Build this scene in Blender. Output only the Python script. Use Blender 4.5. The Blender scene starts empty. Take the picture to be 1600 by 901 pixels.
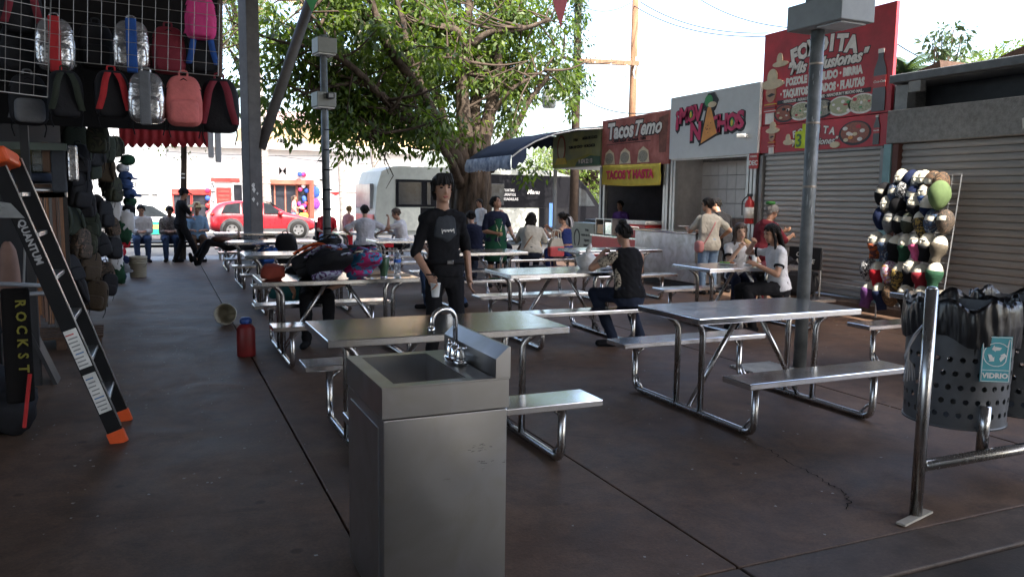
import bpy, bmesh, math, random
import numpy as np
from mathutils import Vector, Matrix, noise
R = math.radians
rnd = random.Random(7)
S = bpy.context.scene
COL = S.collection
# ------------------------------------------------------------------ camera, sky, sun, exposure
FPX, PITCH, ROLL, YAW, EYE = 1240.0, .1139, .0134, .4157, 1.62
_cy, _sy, _c, _s = math.cos(YAW), math.sin(YAW), math.cos(PITCH), math.sin(PITCH)
FW = Vector((_sy*_c, _cy*_c, -_s)); RT0 = Vector((_cy, -_sy, 0)); UP0 = RT0.cross(FW)
RT = RT0*math.cos(ROLL) + UP0*math.sin(ROLL); UP = UP0*math.cos(ROLL) - RT0*math.sin(ROLL)
cd = bpy.data.cameras.new('camera'); cam = bpy.data.objects.new('camera', cd); COL.objects.link(cam)
cd.sensor_width = 36; cd.lens = FPX/1600*36; cd.clip_start = .05; cd.clip_end = 2000
cam.matrix_world = Matrix(((RT.x, UP.x, -FW.x, 0), (RT.y, UP.y, -FW.y, 0), (RT.z, UP.z, -FW.z, EYE), (0, 0, 0, 1)))
S.camera = cam
SUN_EL, SUN_AZ = R(52), R(173)        # azimuth clockwise from +Y: the sun stands behind the camera, to the right
W = bpy.data.worlds.new('World'); S.world = W; W.use_nodes = True
nt = W.node_tree; bg = nt.nodes['Background']
sky = nt.nodes.new('ShaderNodeTexSky'); sky.sky_type = 'NISHITA'; sky.sun_disc = False
sky.sun_elevation = SUN_EL; sky.sun_rotation = SUN_AZ; sky.dust_density = 4.0; sky.air_density = 1.0; sky.ozone_density = .6
nt.links.new(sky.outputs[0], bg.inputs[0]); bg.inputs[1].default_value = .15
sl = bpy.data.lights.new('sun', 'SUN'); sl.energy = 2.9; sl.angle = R(.5); sl.color = (1, .93, .82)
so = bpy.data.objects.new('sun', sl); COL.objects.link(so)
sd = Vector((math.sin(SUN_AZ)*math.cos(SUN_EL), math.cos(SUN_AZ)*math.cos(SUN_EL), math.sin(SUN_EL)))
so.rotation_euler = sd.to_track_quat('Z', 'Y').to_euler(); so.location = (0, 0, 30)
S.view_settings.view_transform = 'Standard'; S.view_settings.look = 'None'
S.view_settings.exposure = 2.45; S.view_settings.gamma = 1
try: S.cycles.max_bounces = 8; S.cycles.diffuse_bounces = 5; S.cycles.transparent_max_bounces = 12
except Exception: pass

def ray(u, v): return FW*FPX + RT*(u-800) - UP*(v-450.5)
def atz(u, v, z=0.):
    d = ray(u, v); t = (z-EYE)/d.z; return Vector((t*d.x, t*d.y, z))
def atx(u, v, x):
    d = ray(u, v); t = x/d.x; return Vector((x, t*d.y, EYE+t*d.z))
def aty(u, v, y):
    d = ray(u, v); t = y/d.y; return Vector((t*d.x, y, EYE+t*d.z))
# ------------------------------------------------------------------ materials
MATS = {}
def mat(name, rgb, rough=.6, metal=0., var=.15, scale=6., bump=.0, bscale=None, spec=.5, tint=None, stretch=None, coat=0, alpha=None, trans=0):
    if name in MATS: return MATS[name]
    m = bpy.data.materials.new(name); m.use_nodes = True; n = m.node_tree; b = n.nodes['Principled BSDF']
    b.inputs['Roughness'].default_value = rough; b.inputs['Metallic'].default_value = metal
    b.inputs['Specular IOR Level'].default_value = spec
    if coat: b.inputs['Coat Weight'].default_value = coat; b.inputs['Coat Roughness'].default_value = .08
    if trans: b.inputs['Transmission Weight'].default_value = trans
    if alpha is not None: b.inputs['Alpha'].default_value = alpha
    tc = n.nodes.new('ShaderNodeTexCoord'); src = tc.outputs['Object']
    if stretch:
        mp = n.nodes.new('ShaderNodeMapping'); mp.inputs['Scale'].default_value = stretch
        n.links.new(src, mp.inputs['Vector']); src = mp.outputs[0]
    nz = n.nodes.new('ShaderNodeTexNoise'); nz.inputs['Scale'].default_value = scale; nz.inputs['Detail'].default_value = 6
    nz.inputs['Roughness'].default_value = .65
    n.links.new(src, nz.inputs['Vector'])
    cr = n.nodes.new('ShaderNodeValToRGB'); c = Vector(rgb)
    lo = c*(1-var); hi = Vector(tint) if tint else c*(1+var)
    cr.color_ramp.elements[0].position = .32; cr.color_ramp.elements[1].position = .68
    cr.color_ramp.elements[0].color = (*lo, 1); cr.color_ramp.elements[1].color = (*[min(1, x) for x in hi], 1)
    n.links.new(nz.outputs['Fac'], cr.inputs['Fac']); n.links.new(cr.outputs['Color'], b.inputs['Base Color'])
    mr = n.nodes.new('ShaderNodeMapRange'); mr.inputs['To Min'].default_value = max(.03, rough-.08); mr.inputs['To Max'].default_value = min(1, rough+.1)
    n.links.new(nz.outputs['Fac'], mr.inputs['Value']); n.links.new(mr.outputs[0], b.inputs['Roughness'])
    if bump:
        n2 = n.nodes.new('ShaderNodeTexNoise'); n2.inputs['Scale'].default_value = bscale or scale*4; n2.inputs['Detail'].default_value = 5
        n.links.new(src, n2.inputs['Vector'])
        bp = n.nodes.new('ShaderNodeBump'); bp.inputs['Strength'].default_value = bump; bp.inputs['Distance'].default_value = .02
        n.links.new(n2.outputs['Fac'], bp.inputs['Height']); n.links.new(bp.outputs['Normal'], b.inputs['Normal'])
    MATS[name] = m; return m
def glass(name, rgb=(.9, .95, .95), rough=.03):
    if name in MATS: return MATS[name]
    m = bpy.data.materials.new(name); m.use_nodes = True; n = m.node_tree
    b = n.nodes['Principled BSDF']; b.inputs['Base Color'].default_value = (*rgb, 1); b.inputs['Roughness'].default_value = rough
    b.inputs['Transmission Weight'].default_value = .92; b.inputs['IOR'].default_value = 1.15
    MATS[name] = m; return m
def floor_mat(name, c1, c2, c3, rough, seed):
    m = bpy.data.materials.new(name); m.use_nodes = True; n = m.node_tree; b = n.nodes['Principled BSDF']
    g = n.nodes.new('ShaderNodeNewGeometry')
    def nz(sc, det=8, dist=0.):
        t = n.nodes.new('ShaderNodeTexNoise'); t.inputs['Scale'].default_value = sc; t.inputs['Detail'].default_value = det; t.inputs['Distortion'].default_value = dist
        t.inputs['Roughness'].default_value = .7
        n.links.new(g.outputs['Position'], t.inputs['Vector']); return t
    a, d, e, f = nz(.55, 8, .6), nz(4.5), nz(60, 4), nz(1.7, 10, 1.2)
    r = n.nodes.new('ShaderNodeValToRGB'); els = r.color_ramp.elements
    els[0].position = .3; els[0].color = (*c1, 1); els[1].position = .72; els[1].color = (*c3, 1)
    k = els.new(.5); k.color = (*c2, 1)
    n.links.new(a.outputs['Fac'], r.inputs['Fac'])
    def mul(prev, t, lo, hi, p0=.3, p1=.7):
        rr = n.nodes.new('ShaderNodeValToRGB'); rr.color_ramp.elements[0].position = p0; rr.color_ramp.elements[1].position = p1
        rr.color_ramp.elements[0].color = (lo, lo, lo, 1); rr.color_ramp.elements[1].color = (hi, hi, hi, 1)
        n.links.new(t.outputs['Fac'], rr.inputs['Fac'])
        mx = n.nodes.new('ShaderNodeMix'); mx.data_type = 'RGBA'; mx.blend_type = 'MULTIPLY'; mx.inputs['Factor'].default_value = 1
        n.links.new(prev, mx.inputs['A']); n.links.new(rr.outputs['Color'], mx.inputs['B']); return mx.outputs['Result']
    o = mul(r.outputs['Color'], d, .62, 1.2); o = mul(o, e, .75, 1.15); o = mul(o, f, .72, 1.1, .36, .55)
    vo = n.nodes.new('ShaderNodeTexVoronoi'); vo.inputs['Scale'].default_value = 2.6; vo.inputs['Randomness'].default_value = 1; n.links.new(g.outputs['Position'], vo.inputs['Vector'])
    sr = n.nodes.new('ShaderNodeValToRGB'); sr.color_ramp.elements[0].position = .05; sr.color_ramp.elements[1].position = .09; sr.color_ramp.elements[0].color = (.35, .33, .32, 1); sr.color_ramp.elements[1].color = (1, 1, 1, 1)
    n.links.new(vo.outputs['Distance'], sr.inputs['Fac']); mz = n.nodes.new('ShaderNodeMix'); mz.data_type = 'RGBA'; mz.blend_type = 'MULTIPLY'; mz.inputs['Factor'].default_value = .75
    n.links.new(o, mz.inputs['A']); n.links.new(sr.outputs['Color'], mz.inputs['B']); o = mz.outputs['Result']
    st_ = nz(.9, 9, 2.5); o = mul(o, st_, .66, 1.0, .34, .46)
    n.links.new(o, b.inputs['Base Color'])
    mr = n.nodes.new('ShaderNodeMapRange'); mr.inputs['From Min'].default_value = .3; mr.inputs['From Max'].default_value = .7
    mr.inputs['To Min'].default_value = rough-.06; mr.inputs['To Max'].default_value = rough+.1
    n.links.new(f.outputs['Fac'], mr.inputs['Value']); n.links.new(mr.outputs[0], b.inputs['Roughness'])
    bp = n.nodes.new('ShaderNodeBump'); bp.inputs['Strength'].default_value = .3; bp.inputs['Distance'].default_value = .004; b.inputs['Specular IOR Level'].default_value = .38
    n.links.new(e.outputs['Fac'], bp.inputs['Height']); n.links.new(bp.outputs['Normal'], b.inputs['Normal'])
    MATS[name] = m; return m
def steel(name, base=.55, rough=.22, stretch=(3, 60, 60), dirt=.12, bump=.05, ra=.16, wave=4):
    """brushed sheet steel: streaked roughness, faint smears, wavy sheet"""
    m = bpy.data.materials.new(name); m.use_nodes = True; n = m.node_tree; b = n.nodes['Principled BSDF']
    b.inputs['Metallic'].default_value = 1
    tc = n.nodes.new('ShaderNodeTexCoord'); mp = n.nodes.new('ShaderNodeMapping'); mp.inputs['Scale'].default_value = stretch
    n.links.new(tc.outputs['Object'], mp.inputs['Vector'])
    a = n.nodes.new('ShaderNodeTexNoise'); a.inputs['Scale'].default_value = 3; a.inputs['Detail'].default_value = 6; n.links.new(mp.outputs[0], a.inputs['Vector'])
    d = n.nodes.new('ShaderNodeTexNoise'); d.inputs['Scale'].default_value = 5; d.inputs['Detail'].default_value = 8; d.inputs['Distortion'].default_value = .8
    n.links.new(tc.outputs['Object'], d.inputs['Vector'])
    w = n.nodes.new('ShaderNodeTexNoise'); w.inputs['Scale'].default_value = 2.2; w.inputs['Detail'].default_value = 1; n.links.new(tc.outputs['Object'], w.inputs['Vector'])
    cr = n.nodes.new('ShaderNodeValToRGB'); cr.color_ramp.elements[0].position = .3; cr.color_ramp.elements[1].position = .62
    lo = base*(1-dirt*1.6); cr.color_ramp.elements[0].color = (lo*.98, lo*.95, lo*.9, 1); cr.color_ramp.elements[1].color = (base, base, base*1.02, 1)
    n.links.new(d.outputs['Fac'], cr.inputs['Fac']); n.links.new(cr.outputs['Color'], b.inputs['Base Color'])
    ad = n.nodes.new('ShaderNodeMath'); ad.operation = 'MULTIPLY_ADD'; ad.inputs[1].default_value = ra; ad.inputs[2].default_value = rough-ra*.62
    n.links.new(a.outputs['Fac'], ad.inputs[0])
    a2 = n.nodes.new('ShaderNodeMath'); a2.operation = 'MULTIPLY_ADD'; a2.inputs[1].default_value = -.12
    n.links.new(d.outputs['Fac'], a2.inputs[0]); n.links.new(ad.outputs[0], a2.inputs[2])
    a3 = n.nodes.new('ShaderNodeMath'); a3.operation = 'ADD'; a3.inputs[1].default_value = .07; n.links.new(a2.outputs[0], a3.inputs[0])
    n.links.new(a3.outputs[0], b.inputs['Roughness'])
    bp = n.nodes.new('ShaderNodeBump'); bp.inputs['Strength'].default_value = bump*wave; bp.inputs['Distance'].default_value = .02
    n.links.new(w.outputs['Fac'], bp.inputs['Height'])
    bp2 = n.nodes.new('ShaderNodeBump'); bp2.inputs['Strength'].default_value = bump; bp2.inputs['Distance'].default_value = .002
    n.links.new(a.outputs['Fac'], bp2.inputs['Height']); n.links.new(bp.outputs['Normal'], bp2.inputs['Normal'])
    n.links.new(bp2.outputs['Normal'], b.inputs['Normal'])
    MATS[name] = m; return m
STEEL = steel('brushed_steel', .84, .19, (3, 90, 90), .1, .012); TUBE = steel('steel_tube', .58, .26, (40, 40, 3), .15)
SINKM = steel('sink_steel', .5, .3, (.7, 160, 160), .07, .004, .05, 30); CHROME = mat('chrome', (.75, .75, .76), .07, 1, .03)
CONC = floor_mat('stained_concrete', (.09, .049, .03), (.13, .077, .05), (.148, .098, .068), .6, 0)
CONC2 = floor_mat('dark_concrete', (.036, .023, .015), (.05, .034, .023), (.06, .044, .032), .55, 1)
KERBC = floor_mat('worn_kerb', (.07, .048, .038), (.1, .07, .054), (.12, .09, .075), .6, 2)
PAVE = floor_mat('pavement_concrete', (.26, .25, .24), (.32, .31, .3), (.38, .37, .35), .7, 3)
ASPH = floor_mat('asphalt', (.045, .045, .048), (.06, .06, .062), (.08, .078, .078), .75, 4)
def C(name, r, g, b, rough=.7, **k):
    k.setdefault('spec', .5 if rough < .6 else .3 if rough < .8 else .12)
    return mat(name, (r, g, b), rough, **k)
BLACK = C('black_cloth', .012, .012, .014, .85, bump=.25, scale=20); DARK = C('dark_paint', .02, .02, .022, .5)
WHITE = C('white_paint', .78, .78, .76, .5); OFFW = C('off_white', .62, .61, .57, .6)
RED = C('red_paint', .45, .03, .03, .4); GREYP = C('grey_paint', .28, .29, .29, .55, var=.2, bump=.1)
WOOD = C('weathered_wood', .2, .12, .075, .8, var=.35, stretch=(1, 1, .12), scale=14, bump=.4)
PALLET = C('pallet_wood', .11, .07, .05, .85, var=.3, scale=9, bump=.3)
# ------------------------------------------------------------------ mesh builder
class MB:
    def __init__(s): s.v = []; s.f = []
    def add(s, vs, fs, M=None):
        o = len(s.v)
        s.v += [tuple(M @ Vector(p)) if M else tuple(p) for p in vs]; s.f += [tuple(i+o for i in f) for f in fs]; return s
    def box(s, c, d, rz=0, bev=0, M=None):
        x, y, z = d[0]/2, d[1]/2, d[2]/2
        vs = [(-x, -y, -z), (x, -y, -z), (x, y, -z), (-x, y, -z), (-x, -y, z), (x, -y, z), (x, y, z), (-x, y, z)]
        fs = [(3, 2, 1, 0), (4, 5, 6, 7), (0, 1, 5, 4), (1, 2, 6, 5), (2, 3, 7, 6), (3, 0, 4, 7)]
        T = Matrix.Translation(c) @ (M if M else Matrix.Rotation(rz, 4, 'Z'))
        if bev:
            bm = bmesh.new(); vv = [bm.verts.new(p) for p in vs]
            for f in fs: bm.faces.new([vv[i] for i in f])
            bmesh.ops.bevel(bm, geom=bm.edges[:], offset=bev, segments=2, affect='EDGES', profile=.5)
            bm.verts.index_update(); vs = [tuple(v.co) for v in bm.verts]; fs = [tuple(v.index for v in f.verts) for f in bm.faces]; bm.free()
        return s.add(vs, fs, T)
    def b2(s, x0, x1, y0, y1, z0, z1, bev=0): return s.box(((x0+x1)/2, (y0+y1)/2, (z0+z1)/2), (abs(x1-x0), abs(y1-y0), abs(z1-z0)), 0, bev)
    def tube(s, pts, r, n=8, cap=True, flat=None):
        pts = [Vector(p) for p in pts]; rs = r if isinstance(r, (list, tuple)) else [r]*len(pts)
        o = len(s.v); u = None
        for i, p in enumerate(pts):
            t = (pts[min(i+1, len(pts)-1)]-pts[max(i-1, 0)]).normalized()
            if u is None:
                u = t.cross(Vector((0, 0, 1)) if abs(t.z) < .95 else Vector((1, 0, 0))).normalized()
            else:
                u = (u-t*u.dot(t)).normalized()
            w = t.cross(u)
            for k in range(n):
                a = 2*math.pi*(k+.5)/n
                s.v.append(tuple(p + u*math.cos(a)*rs[i] + w*math.sin(a)*rs[i]*(flat or 1)))
        for i in range(len(pts)-1):
            for k in range(n):
                a, b = o+i*n+k, o+i*n+(k+1) % n; s.f.append((a, b, b+n, a+n))
        if cap: s.f.append(tuple(o+n-1-k for k in range(n))); s.f.append(tuple(o+(len(pts)-1)*n+k for k in range(n)))
        return s
    def cyl(s, p0, p1, r0, r1=None, n=12): return s.tube([p0, p1], [r0, r0 if r1 is None else r1], n)
    def lathe(s, prof, n=20, c=(0, 0, 0), M=None, cap=True):
        vs, fs = [], []
        for (r, z) in prof:
            for k in range(n): a = 2*math.pi*k/n; vs.append((c[0]+r*math.cos(a), c[1]+r*math.sin(a), c[2]+z))
        for i in range(len(prof)-1):
            for k in range(n): a, b = i*n+k, i*n+(k+1) % n; fs.append((a, b, b+n, a+n))
        if cap: fs.append(tuple(range(n-1, -1, -1))); fs.append(tuple((len(prof)-1)*n+k for k in range(n)))
        return s.add(vs, fs, M)
    def sup(s, c, r, e1=1., e2=1., nu=16, nv=10, M=None, warp=None):
        """superellipsoid: 1 = round, toward 0 = boxy"""
        sg = lambda x, e: math.copysign(abs(x)**e, x)
        vs, fs = [], []
        for j in range(1, nv):
            ph = -math.pi/2+math.pi*j/nv
            for i in range(nu):
                th = 2*math.pi*i/nu
                vs.append((r[0]*sg(math.cos(ph), e1)*sg(math.cos(th), e2), r[1]*sg(math.cos(ph), e1)*sg(math.sin(th), e2), r[2]*sg(math.sin(ph), e1)))
        b = len(vs); vs += [(0, 0, -r[2]), (0, 0, r[2])]
        for j in range(nv-2):
            for i in range(nu): p, q = j*nu+i, j*nu+(i+1) % nu; fs.append((p, q, q+nu, p+nu))
        for i in range(nu): fs.append((b, (i+1) % nu, i)); fs.append((b+1, (nv-2)*nu+i, (nv-2)*nu+(i+1) % nu))
        if warp: vs = [warp(Vector(p)) for p in vs]
        return s.add(vs, fs, Matrix.Translation(c) @ (M if M else Matrix.Identity(4)))
    def loft(s, rings):
        """closed loft through rings of equal point count"""
        o = len(s.v); n = len(rings[0])
        for rg in rings: s.v += [tuple(p) for p in rg]
        for i in range(len(rings)-1):
            for k in range(n): a, b = o+i*n+k, o+i*n+(k+1) % n; s.f.append((a, b, b+n, a+n))
        s.f.append(tuple(o+n-1-k for k in range(n))); s.f.append(tuple(o+(len(rings)-1)*n+k for k in range(n))); return s
    def prism(s, poly, d0, d1, axis='y'):
        """polygon in the two other axes, extruded along axis from d0 to d1"""
        f = {'y': lambda a, b, d: (a, d, b), 'x': lambda a, b, d: (d, a, b), 'z': lambda a, b, d: (a, b, d)}[axis]
        n = len(poly); vs = [f(a, b, d0) for a, b in poly]+[f(a, b, d1) for a, b in poly]
        return s.add(vs, [tuple(range(n)), tuple(range(2*n-1, n-1, -1))]+[(k, k+n, (k+1) % n+n, (k+1) % n) for k in range(n)])
    def build(s, name, m, parent=None, smooth=False, loc=None, fix=True):
        me = bpy.data.meshes.new(name); me.from_pydata(s.v, [], s.f)
        if fix:
            bm = bmesh.new(); bm.from_mesh(me); bmesh.ops.recalc_face_normals(bm, faces=bm.faces[:]); bm.to_mesh(me); bm.free()
        if m: me.materials.append(m)
        if smooth: me.polygons.foreach_set('use_smooth', [True]*len(me.polygons))
        return link(name, me, parent, loc)
def link(name, me, parent=None, loc=None):
    o = bpy.data.objects.new(name, me); COL.objects.link(o)
    if parent: o.parent = parent
    if loc is not None: o.location = loc
    return o
def tag(o, label=None, cat=None, group=None, kind=None):
    if label: o['label'] = label
    if cat: o['category'] = cat
    if group: o['group'] = group
    if kind: o['kind'] = kind
    return o
def thing(name, label, cat, loc=(0, 0, 0), rz=0, group=None):
    o = bpy.data.objects.new(name, None); COL.objects.link(o); o.location = loc; o.rotation_euler = (0, 0, rz)
    o.empty_display_size = .1
    return tag(o, label, cat, group)
def dup(root, loc, rz=0, label=None, group=None):
    def cp(o, par):
        c = o.copy(); COL.objects.link(c)
        if par: c.parent = par
        for ch in kids.get(o.name, []): cp(ch, c)
        return c
    kids = {}
    def walk(o):
        kids[o.name] = list(o.children)
        for ch in o.children: walk(ch)
    walk(root); c = cp(root, None); c.location = loc; c.rotation_euler = (0, 0, rz)
    return tag(c, label, None, group)
def smoothpath(pts, n=4):
    """Catmull-Rom through points"""
    P = [Vector(p) for p in pts]; P = [P[0]*2-P[1]]+P+[P[-1]*2-P[-2]]; out = []
    for i in range(1, len(P)-2):
        a, b, c, d = P[i-1:i+3]
        for k in range(n):
            t = k/n; out.append(.5*((2*b)+(c-a)*t+(2*a-5*b+4*c-d)*t*t+(3*b-a-3*c+d)*t**3))
    return out+[P[-2]]
def fillet(pts, r, n=4):
    P = [Vector(p) for p in pts]; out = [P[0]]
    for i in range(1, len(P)-1):
        a = (P[i-1]-P[i]).normalized(); b = (P[i+1]-P[i]).normalized()
        p0, p1 = P[i]+a*r, P[i]+b*r
        for k in range(n+1):
            t = k/n; out.append(p0*(1-t)**2+P[i]*2*t*(1-t)+p1*t*t)
    return out+[P[-1]]
def text(body, size, m, parent, loc, name='lettering', rot=None, bold=0., shear=0., ext=.004, align='CENTER', sx=1., space=1.):
    cu = bpy.data.curves.new(name, 'FONT'); cu.body = body; cu.size = size; cu.offset = bold; cu.shear = shear; cu.extrude = ext
    cu.align_x = align; cu.align_y = 'CENTER'; cu.space_character = space; cu.resolution_u = 2
    t = bpy.data.objects.new(name, cu); COL.objects.link(t)
    dg = bpy.context.evaluated_depsgraph_get(); me = bpy.data.meshes.new_from_object(t.evaluated_get(dg))
    bpy.data.objects.remove(t); bpy.data.curves.remove(cu)
    me.materials.clear(); me.materials.append(m)
    RM = rot if rot else Matrix.Identity(3)
    for v in me.vertices: v.co = RM @ Vector((v.co.x*sx, v.co.y, v.co.z))
    o = link(name, me, parent, loc); return o
FAC = Matrix(((0, 0, -1), (-1, 0, 0), (0, 1, 0)))        # lettering on walls that face -X
SOUTH = Matrix(((1, 0, 0), (0, 0, -1), (0, 1, 0)))       # lettering on faces that face -Y
# ------------------------------------------------------------------ ground
g = MB(); g.add([(-400, -200, -.17), (400, -200, -.17), (400, 600, -.17), (-400, 600, -.17)], [(0, 1, 2, 3)]).build('ground', ASPH).__setitem__('kind', 'structure')
fl = bpy.data.objects.new('floor', None); COL.objects.link(fl); fl['kind'] = 'structure'
XE = [-9, -3.6, .78, 2.3, 5.3, 8.35, 9.55]
for i in range(len(XE)-1):
    for (y0, y1) in ((2.67, 20.9),):
        MB().b2(XE[i]+.0055, XE[i+1]-.0055, y0+.008, y1-.008, -.165, rnd.uniform(-.002, .002), .006).build('floor_slab', CONC, fl)
for x0, x1 in ((-9, -2.1), (-2.1, .9), (.9, 2.3), (2.3, 6.2), (6.2, 9.55)):
    MB().b2(x0+.006, x1-.006, 2.36, 2.664, -.165, .0, .008).build('kerb_stone', KERBC, fl)
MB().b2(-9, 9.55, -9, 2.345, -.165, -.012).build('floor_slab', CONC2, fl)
sw = bpy.data.objects.new('pavement', None); COL.objects.link(sw); sw['kind'] = 'structure'
for i in range(24):
    MB().b2(-14+i*1.5+.006, -14+(i+1)*1.5-.006, 20.91, 22.4, -.165, -.01+rnd.uniform(-.003, .003), .01).build('paving_slab', PAVE, sw)
for i in range(12): MB().b2(-14+i*3+.006, -11+i*3-.006, 22.41, 22.6, -.165, -.02, .015).build('kerb_stone', PAVE, sw)
fs = bpy.data.objects.new('pavement', None); COL.objects.link(fs); fs['kind'] = 'structure'
for i in range(20): MB().b2(-20+i*3+.008, -17+i*3-.008, 38.3, 41.5, -.168, -.03, .015).build('paving_slab', PAVE, fs)
MB().b2(9.56, 10.0, 2, 20.2, -.16, .1, .008).build('shop_step', KERBC).__setitem__('kind', 'structure')
# crack in the slab, a thin dark groove, and scattered specks of litter
cr = MB(); pts = [atz(u, v, .003) for u, v in ((1180, 693), (1207, 704), (1228, 720), (1262, 735), (1290, 752), (1315, 765), (1325, 780), (1323, 795))]
pts = [p+Vector((rnd.gauss(0, .009), rnd.gauss(0, .009), 0)) for p in smoothpath(pts, 7)]; wd_ = .003
for a, b in zip(pts[:-1], pts[1:]):
    d = Vector((b-a).yxz); d = Vector((d.x, -d.y, 0)).normalized(); w2 = rnd.uniform(.001, .0045); cr.add([a-d*wd_, a+d*wd_, b+d*w2, b-d*w2], [(0, 1, 2, 3)]); wd_ = w2
ck = cr.build('floor_crack', C('crack_shadow_dirt', .012, .01, .009, .95), fl)
lt = MB()
for i in range(620):
    x, y = (rnd.uniform(-.9, .8), rnd.uniform(4, 17)) if i < 380 else (rnd.uniform(.2, 9), rnd.uniform(2.7, 9))
    if i < 120: x, y = rnd.gauss(.1, .35), rnd.gauss(8.6, 1.6)
    r = rnd.uniform(.003, .013)*(1 if rnd.random() < .93 else 1.5); a = rnd.uniform(0, 6)
    lt.add([(x+r*math.cos(a+k*1.57)*rnd.uniform(.5, 1.2), y+r*math.sin(a+k*1.57)*rnd.uniform(.5, 1.2), .004+.002*(k % 2)) for k in range(4)], [(0, 1, 2, 3)])
tag(lt.build('litter_specks', C('litter_grey', .34, .33, .31)), kind='stuff')
# ------------------------------------------------------------------ market roof over the camera, its column and brace
RUST = C('roof_sheet', .3, .3, .3, .6, var=.25, bump=.1)
rf = thing('market_roof', 'high dark metal roof over the eating area, its edge just at the top', 'roof', (0, 0, 7.0))
m = MB()
for i in range(44): m.prism([(-14+i*.5, 0), (-13.86+i*.5, .06), (-13.64+i*.5, .06), (-13.5+i*.5, 0), (-13.5+i*.5, .02), (-13.62+i*.5, .08), (-13.88+i*.5, .08), (-14+i*.5, .02)], -9, 19.2, 'y')
for i in range(3): m.prism([(8+i*.5, 0), (8.14+i*.5, .06), (8.36+i*.5, .06), (8.5+i*.5, 0), (8.5+i*.5, .02), (8.38+i*.5, .08), (8.12+i*.5, .08), (8+i*.5, .02)], -9, 18.9, 'y')  # unseen roof sheets added on the right to shade floor and tree trunk
tag(m.build('roof_sheet', RUST, rf), kind='stuff')
for y in (-8, -1, 6, 12.2): MB().b2(-14, 9.4, y-.12, y+.12, -.3, -.005).build('beam', GREYP, rf)
COLM = C('column_paint', .1, .094, .092, .6, var=.25, bump=.15, scale=4)
cp = aty(396, 362, 19.2); cp.z = 0
co = thing('roof_column', 'big grey square column with peeling paint and a slanting brace', 'column', cp)
MB().box((0, 0, 3.45), (.325, .325, 6.9), R(28), .015).build('shaft', COLM, co)
MB().box((0, 0, .15), (.44, .44, .3), R(28), .02).build('base', GREYP, co)
a, b = aty(407, 232, 19.2)-cp, aty(486, -2, 19.2)-cp
b = a+(b-a)*1.12
MB().tube([a, b], .12, 12).build('brace', COLM, co, True)
fk = MB()
for u, v in ((398, 290), (401, 302), (399, 311), (404, 318), (397, 296), (403, 288)):
    p = aty(u, v, 19.2)-cp; q = Vector((p.x, p.y-.02, p.z)); d = Vector((.88, .47, 0)).normalized()
    n_ = Vector((.47, -.88, 0)); c0 = n_*.166+d*rnd.uniform(-.1, .05); c0.z = p.z
    w, h = rnd.uniform(.02, .06), rnd.uniform(.04, .1); k = Vector((0, 0, 1))
    fk.add([c0-d*w, c0-k*h, c0+d*w*.8, c0+k*h*.7], [(0, 1, 2, 3)])
fk.build('paint_flake', OFFW, co)
# unseen wall added behind the camera to cut light, doorway for sink reflections
MB().b2(-14, 4.8, -9.2, -9, -.1, 6.9).b2(8.6, 9.5, -9.2, -9, -.1, 6.9).b2(4.8, 8.6, -9.19, -9.01, 3.1, 6.9).build('hall_wall', C('added_wall_cream', .55, .5, .44, .8)); tag(bpy.data.objects['hall_wall'], 'plain cream wall added behind the viewer to shape the light', 'wall')
# ------------------------------------------------------------------ shop row on the right, fronts on X = 10
FX = 10.0
SLAT = C('shutter_slat', .42, .405, .38, .5, var=.22, stretch=(1, .15, 3), scale=5, tint=(.54, .52, .49), bump=.1); SLAT2 = C('shutter_slat_grey', .3, .29, .28, .5, var=.2, stretch=(1, .15, 3), scale=5, bump=.1)
def shutter(par, y0, y1, z0, z1, m, n):
    h = (z1-z0)/n; mesh = None
    for i in range(n):
        if mesh is None:
            # curved slat profile in the X-Z plane
            pr_ = [(.03, 0), (-.002, .004), (-.018, h*.25), (-.02, h*.55), (-.004, h*.9), (.012, h-.003), (.03, h-.003)]
            o = MB().prism(pr_, 0, y1-y0, 'y').build('slat', m, par); mesh = o.data
        else: o = link('slat', mesh, par)
        o.location = (rnd.uniform(-.002, .002), y0, z0+i*h)
def shell(par, y0, y1, h, wall, depth=3.2, front=False):
    MB().b2(.04, depth, y0, y0+.09, 0, h).build('wall', wall, par); MB().b2(.04, depth, y1-.09, y1, 0, h).build('wall', wall, par)
    MB().b2(depth, depth+.1, y0, y1, 0, h).build('wall', wall, par); MB().b2(-.02, depth, y0, y1, h, h+.07).build('roof', GREYP, par)
CONW = C('rough_grey_plaster', .25, .25, .245, .85, var=.22, scale=16, bump=.4, bscale=50)
DKV = C('dark_gap', .015, .016, .02, .7)
# grey shop, nearest
sh = thing('shop', 'closed grey shop with roller shutter under a rough plaster beam, rightmost', 'shop', (FX, 3.0, .1))
shell(sh, 0, 5.72, 3.25, CONW)
shutter(sh, .06, 5.5, 0, 2.38, SLAT2, 24)
MB().b2(-.16, .1, 0, 5.68, 2.385, 2.86, .01).build('beam', CONW, sh)
MB().b2(.55, .6, 0, 5.66, 2.862, 3.25).build('recess_board', C('dark_board', .045, .05, .06, .6), sh)
MB().b2(-.05, .12, 5.45, 5.66, 2.864, 3.22).build('post', GREYP, sh)
BLUEG = C('blue_grey_fascia', .16, .18, .2, .6, var=.2)
MB().b2(-.15, .8, 0, 5.7, 3.255, 3.37, .01).build('fascia', BLUEG, sh)
MB().b2(-.1, 0.0, 5.2, 5.4, 3.1, 3.25).build('bracket', GREYP, sh)
TEAL = C('teal_post', .2, .36, .38, .5); BRN = C('brown_post', .13, .06, .05, .6)
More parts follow.
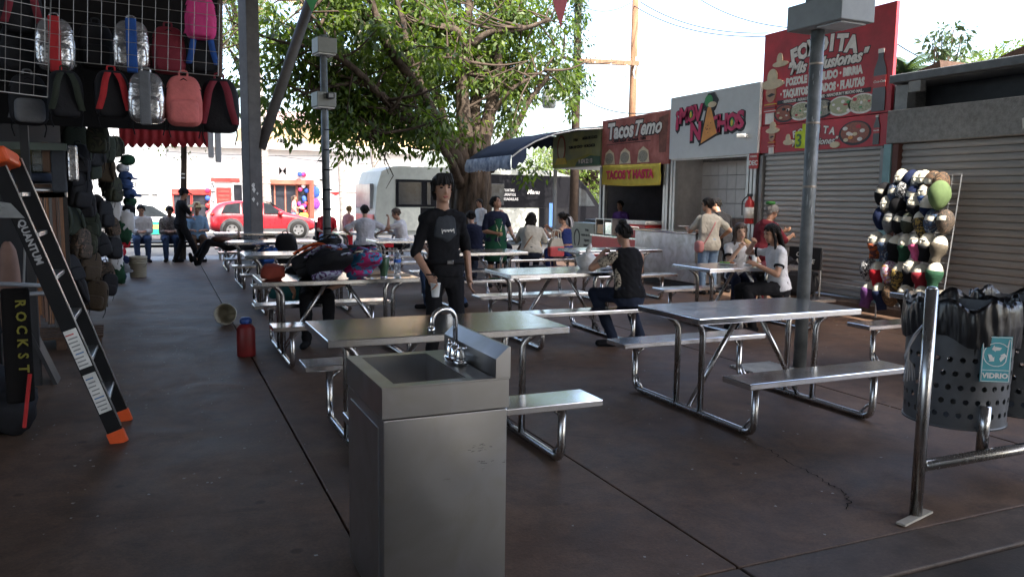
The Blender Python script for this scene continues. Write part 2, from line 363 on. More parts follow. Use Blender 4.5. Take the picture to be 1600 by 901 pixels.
MB().b2(-.08, .03, 5.52, 5.62, 0, 2.38).build('post', BRN, sh); MB().b2(-.1, .02, 5.63, 5.76, 0, 2.38).build('post', TEAL, sh)
for y, z in ((.9, 2.72), (2.6, 2.68), (3.6, 2.6)): MB().add([(-.163, y, z), (-.163, y+.05, z-.02), (-.163, y+.03, z-.16), (-.163, y-.01, z-.1)], [(0, 1, 2, 3)]).build('paint_drip', OFFW, sh)
tp = MB(); RUSTT = C('rusty_tarp', .08, .05, .038, .8, var=.3, bump=.3)
tp.prism([(5.05, 3.375), (5.62, 3.375), (5.2, 3.48), (5.08, 3.52)], .1, 1.2, 'x')
tag(tp.build('roof_sheet_piece', RUSTT, None, loc=(FX, 3, .1)), 'rusty folded sheet lying on the grey shop roof edge beside the red banner', 'sheet')
tp = MB(); tp.prism([(3.4, 3.375), (4.3, 3.375), (4.0, 3.47), (3.7, 3.55), (3.4, 3.5)], .05, 1.4, 'x')
tag(tp.build('roof_sheet_piece', RUSTT, None, loc=(FX, 3, .1)), 'rusty sagging sheet on the shop roof at the far right corner', 'sheet')
# red banner shop
ps = thing('shop', 'closed food stall with pale roller shutter beneath the tall red menu banner', 'shop', (FX, 8.76, .1))
shell(ps, 0, 2.8, 3.3, CONW)
shutter(ps, .06, 2.62, .02, 2.32, SLAT, 26)
for y in (0.02, 2.66): MB().b2(-.06, .05, y, y+.07, 0, 2.33).build('shutter_guide', GREYP, ps)
MB().b2(-.02, .05, .09, 2.65, 2.325, 2.4).build('lintel', GREYP, ps)
BRED = C('banner_red', .48, .034, .05, .5, var=.3, scale=1.6, bump=.12); BLKI = C('black_ink', .01, .01, .015, .5); WHI = C('white_ink', .82, .8, .76, .5)
CREAM = C('cream_ink', .68, .58, .4, .5); YEL = C('yellow_ink', .7, .55, .05, .5); PINKI = C('pink_ink', .6, .05, .1, .5); GRNI = C('green_ink', .05, .3, .1, .5)
ORN = C('orange_ink', .75, .33, .08, .5); SKINI = C('skin_ink', .5, .28, .18, .5); BRNI = C('stew_ink', .28, .06, .02, .4, var=.5, scale=40); GRAYI = C('broth_ink', .3, .28, .22, .4, var=.6, scale=45)
GRNF = C('greens_ink', .3, .4, .16, .4, var=.6, scale=45, tint=(.7, .65, .45)); PLATE = C('plate_ink', .6, .55, .42, .4, var=.3, scale=50, tint=(.4, .45, .2))
def disc(par, name, y, z, ry, rz_, m, d=.003, x0=0, n=26, poly=None):
    """flat printed shape standing d proud of a sign face"""
    pts = poly or [(y+ry*math.cos(2*math.pi*k/n), z+rz_*math.sin(2*math.pi*k/n)) for k in range(n)]
    return MB().prism([(a, b) for a, b in pts], x0-d, x0+.001, 'x').build(name, m, par)
bn = thing('menu_banner', 'tall red printed menu banner with white lettering and food bowls, right of the pole', 'banner', (FX-.03, 8.75, 2.96))
MB().b2(0, .06, 0, 2.8, 0, 1.6, .004).build('panel', BRED, bn)
MB().b2(.062, .12, .1, .18, -.02, 1.55).build('strut', GREYP, bn); MB().b2(.062, .12, 2.6, 2.68, -.02, 1.55).build('strut', GREYP, bn)
def banner_text(par, body, size, m, y, z, outl=None, bold=.0, shear=0, sx=1, name='lettering', x=0., align='CENTER', space=1.):
    if outl: text(body, size, outl, par, (x-.002, y, z), name, FAC, bold+size*.06, shear, .002, align, sx, space)
    return text(body, size, m, par, (x-.006, y, z), name, FAC, bold, shear, .002, align, sx, space)
# arched heading, each letter turned
for k, ch in enumerate('FONDITA'):
    t = (k-3)/3; ang = -t*.2
    RM = FAC @ Matrix.Rotation(ang, 3, 'Z')
    for mm, bo, dx in ((BLKI, .034, -.002), (WHI, .02, -.005)):
        text(ch, .34, mm, bn, (dx, 1.42-t*.62, 1.2-.1*t*t), 'lettering', RM, bo, 0, .002)
banner_text(bn, '"Mis 3 Ilusiones"', .26, WHI, 1.36, .9, BLKI, .011, .35, .98)
banner_text(bn, '· POZOLE · MENUDO · BIRRIA', .17, WHI, 1.42, .69, None, .012, 0, .76)
banner_text(bn, '· TAQUITOS DORADOS · FLAUTAS', .17, WHI, 1.42, .5, None, .012, 0, .69)
MB().b2(-.003, .001, .38, 2.4, .335, .405).build('ink_strip', BLKI, bn)
banner_text(bn, '· REFRESCOS · AGUAS FRESCAS · CAFE · NANCHIUM Y MUCHO MAS...', .066, WHI, 1.39, .37, None, .002, 0, .86)
for i, (y, mm) in enumerate(((2.2, BRNI), (1.82, GRNF), (1.36, GRAYI), (.95, PLATE), (.53, GRNF))):
    disc(bn, 'bowl_print', y, .175, .27, .155, BLKI if i in (0, 2) else WHI, .003+.002*i); disc(bn, 'bowl_print', y, .18, .235, .13, mm, .005+.002*i)
    for k in range(7): disc(bn, 'food_print', y+rnd.uniform(-.16, .16), .18+rnd.uniform(-.08, .08), rnd.uniform(.02, .05), rnd.uniform(.012, .03), rnd.choice([CREAM, GRNI, BRED, WHI, BLKI]), .012+.0008*k, n=8)
def cola(par, y, z, h):
    w = h*.13
    disc(par, 'bottle_print', 0, 0, 0, 0, C('cola_ink', .025, .008, .008, .3), .014, poly=[(y-w, z), (y-w, z+h*.3), (y-w*.85, z+h*.42), (y-w, z+h*.55), (y-w*.9, z+h*.68), (y-w*.42, z+h*.84), (y-w*.4, z+h*.93), (y+w*.4, z+h*.93), (y+w*.42, z+h*.84), (y+w*.9, z+h*.68), (y+w, z+h*.55), (y+w*.85, z+h*.42), (y+w, z+h*.3), (y+w, z)])
    MB().b2(-.016, -.0, y-w*.45, y+w*.45, z+h*.93, z+h).build('cap_print', WHI, par)
    MB().b2(-.0165, -.012, y-w, y+w, z+h*.38, z+h*.57).build('label_print', RED, par)
    text('Coca-Cola', w*.42, WHI, par, (-.018, y, z+h*.475), 'lettering', FAC, .001, .3, .001)
cola(bn, .22, .03, .92)
def hatman(par, y, z, s):
    disc(par, 'figure_print', 0, 0, 0, 0, WHI, .016, poly=[(y-.1*s, z), (y-.1*s, z+.3*s), (y+.12*s, z+.3*s), (y+.12*s, z)])
    disc(par, 'figure_print', 0, 0, 0, 0, RED, .018, poly=[(y-.15*s, z+.2*s), (y-.1*s, z+.42*s), (y+.12*s, z+.42*s), (y+.17*s, z+.2*s)])
    for k in range(3): MB().b2(-.02, 0, y-.15*s, y+.16*s, z+(.23+.06*k)*s, z+(.245+.06*k)*s).build('stripe_print', (WHI, BLKI, YEL)[k], par)
    disc(par, 'face_print', y, z+.56*s, .13*s, .17*s, SKINI, .019)
    disc(par, 'beard_print', 0, 0, 0, 0, BLKI, .021, poly=[(y-.13*s, z+.53*s), (y-.02*s, z+.56*s), (y+.1*s, z+.52*s), (y+.02*s, z+.49*s)])
    disc(par, 'hat_print', y-.02*s, z+.72*s, .3*s, .09*s, CREAM, .022)
    disc(par, 'hat_print', y-.02*s, z+.84*s, .13*s, .16*s, CREAM, .023)
hatman(bn, 2.56, .02, .95)
disc(bn, 'hat_print', 2.36, 1.03, .19, .05, CREAM, .02); disc(bn, 'hat_print', 2.38, 1.1, .07, .12, CREAM, .021)
b2 = thing('menu_banner', 'low red banner strip with a stew bowl and bottle above the pale shutter', 'banner', (FX-.05, 8.75, 2.47))
MB().b2(0, .06, 0, 2.82, 0, .475, .004).build('panel', BRED, b2)
for k, ch in enumerate('FONDITA'):
    t = (k-3)/3
    for mm, bo, dx in ((BLKI, .012, -.003), (WHI, .006, -.006)): text(ch, .16, mm, b2, (dx, 1.5-t*.42, .33-.05*t*t), 'lettering', FAC @ Matrix.Rotation(-t*.2, 3, 'Z'), bo, 0, .002)
banner_text(b2, '"Mis 3 Ilusiones"', .15, WHI, 1.5, .13, BLKI, .003, .35, 1.05)
disc(b2, 'bowl_print', .62, .22, .32, .19, BLKI, .003); disc(b2, 'bowl_print', .62, .23, .28, .16, BRNI, .005)
for k in range(9): disc(b2, 'food_print', .62+rnd.uniform(-.2, .2), .22+rnd.uniform(-.1, .1), .05, .03, rnd.choice([CREAM, ORN, BRED, WHI]), .007+.001*k, n=8)
cola(b2, .2, .02, .44); hatman(b2, 2.46, -.02, .56)
disc(b2, 'food_print', 1.0, .06, .1, .05, CREAM, .02); disc(b2, 'hat_print', 2.05, .16, .12, .05, CREAM, .02); disc(b2, 'hat_print', 2.06, .22, .05, .08, CREAM, .021)
nr = aty(1265, 224, 10.35)
nb = MB().prism([(0, 0), (.45, .03), (.46, .3), (.3, .31), (.3, .42), (.12, .41), (.1, .3), (0, .29)], -.01, 0, 'x').build('notice', C('fluo_yellow', .62, .75, .05, .6), None, loc=(FX-.085, 10.15, 2.49))
tag(nb, 'fluorescent yellow handwritten notice stuck over the low red banner', 'notice'); text('3', .3, C('notice_ink', .1, .2, .1), nb, (-.014, .36, .14), 'lettering', FAC, .005)
# nachos stall
mv = thing('shop', 'open stall with tiled inside and steel counter under the pale grey sign', 'shop', (FX, 11.58, .1))
MB().b2(.04, .8, 0, .09, 0, 3.0).build('wall', CONW, mv); MB().b2(.04, .8, 2.59, 2.68, 0, 3.0).build('wall', C('pale_side_wall', .5, .49, .48, .6), mv); MB().b2(.72, .8, .091, 2.589, 0, 3.0).build('wall', CONW, mv)
FR = mat('aluminium_frame', (.5, .5, .49), .4, .7, .1)
for y in (0.0, .1, .2): MB().b2(-.06, .02, y, y+.07, 0, 2.33).build('frame_post', FR, mv)
for y in (2.5, 2.6): MB().b2(-.06, .02, y, y+.07, 0, 2.33).build('frame_post', FR, mv)
MB().b2(-.05, .03, 0, 2.68, 2.335, 2.42).build('frame_rail', FR, mv)
TILE = C('wall_tile', .55, .54, .53, .3, var=.06); TILEB = C('brown_tile', .12, .06, .045, .35, var=.4, scale=20); tm = {}
for k in range(9):
    for j in range(8):
        w, h = .285, .285; mm = TILEB if j == 3 else TILE
        if j == 3: zz, hh = .98, .18
        else: zz, hh = (j*.325 if j < 3 else 1.17+(j-4)*.29), (.32 if j < 3 else .285)
        key = (mm.name, round(hh, 2))
        if key not in tm: o = MB().box((0, 0, 0), (.012, w-.008, hh-.008), 0, .003).build('tile', mm, mv); tm[key] = o.data
        else: o = link('tile', tm[key], mv)
        o.location = (.71, .1+w*(k+.5)-.05, zz+hh/2)
MB().b2(-.02, 1.2, 0, 2.68, 3.003, 3.07).build('roof', GREYP, mv)
MB().b2(-.02, .7, .1, 2.58, 0, .04).build('stall_floor', KERBC, mv)
ns = thing('shop_sign', 'pale grey sign board with pink and orange cartoon lettering', 'sign', (FX-.1, 11.53, 2.47))
MB().b2(0, .1, 0, 2.74, 0, 1.27, .004).build('panel', C('sign_grey', .6, .64, .66, .5, var=.05), ns)
PK = C('hot_pink_ink', .55, .03, .12, .45)
for ch, y, z, sz in [(a_, 1.37+(b_-1.32)*1.16+.12, .66+(c_-.66)*1.12, d_*1.22) for a_, b_, c_, d_ in (('¡', 2.17, .83, .42), ('M', 1.98, .83, .34), ('O', 1.77, .84, .34), ('V', 1.57, .84, .36), ('N', 1.62, .52, .4), ('C', 1.1, .6, .36), ('H', .9, .61, .36), ('O', .66, .61, .36), ('S', .46, .63, .36))]:
    text(ch, sz, BLKI, ns, (-.004, y-.015, z-.02), 'lettering', FAC, .05, 0, .003); text(ch, sz, PK, ns, (-.012, y, z), 'lettering', FAC, .018, 0, .004)
for y, z in ((2.012, .862), (.724, .604)): disc(ns, 'lettering_fill', y, z, .045, .09, GRNI, .016); disc(ns, 'lettering_fill', y, z, .03, .06, YEL, .018)
disc(ns, 'chip_print', 0, 0, 0, 0, BLKI, .013, poly=[(1.72, .22), (1.08, .42), (1.36, 1.04), (1.5, 1.02)])
disc(ns, 'chip_print', 0, 0, 0, 0, ORN, .018, poly=[(1.65, .27), (1.16, .44), (1.38, .98), (1.47, .95)])
for k in range(8): disc(ns, 'chip_speck', 1.42+rnd.uniform(-.1, .1), .55+rnd.uniform(-.1, .15), .012, .012, BRNI, .02, n=7)
disc(ns, 'cap_print', 0, 0, 0, 0, BLKI, .017, poly=[(1.58, .9), (1.26, .88), (1.15, 1.07), (1.27, 1.23), (1.47, 1.22), (1.58, 1.08)])
disc(ns, 'cap_print', 1.44, 1.08, .125, .115, GRNI, .021); disc(ns, 'cap_print', 1.33, 1.0, .13, .055, CREAM, .023)
cam2 = thing('camera_mount', 'small white security camera on the corner of the pale grey sign', 'camera', (FX-.13, 11.85, 2.78))
MB().box((-.06, 0, .02), (.1, .2, .07), .3, .015).build('body', WHITE, cam2); MB().cyl((0, 0, 0), (-.06, 0, 0), .015).build('arm', WHITE, cam2)
# counter
ct = thing('counter', 'polished stainless steel counter standing in front of the tiled stall', 'counter', (8.75, 11.7, 0))
MB().b2(0, .5, 0, 2.0, .12, 1.0, .01).build('body', steel('counter_steel', .6, .42, (3, 90, 90), .2, .02), ct); MB().b2(-.03, .53, -.03, 2.03, 1.003, 1.035, .006).build('top', STEEL, ct)
MB().b2(.05, .45, .05, 1.95, 0, .118).build('plinth', DARK, ct)
ex = thing('fire_extinguisher', 'red fire extinguisher hung on the frame post beside the tiled stall', 'extinguisher', (FX-.14, 11.62, 1.2))
MB().lathe([(.075, 0), (.085, .02), (.085, .36), (.06, .42), (.03, .45), (.025, .5)], 16).build('cylinder', RED, ex, True)
MB().lathe([(.0865, .1), (.0865, .3)], 16).build('label', WHITE, ex, True)
MB().box((0, 0, .52), (.03, .12, .05)).build('valve', DARK, ex); MB().tube(smoothpath([(-.02, .05, .5), (-.08, .1, .4), (-.08, .1, .15)]), .012).build('hose', DARK, ex)
dx = thing('small_sign', 'small red sign reading DEC high on the frame beside the pale shutter', 'sign', (FX-.1, 11.5, 2.2))
MB().b2(0, .015, 0, .24, 0, .28).build('panel', RED, dx); text('DEC', .12, WHI, dx, (-.003, .12, .1), 'lettering', FAC, .004); text('CUENTA', .045, WHI, dx, (-.003, .12, .22), 'lettering', FAC, .001)
# tacos stall
tc_ = thing('shop', 'open taco stall with dark inside under the faded red lettered sign', 'shop', (FX, 14.33, .1))
shell(tc_, 0, 2.75, 3.2, C('stall_inner_wall', .2, .21, .24, .7), 1.7)
for y in (0, .1, 2.66): MB().b2(-.06, .02, y, y+.08, 0, 2.3).build('frame_post', FR, tc_)
DKM = C('interior_dark_slat', .04, .045, .06, .6)
for k in range(16): MB().b2(1.6, 1.63, .15+k*.155, .15+k*.155+.03, .3, 2.3).build('curtain_bar', DKM, tc_)
MB().b2(1.65, 1.69, .1, 2.65, 0, 2.4).build('back_panel', C('interior_navy', .05, .055, .085, .7), tc_)
TSG = C('faded_red_sign', .4, .1, .085, .6, var=.3, scale=3, tint=(.52, .2, .17))
tsn = thing('shop_sign', 'faded red sign with the words Tacos Temo in white outlined letters', 'sign', (FX-.08, 14.32, 2.38))
MB().b2(0, .06, 0, 2.82, 0, 1.12, .004).build('panel', TSG, tsn)
banner_text(tsn, 'Tacos', .5, WHI, 1.98, .82, BLKI, .02, .1, .95); banner_text(tsn, 'Temo', .46, WHI, .86, .82, BLKI, .014, .35, 1.0)
MB().b2(-.003, .001, .7, 2.6, .52, .535).build('ink_rule', BLKI, tsn); banner_text(tsn, 'CARNE ASADA · ADOBADA · TRIPA', .09, BLKI, 1.6, .59, None, .002)
for y in (2.45, 1.75, .98):
    disc(tsn, 'photo_print', 0, 0, 0, 0, CREAM, .003, poly=[(y-.26, .06), (y-.2, .32), (y, .42), (y+.18, .33), (y+.24, .06)])
    disc(tsn, 'photo_print', y, .2, .19, .13, GRAYI, .006)
disc(tsn, 'glass_print', 0, 0, 0, 0, C('glass_print_ink', .2, .07, .05, .5, var=.4), .004, poly=[(.1, .25), (.05, 1.05), (.4, 1.0), (.36, .25)])
yb = thing('banner', 'yellow cloth banner with red lettering hung below the faded red sign', 'banner', (FX-.14, 14.5, 1.93))
mb = MB(); n = 24
for j in range(7):
    for i in range(n+1):
        y = 2.5*i/n; z = .47*j/6-.025*math.sin(math.pi*i/n)*(1-j/9)+(.03*i/n)
        mb.v.append((.012*math.sin(i*1.7+j)+.01*math.sin(i*.6), y, z))
for j in range(6):
    for i in range(n): a = j*(n+1)+i; mb.f.append((a, a+1, a+n+2, a+n+1))
ob = mb.build('cloth', C('yellow_cloth', .62, .52, .1, .8, var=.12), yb, True); sm = ob.modifiers.new('s', 'SOLIDIFY'); sm.thickness = .004
text('TACOS Y HASTA', .27, C('red_cloth_ink', .55, .04, .1, .7), yb, (-.028, 1.25, .24), 'lettering', FAC, .012, 0, .004, 'CENTER', .98)
tcn = thing('stall_counter', 'taco stall counter with red skirt and glass display below the yellow banner', 'counter', (FX-.35, 14.35, 0))
MB().b2(0, .5, .75, 2.7, 0, .72).build('skirt', RED, tcn); MB().b2(-.03, .55, .7, 2.75, .722, .76).build('top', STEEL, tcn)
cs = thing('display_case', 'steel framed glass case with tan drink on the taco stall counter', 'display case', (FX-.3, 16.2, .762))
MB().b2(0, .4, 0, .03, 0, .36).build('frame', FR, cs); MB().b2(0, .4, .37, .4, 0, .36).build('frame', FR, cs); MB().b2(0, .4, .75, .78, 0, .36).build('frame', FR, cs)
MB().b2(-.004, .4, 0, .78, .362, .385).build('lid', FR, cs); MB().b2(.02, .38, .44, .72, .02, .24).build('drink', C('tan_drink', .35, .17, .06, .2), cs); MB().b2(.02, .38, .05, .35, .02, .3).build('tray', STEEL, cs)
cl = thing('cooler', 'red picnic cooler with white lid on the taco stall counter', 'cooler', (FX-.32, 14.75, .762))
MB().b2(0, .45, 0, .95, 0, .3, .03).build('body', RED, cl); MB().b2(-.01, .46, -.01, .96, .302, .38, .02).build('lid', WHITE, cl); MB().tube([(-.02, .2, .2), (-.05, .2, .24), (-.05, .75, .24), (-.02, .75, .2)], .012).build('handle', WHITE, cl)
# juice stall
jz = thing('shop', 'juice stall open at the back with steel posts beneath the blue awning', 'shop', (FX, 17.2, .0))
PST = mat('steel_post', (.4, .4, .4), .4, .8, .1)
for x in (0, 1.9):
    for y in (.04, 2.6): MB().b2(x-.04, x+.04, y-.04, y+.04, 0, 2.42 if x else 2.4).build('post', PST, jz)
MB().b2(-.03, 2.0, 0, 2.66, 2.42, 2.47).build('rail', PST, jz)
JG = C('green_sign_print', .28, .36, .27, .6, var=.25, scale=1.2, tint=(.48, .5, .2))
js = thing('shop_sign', 'green and yellow juice sign with horseshoe emblem and phone number', 'sign', (FX-.07, 17.22, 2.44))
MB().prism([(0, 0), (2.62, 0), (2.62, .8), (2.3, .88), (1.2, .93), (0, .95)], 0, .05, 'x').build('panel', JG, js)
disc(js, 'wave_print', 0, 0, 0, 0, C('sign_yellow_green', .4, .42, .1, .6), .003, poly=[(0, .22), (.6, .3), (1.3, .2), (2.62, .14), (2.62, .01), (0, .01)])
disc(js, 'wave_print', 0, 0, 0, 0, C('sign_dark_green', .1, .2, .15, .6), .005, poly=[(0, .22), (.5, .26), (1.2, .12), (1.3, .01), (0, .01)])
def horseshoe(par, y, z, s, mm):
    o = [(y+s*math.cos(a)*.8, z+s*1.2*math.sin(a)) for a in [R(-60+i*20) for i in range(16)]]; i_ = [(y+s*math.cos(a)*.62, z+s*math.sin(a)) for a in [R(-60+i*20) for i in range(16)]]
    mb = MB()
    for k in range(15): mb.prism([o[k], o[k+1], i_[k+1], i_[k]], -.008, .001, 'x')
    mb.build('emblem', mm, par)
disc(js, 'emblem', 2.1, .52, .22, .3, PLATE, .004); horseshoe(js, 2.1, .5, .3, BRNI); disc(js, 'emblem', 0, 0, 0, 0, YEL, .009, poly=[(1.75, .08), (2.45, .08), (2.35, .25), (1.85, .25)])
for y, z, t_ in ((1.3, .68, 'TUBA'), (.55, .7, 'AGUA DE COCO'), (1.3, .5, 'TUBA DE COCO'), (.55, .5, 'HORCHATA')): banner_text(js, t_, .1, BLKI, y, z, None, .003)
banner_text(js, '9 174 22 13', .15, WHI, .75, .12, None, .004)
BLUA = C('blue_awning', .016, .026, .055, .75, var=.2, bump=.2); BLUV = C('blue_valance', .2, .28, .45, .7, var=.4, scale=5, tint=(.6, .66, .76))
aw = thing('awning', 'dark blue vaulted canvas awning with scalloped valance over the juice stall', 'awning', (0, 17.1, 0))
prof = [(7.5, 2.6), (7.75, 2.78), (8.1, 2.98), (8.6, 3.17), (9.2, 3.3), (9.9, 3.36), (10.8, 3.3), (12.1, 3.1)]
mb = MB(); yy = [0, .6, 1.2, 1.8, 2.4, 2.95]
for y in yy:
    for x, z in prof: mb.v.append((x, y, z-.03*math.sin(y/2.95*math.pi*3)**2))
k = len(prof)
for j in range(len(yy)-1):
    for i in range(k-1): mb.f.append((j*k+i, j*k+i+1, (j+1)*k+i+1, (j+1)*k+i))
cv = mb.build('canvas', BLUA, aw, True); sm = cv.modifiers.new('s', 'SOLIDIFY'); sm.thickness = .012
mb = MB(); sc_ = 16; n = sc_*6
for i in range(n+1):
    y = 2.95*i/n; w = .025*math.sin(i*.9)
    mb.v += [(7.49, y, 2.6), (7.46+w, y, 2.45), (7.47+w*1.4, y, 2.31-.055*abs(math.sin(math.pi*i/6)))]
for i in range(n): a = i*3; mb.f += [(a, a+3, a+4, a+1), (a+1, a+4, a+5, a+2)]
vl = mb.build('valance', BLUV, aw, True); sm = vl.modifiers.new('s', 'SOLIDIFY'); sm.thickness = .006
for y in (.0, 2.95):
    mb = MB(); mb.tube([(x, y, z-.04) for x, z in prof], .018, 6); mb.build('hoop', PST, aw)
    mb = MB()
    for i in range(24):
        x = 7.5+i*.19; z = np.interp(x, [p[0] for p in prof], [p[1] for p in prof])
        x2 = x+.19; z2 = np.interp(x2, [p[0] for p in prof], [p[1] for p in prof])
        if y == 2.95 or x < 7.7: mb.add([(x, y+.01, z-.02), (x2, y+.01, z2-.02), (x2, y+.01, z2-.3), (x+.095, y+.01, (z+z2)/2-.38), (x, y+.01, z-.3)], [(0, 1, 2, 3, 4)])
    if mb.v: vo = mb.build('side_valance', BLUA, aw); sm = vo.modifiers.new('s', 'SOLIDIFY'); sm.thickness = .005
MB().tube([(9.95, 2.9, 3.0), (9.95, .2, 2.75)], .02).build('stay', PST, aw)
jc = thing('drinks_counter', 'white printed counter front with horseshoe emblem beside the juice stall post', 'counter', (FX-.1, 17.4, 0))
MB().b2(0, .5, 0, 1.25, 0, 1.0, .01).build('body', C('counter_print', .42, .45, .4, .5, tint=(.3, .36, .3)), jc); horseshoe(jc, .88, .6, .2, BLKI)
for k, t_ in enumerate(('TUBA', 'AGUA DE COCO', 'TEJUINO', 'JAMAICA')): banner_text(jc, t_, .075, BLKI, .35, .82-.13*k, None, .002)
jm = thing('juice_rack', 'dark juice machines and bottles on the steel back shelf of the juice stall', 'rack', (FX+.5, 17.3, 0))
MB().b2(.3, .8, 0, 2.2, 0, 1.05).build('cabinet', DARK, jm); MB().b2(.4, .7, .05, .5, 1.053, 1.45, .03).build('machine', STEEL, jm)
MB().b2(.45, .75, .0, 1.4, 1.5, 1.53).build('shelf', PST, jm)
for k in range(7): MB().lathe([(.04, 0), (.045, .02), (.045, .16), (.02, .2), (.02, .25)], 10, (.55, .1+.18*k, 1.533)).build('bottle', C('bottle_dark', .05, .05, .07, .2) if k % 2 else WHITE, jm, True)
for k in range(3): MB().b2(.5, .7, .05+.4*k, .4+.4*k, 1.8, 1.95).build('box', RED, jm)
MB().b2(.45, .75, 0, 1.3, 1.77, 1.79).build('shelf', PST, jm)
# ------------------------------------------------------------------ picnic tables
def picnic_table(loc, label):
    t = thing('picnic_table', label, 'table', loc, 0, 'steel picnic tables with fixed benches')
    L, Wd, zt = 1.57, .78, .79
    MB().box((0, 0, zt-.024), (L, Wd, .048), 0, .007).build('tabletop', STEEL, t)
    for sy in (-1, 1):
        MB().box((0, sy*.76, .43-.021), (1.5, .285, .042), 0, .006).build('bench_seat', STEEL, t)
    for sx in (-1, 1):
        x = sx*.56
        MB().tube(fillet([(x, -.74, .385), (x, -.74, .026), (x, .74, .026), (x, .74, .385)], .1, 5), .026, 10).build('frame', TUBE, t, True)
        for sy in (-1, 1):
            MB().tube(fillet([(x, sy*.15, .03), (x, sy*.15, .66), (x+sx*.1, sy*.19, .742)], .06, 4), .024, 10).build('leg', TUBE, t, True)
            MB().tube([(x, sy*.74, .16), (x, sy*.62, .035)], .011, 6).build('gusset', TUBE, t, True)
            MB().tube([(x, sy*.735, .3), (x+(-sx)*.09, sy*.72, .385)], .011, 6).build('gusset', TUBE, t, True)
        MB().tube([(x, 0, .03), (sx*.09, 0, .742)], .021, 10).build('brace', TUBE, t, True)
        MB().box((x+sx*.05, 0, .738), (.05, .6, .012)).build('bearer', TUBE, t)
    return t
TX = (1.63, 4.22, 6.86); TY = (4.92, 8.2, 11.5, 14.8, 18.1)
TLAB = {(0, 0): 'nearest steel picnic table, empty, directly behind the steel sink', (1, 0): 'empty steel picnic table in the right foreground beside the grey lamp pole',
 (2, 0): 'dark steel picnic table partly hidden behind the perforated bins', (0, 1): 'steel picnic table heaped with backpacks, green tumbler and bottle',
 (1, 1): 'steel picnic table where the woman with a bun sits beside a white bag', (2, 1): 'steel picnic table where the two girls in white shirts eat',
 (0, 2): 'empty steel picnic table just behind the table heaped with backpacks', (1, 2): 'steel picnic table with the bare-backed woman sitting at its near bench',
 (2, 2): 'empty steel picnic table in front of the taco stall counter', (0, 3): 'steel picnic table carrying a black bag and a blue bag on its bench',
 (1, 3): 'steel picnic table with papers on it, behind the man in black', (2, 3): 'steel picnic table where the woman in the white sweater sits',
 (0, 4): 'farthest left steel picnic table, in front of the square roof column', (1, 4): 'steel picnic table where the man in the grey shirt sits, back turned',
 (2, 4): 'farthest steel picnic table, behind the woman in the green apron'}
tabs = {}
base = picnic_table((TX[0], TY[0], 0), TLAB[0, 0])
for j in range(5):
    for i in range(3):
        off = (.17 if i < 2 else 0) if j >= 2 else 0
        if (i, j) == (2, 0): off = .12
        loc = (TX[i]+off, TY[j]+(.15 if (i, j) == (0, 2) else 0), 0)
        tabs[i, j] = base if (i, j) == (0, 0) else dup(base, loc, rnd.uniform(-.012, .012), TLAB[i, j])
# ------------------------------------------------------------------ hand-wash sink
sk = thing('sink', 'stainless steel hand-wash sink cabinet standing in the centre foreground', 'sink', (.715, 2.78, 0), .0)
SW, SD = .505, .61
MB().b2(.004, SW-.004, .004, SD-.004, .02, .80, .006).build('cabinet', SINKM, sk)
fp = MB(); nx_, nz_ = 22, 30
for j in range(nz_+1):
    for i in range(nx_+1):
        q, w = i/nx_, j/nz_; bl = (math.sin(math.pi*q)*math.sin(math.pi*w))**.8*.009+.0022*noise.noise(Vector((q*3.1, w*4.3, 2)))*math.sin(math.pi*q)*math.sin(math.pi*w)
        fp.v.append((.008+q*(SW-.016), .0035-bl, .03+w*.765))
for j in range(nz_):
    for i in range(nx_): a_ = j*(nx_+1)+i; fp.f.append((a_, a_+1, a_+nx_+2, a_+nx_+1))
fp.build('front_panel', SINKM, sk, True)
MB().b2(-.003, .0035, .06, SD-.08, .08, .76, .002).build('side_door', SINKM, sk)
ap = MB(); ap.b2(0, SW, 0, .012, .806, .918); ap.b2(0, .012, .0125, SD-.0125, .806, .918); ap.b2(0, SW, SD-.012, SD, .806, .918); ap.b2(SW-.012, SW, .0125, SD-.0125, .806, .918); ap.build('apron', SINKM, sk)
rm = MB(); rm.b2(-.003, SW+.003, -.003, .045, .92, .926); rm.b2(-.003, .055, .0455, SD-.0505, .92, .926); rm.b2(-.003, SW+.003, SD-.05, SD+.003, .92, .926); rm.b2(.345, .44, .0455, SD-.0505, .92, .926)
rm.build('rim', SINKM, sk)
bs = MB(); x0, x1, y0, y1, z0 = .056, .344, .046, SD-.051, .74
bs.b2(x0, x1, y0, y1, z0-.006, z0); bs.b2(x0-.006, x0, y0, y1, z0, .9195); bs.b2(x1, x1+.006, y0, y1, z0, .9195); bs.b2(x0, x1, y0-.006, y0, z0, .9195); bs.b2(x0, x1, y1, y1+.006, z0, .9195)
bs.build('basin', SINKM, sk)
MB().lathe([(.03, 0), (.03, .004), (.012, .004)], 16, (.2, .3, z0+.001)).build('drain', CHROME, sk, True)
MB().prism([(.448, .927), (.448, 1.0), (.5, 1.045), (SW+.004, 1.045), (SW+.004, .927)], -.003, SD+.003, 'y').build('backsplash', SINKM, sk)
sc = MB()
for k in range(22): x = .385+rnd.gauss(0, .03); z = rnd.choice([.655, .6])+rnd.gauss(0, .008); sc.box((x, -.001, z), (rnd.uniform(.006, .022), .002, rnd.uniform(.0007, .002)), M=Matrix.Rotation(rnd.uniform(-.3, .3), 4, 'Y'))
tag(sc.build('scuff_mark', C('scuff', .12, .12, .12, .7), sk), kind='stuff')
fa = thing('faucet', 'chrome gooseneck faucet with two handles on the steel sink', 'faucet', (.715+.40, 2.78+.33, .927))
MB().sup((0, 0, .012), (.035, .09, .014), .5, .7, 16, 8).build('base_plate', CHROME, fa, True)
MB().lathe([(.026, 0), (.03, .01), (.024, .03), (.02, .045), (.014, .055)], 16, (0, 0, .02)).build('collar', CHROME, fa, True)
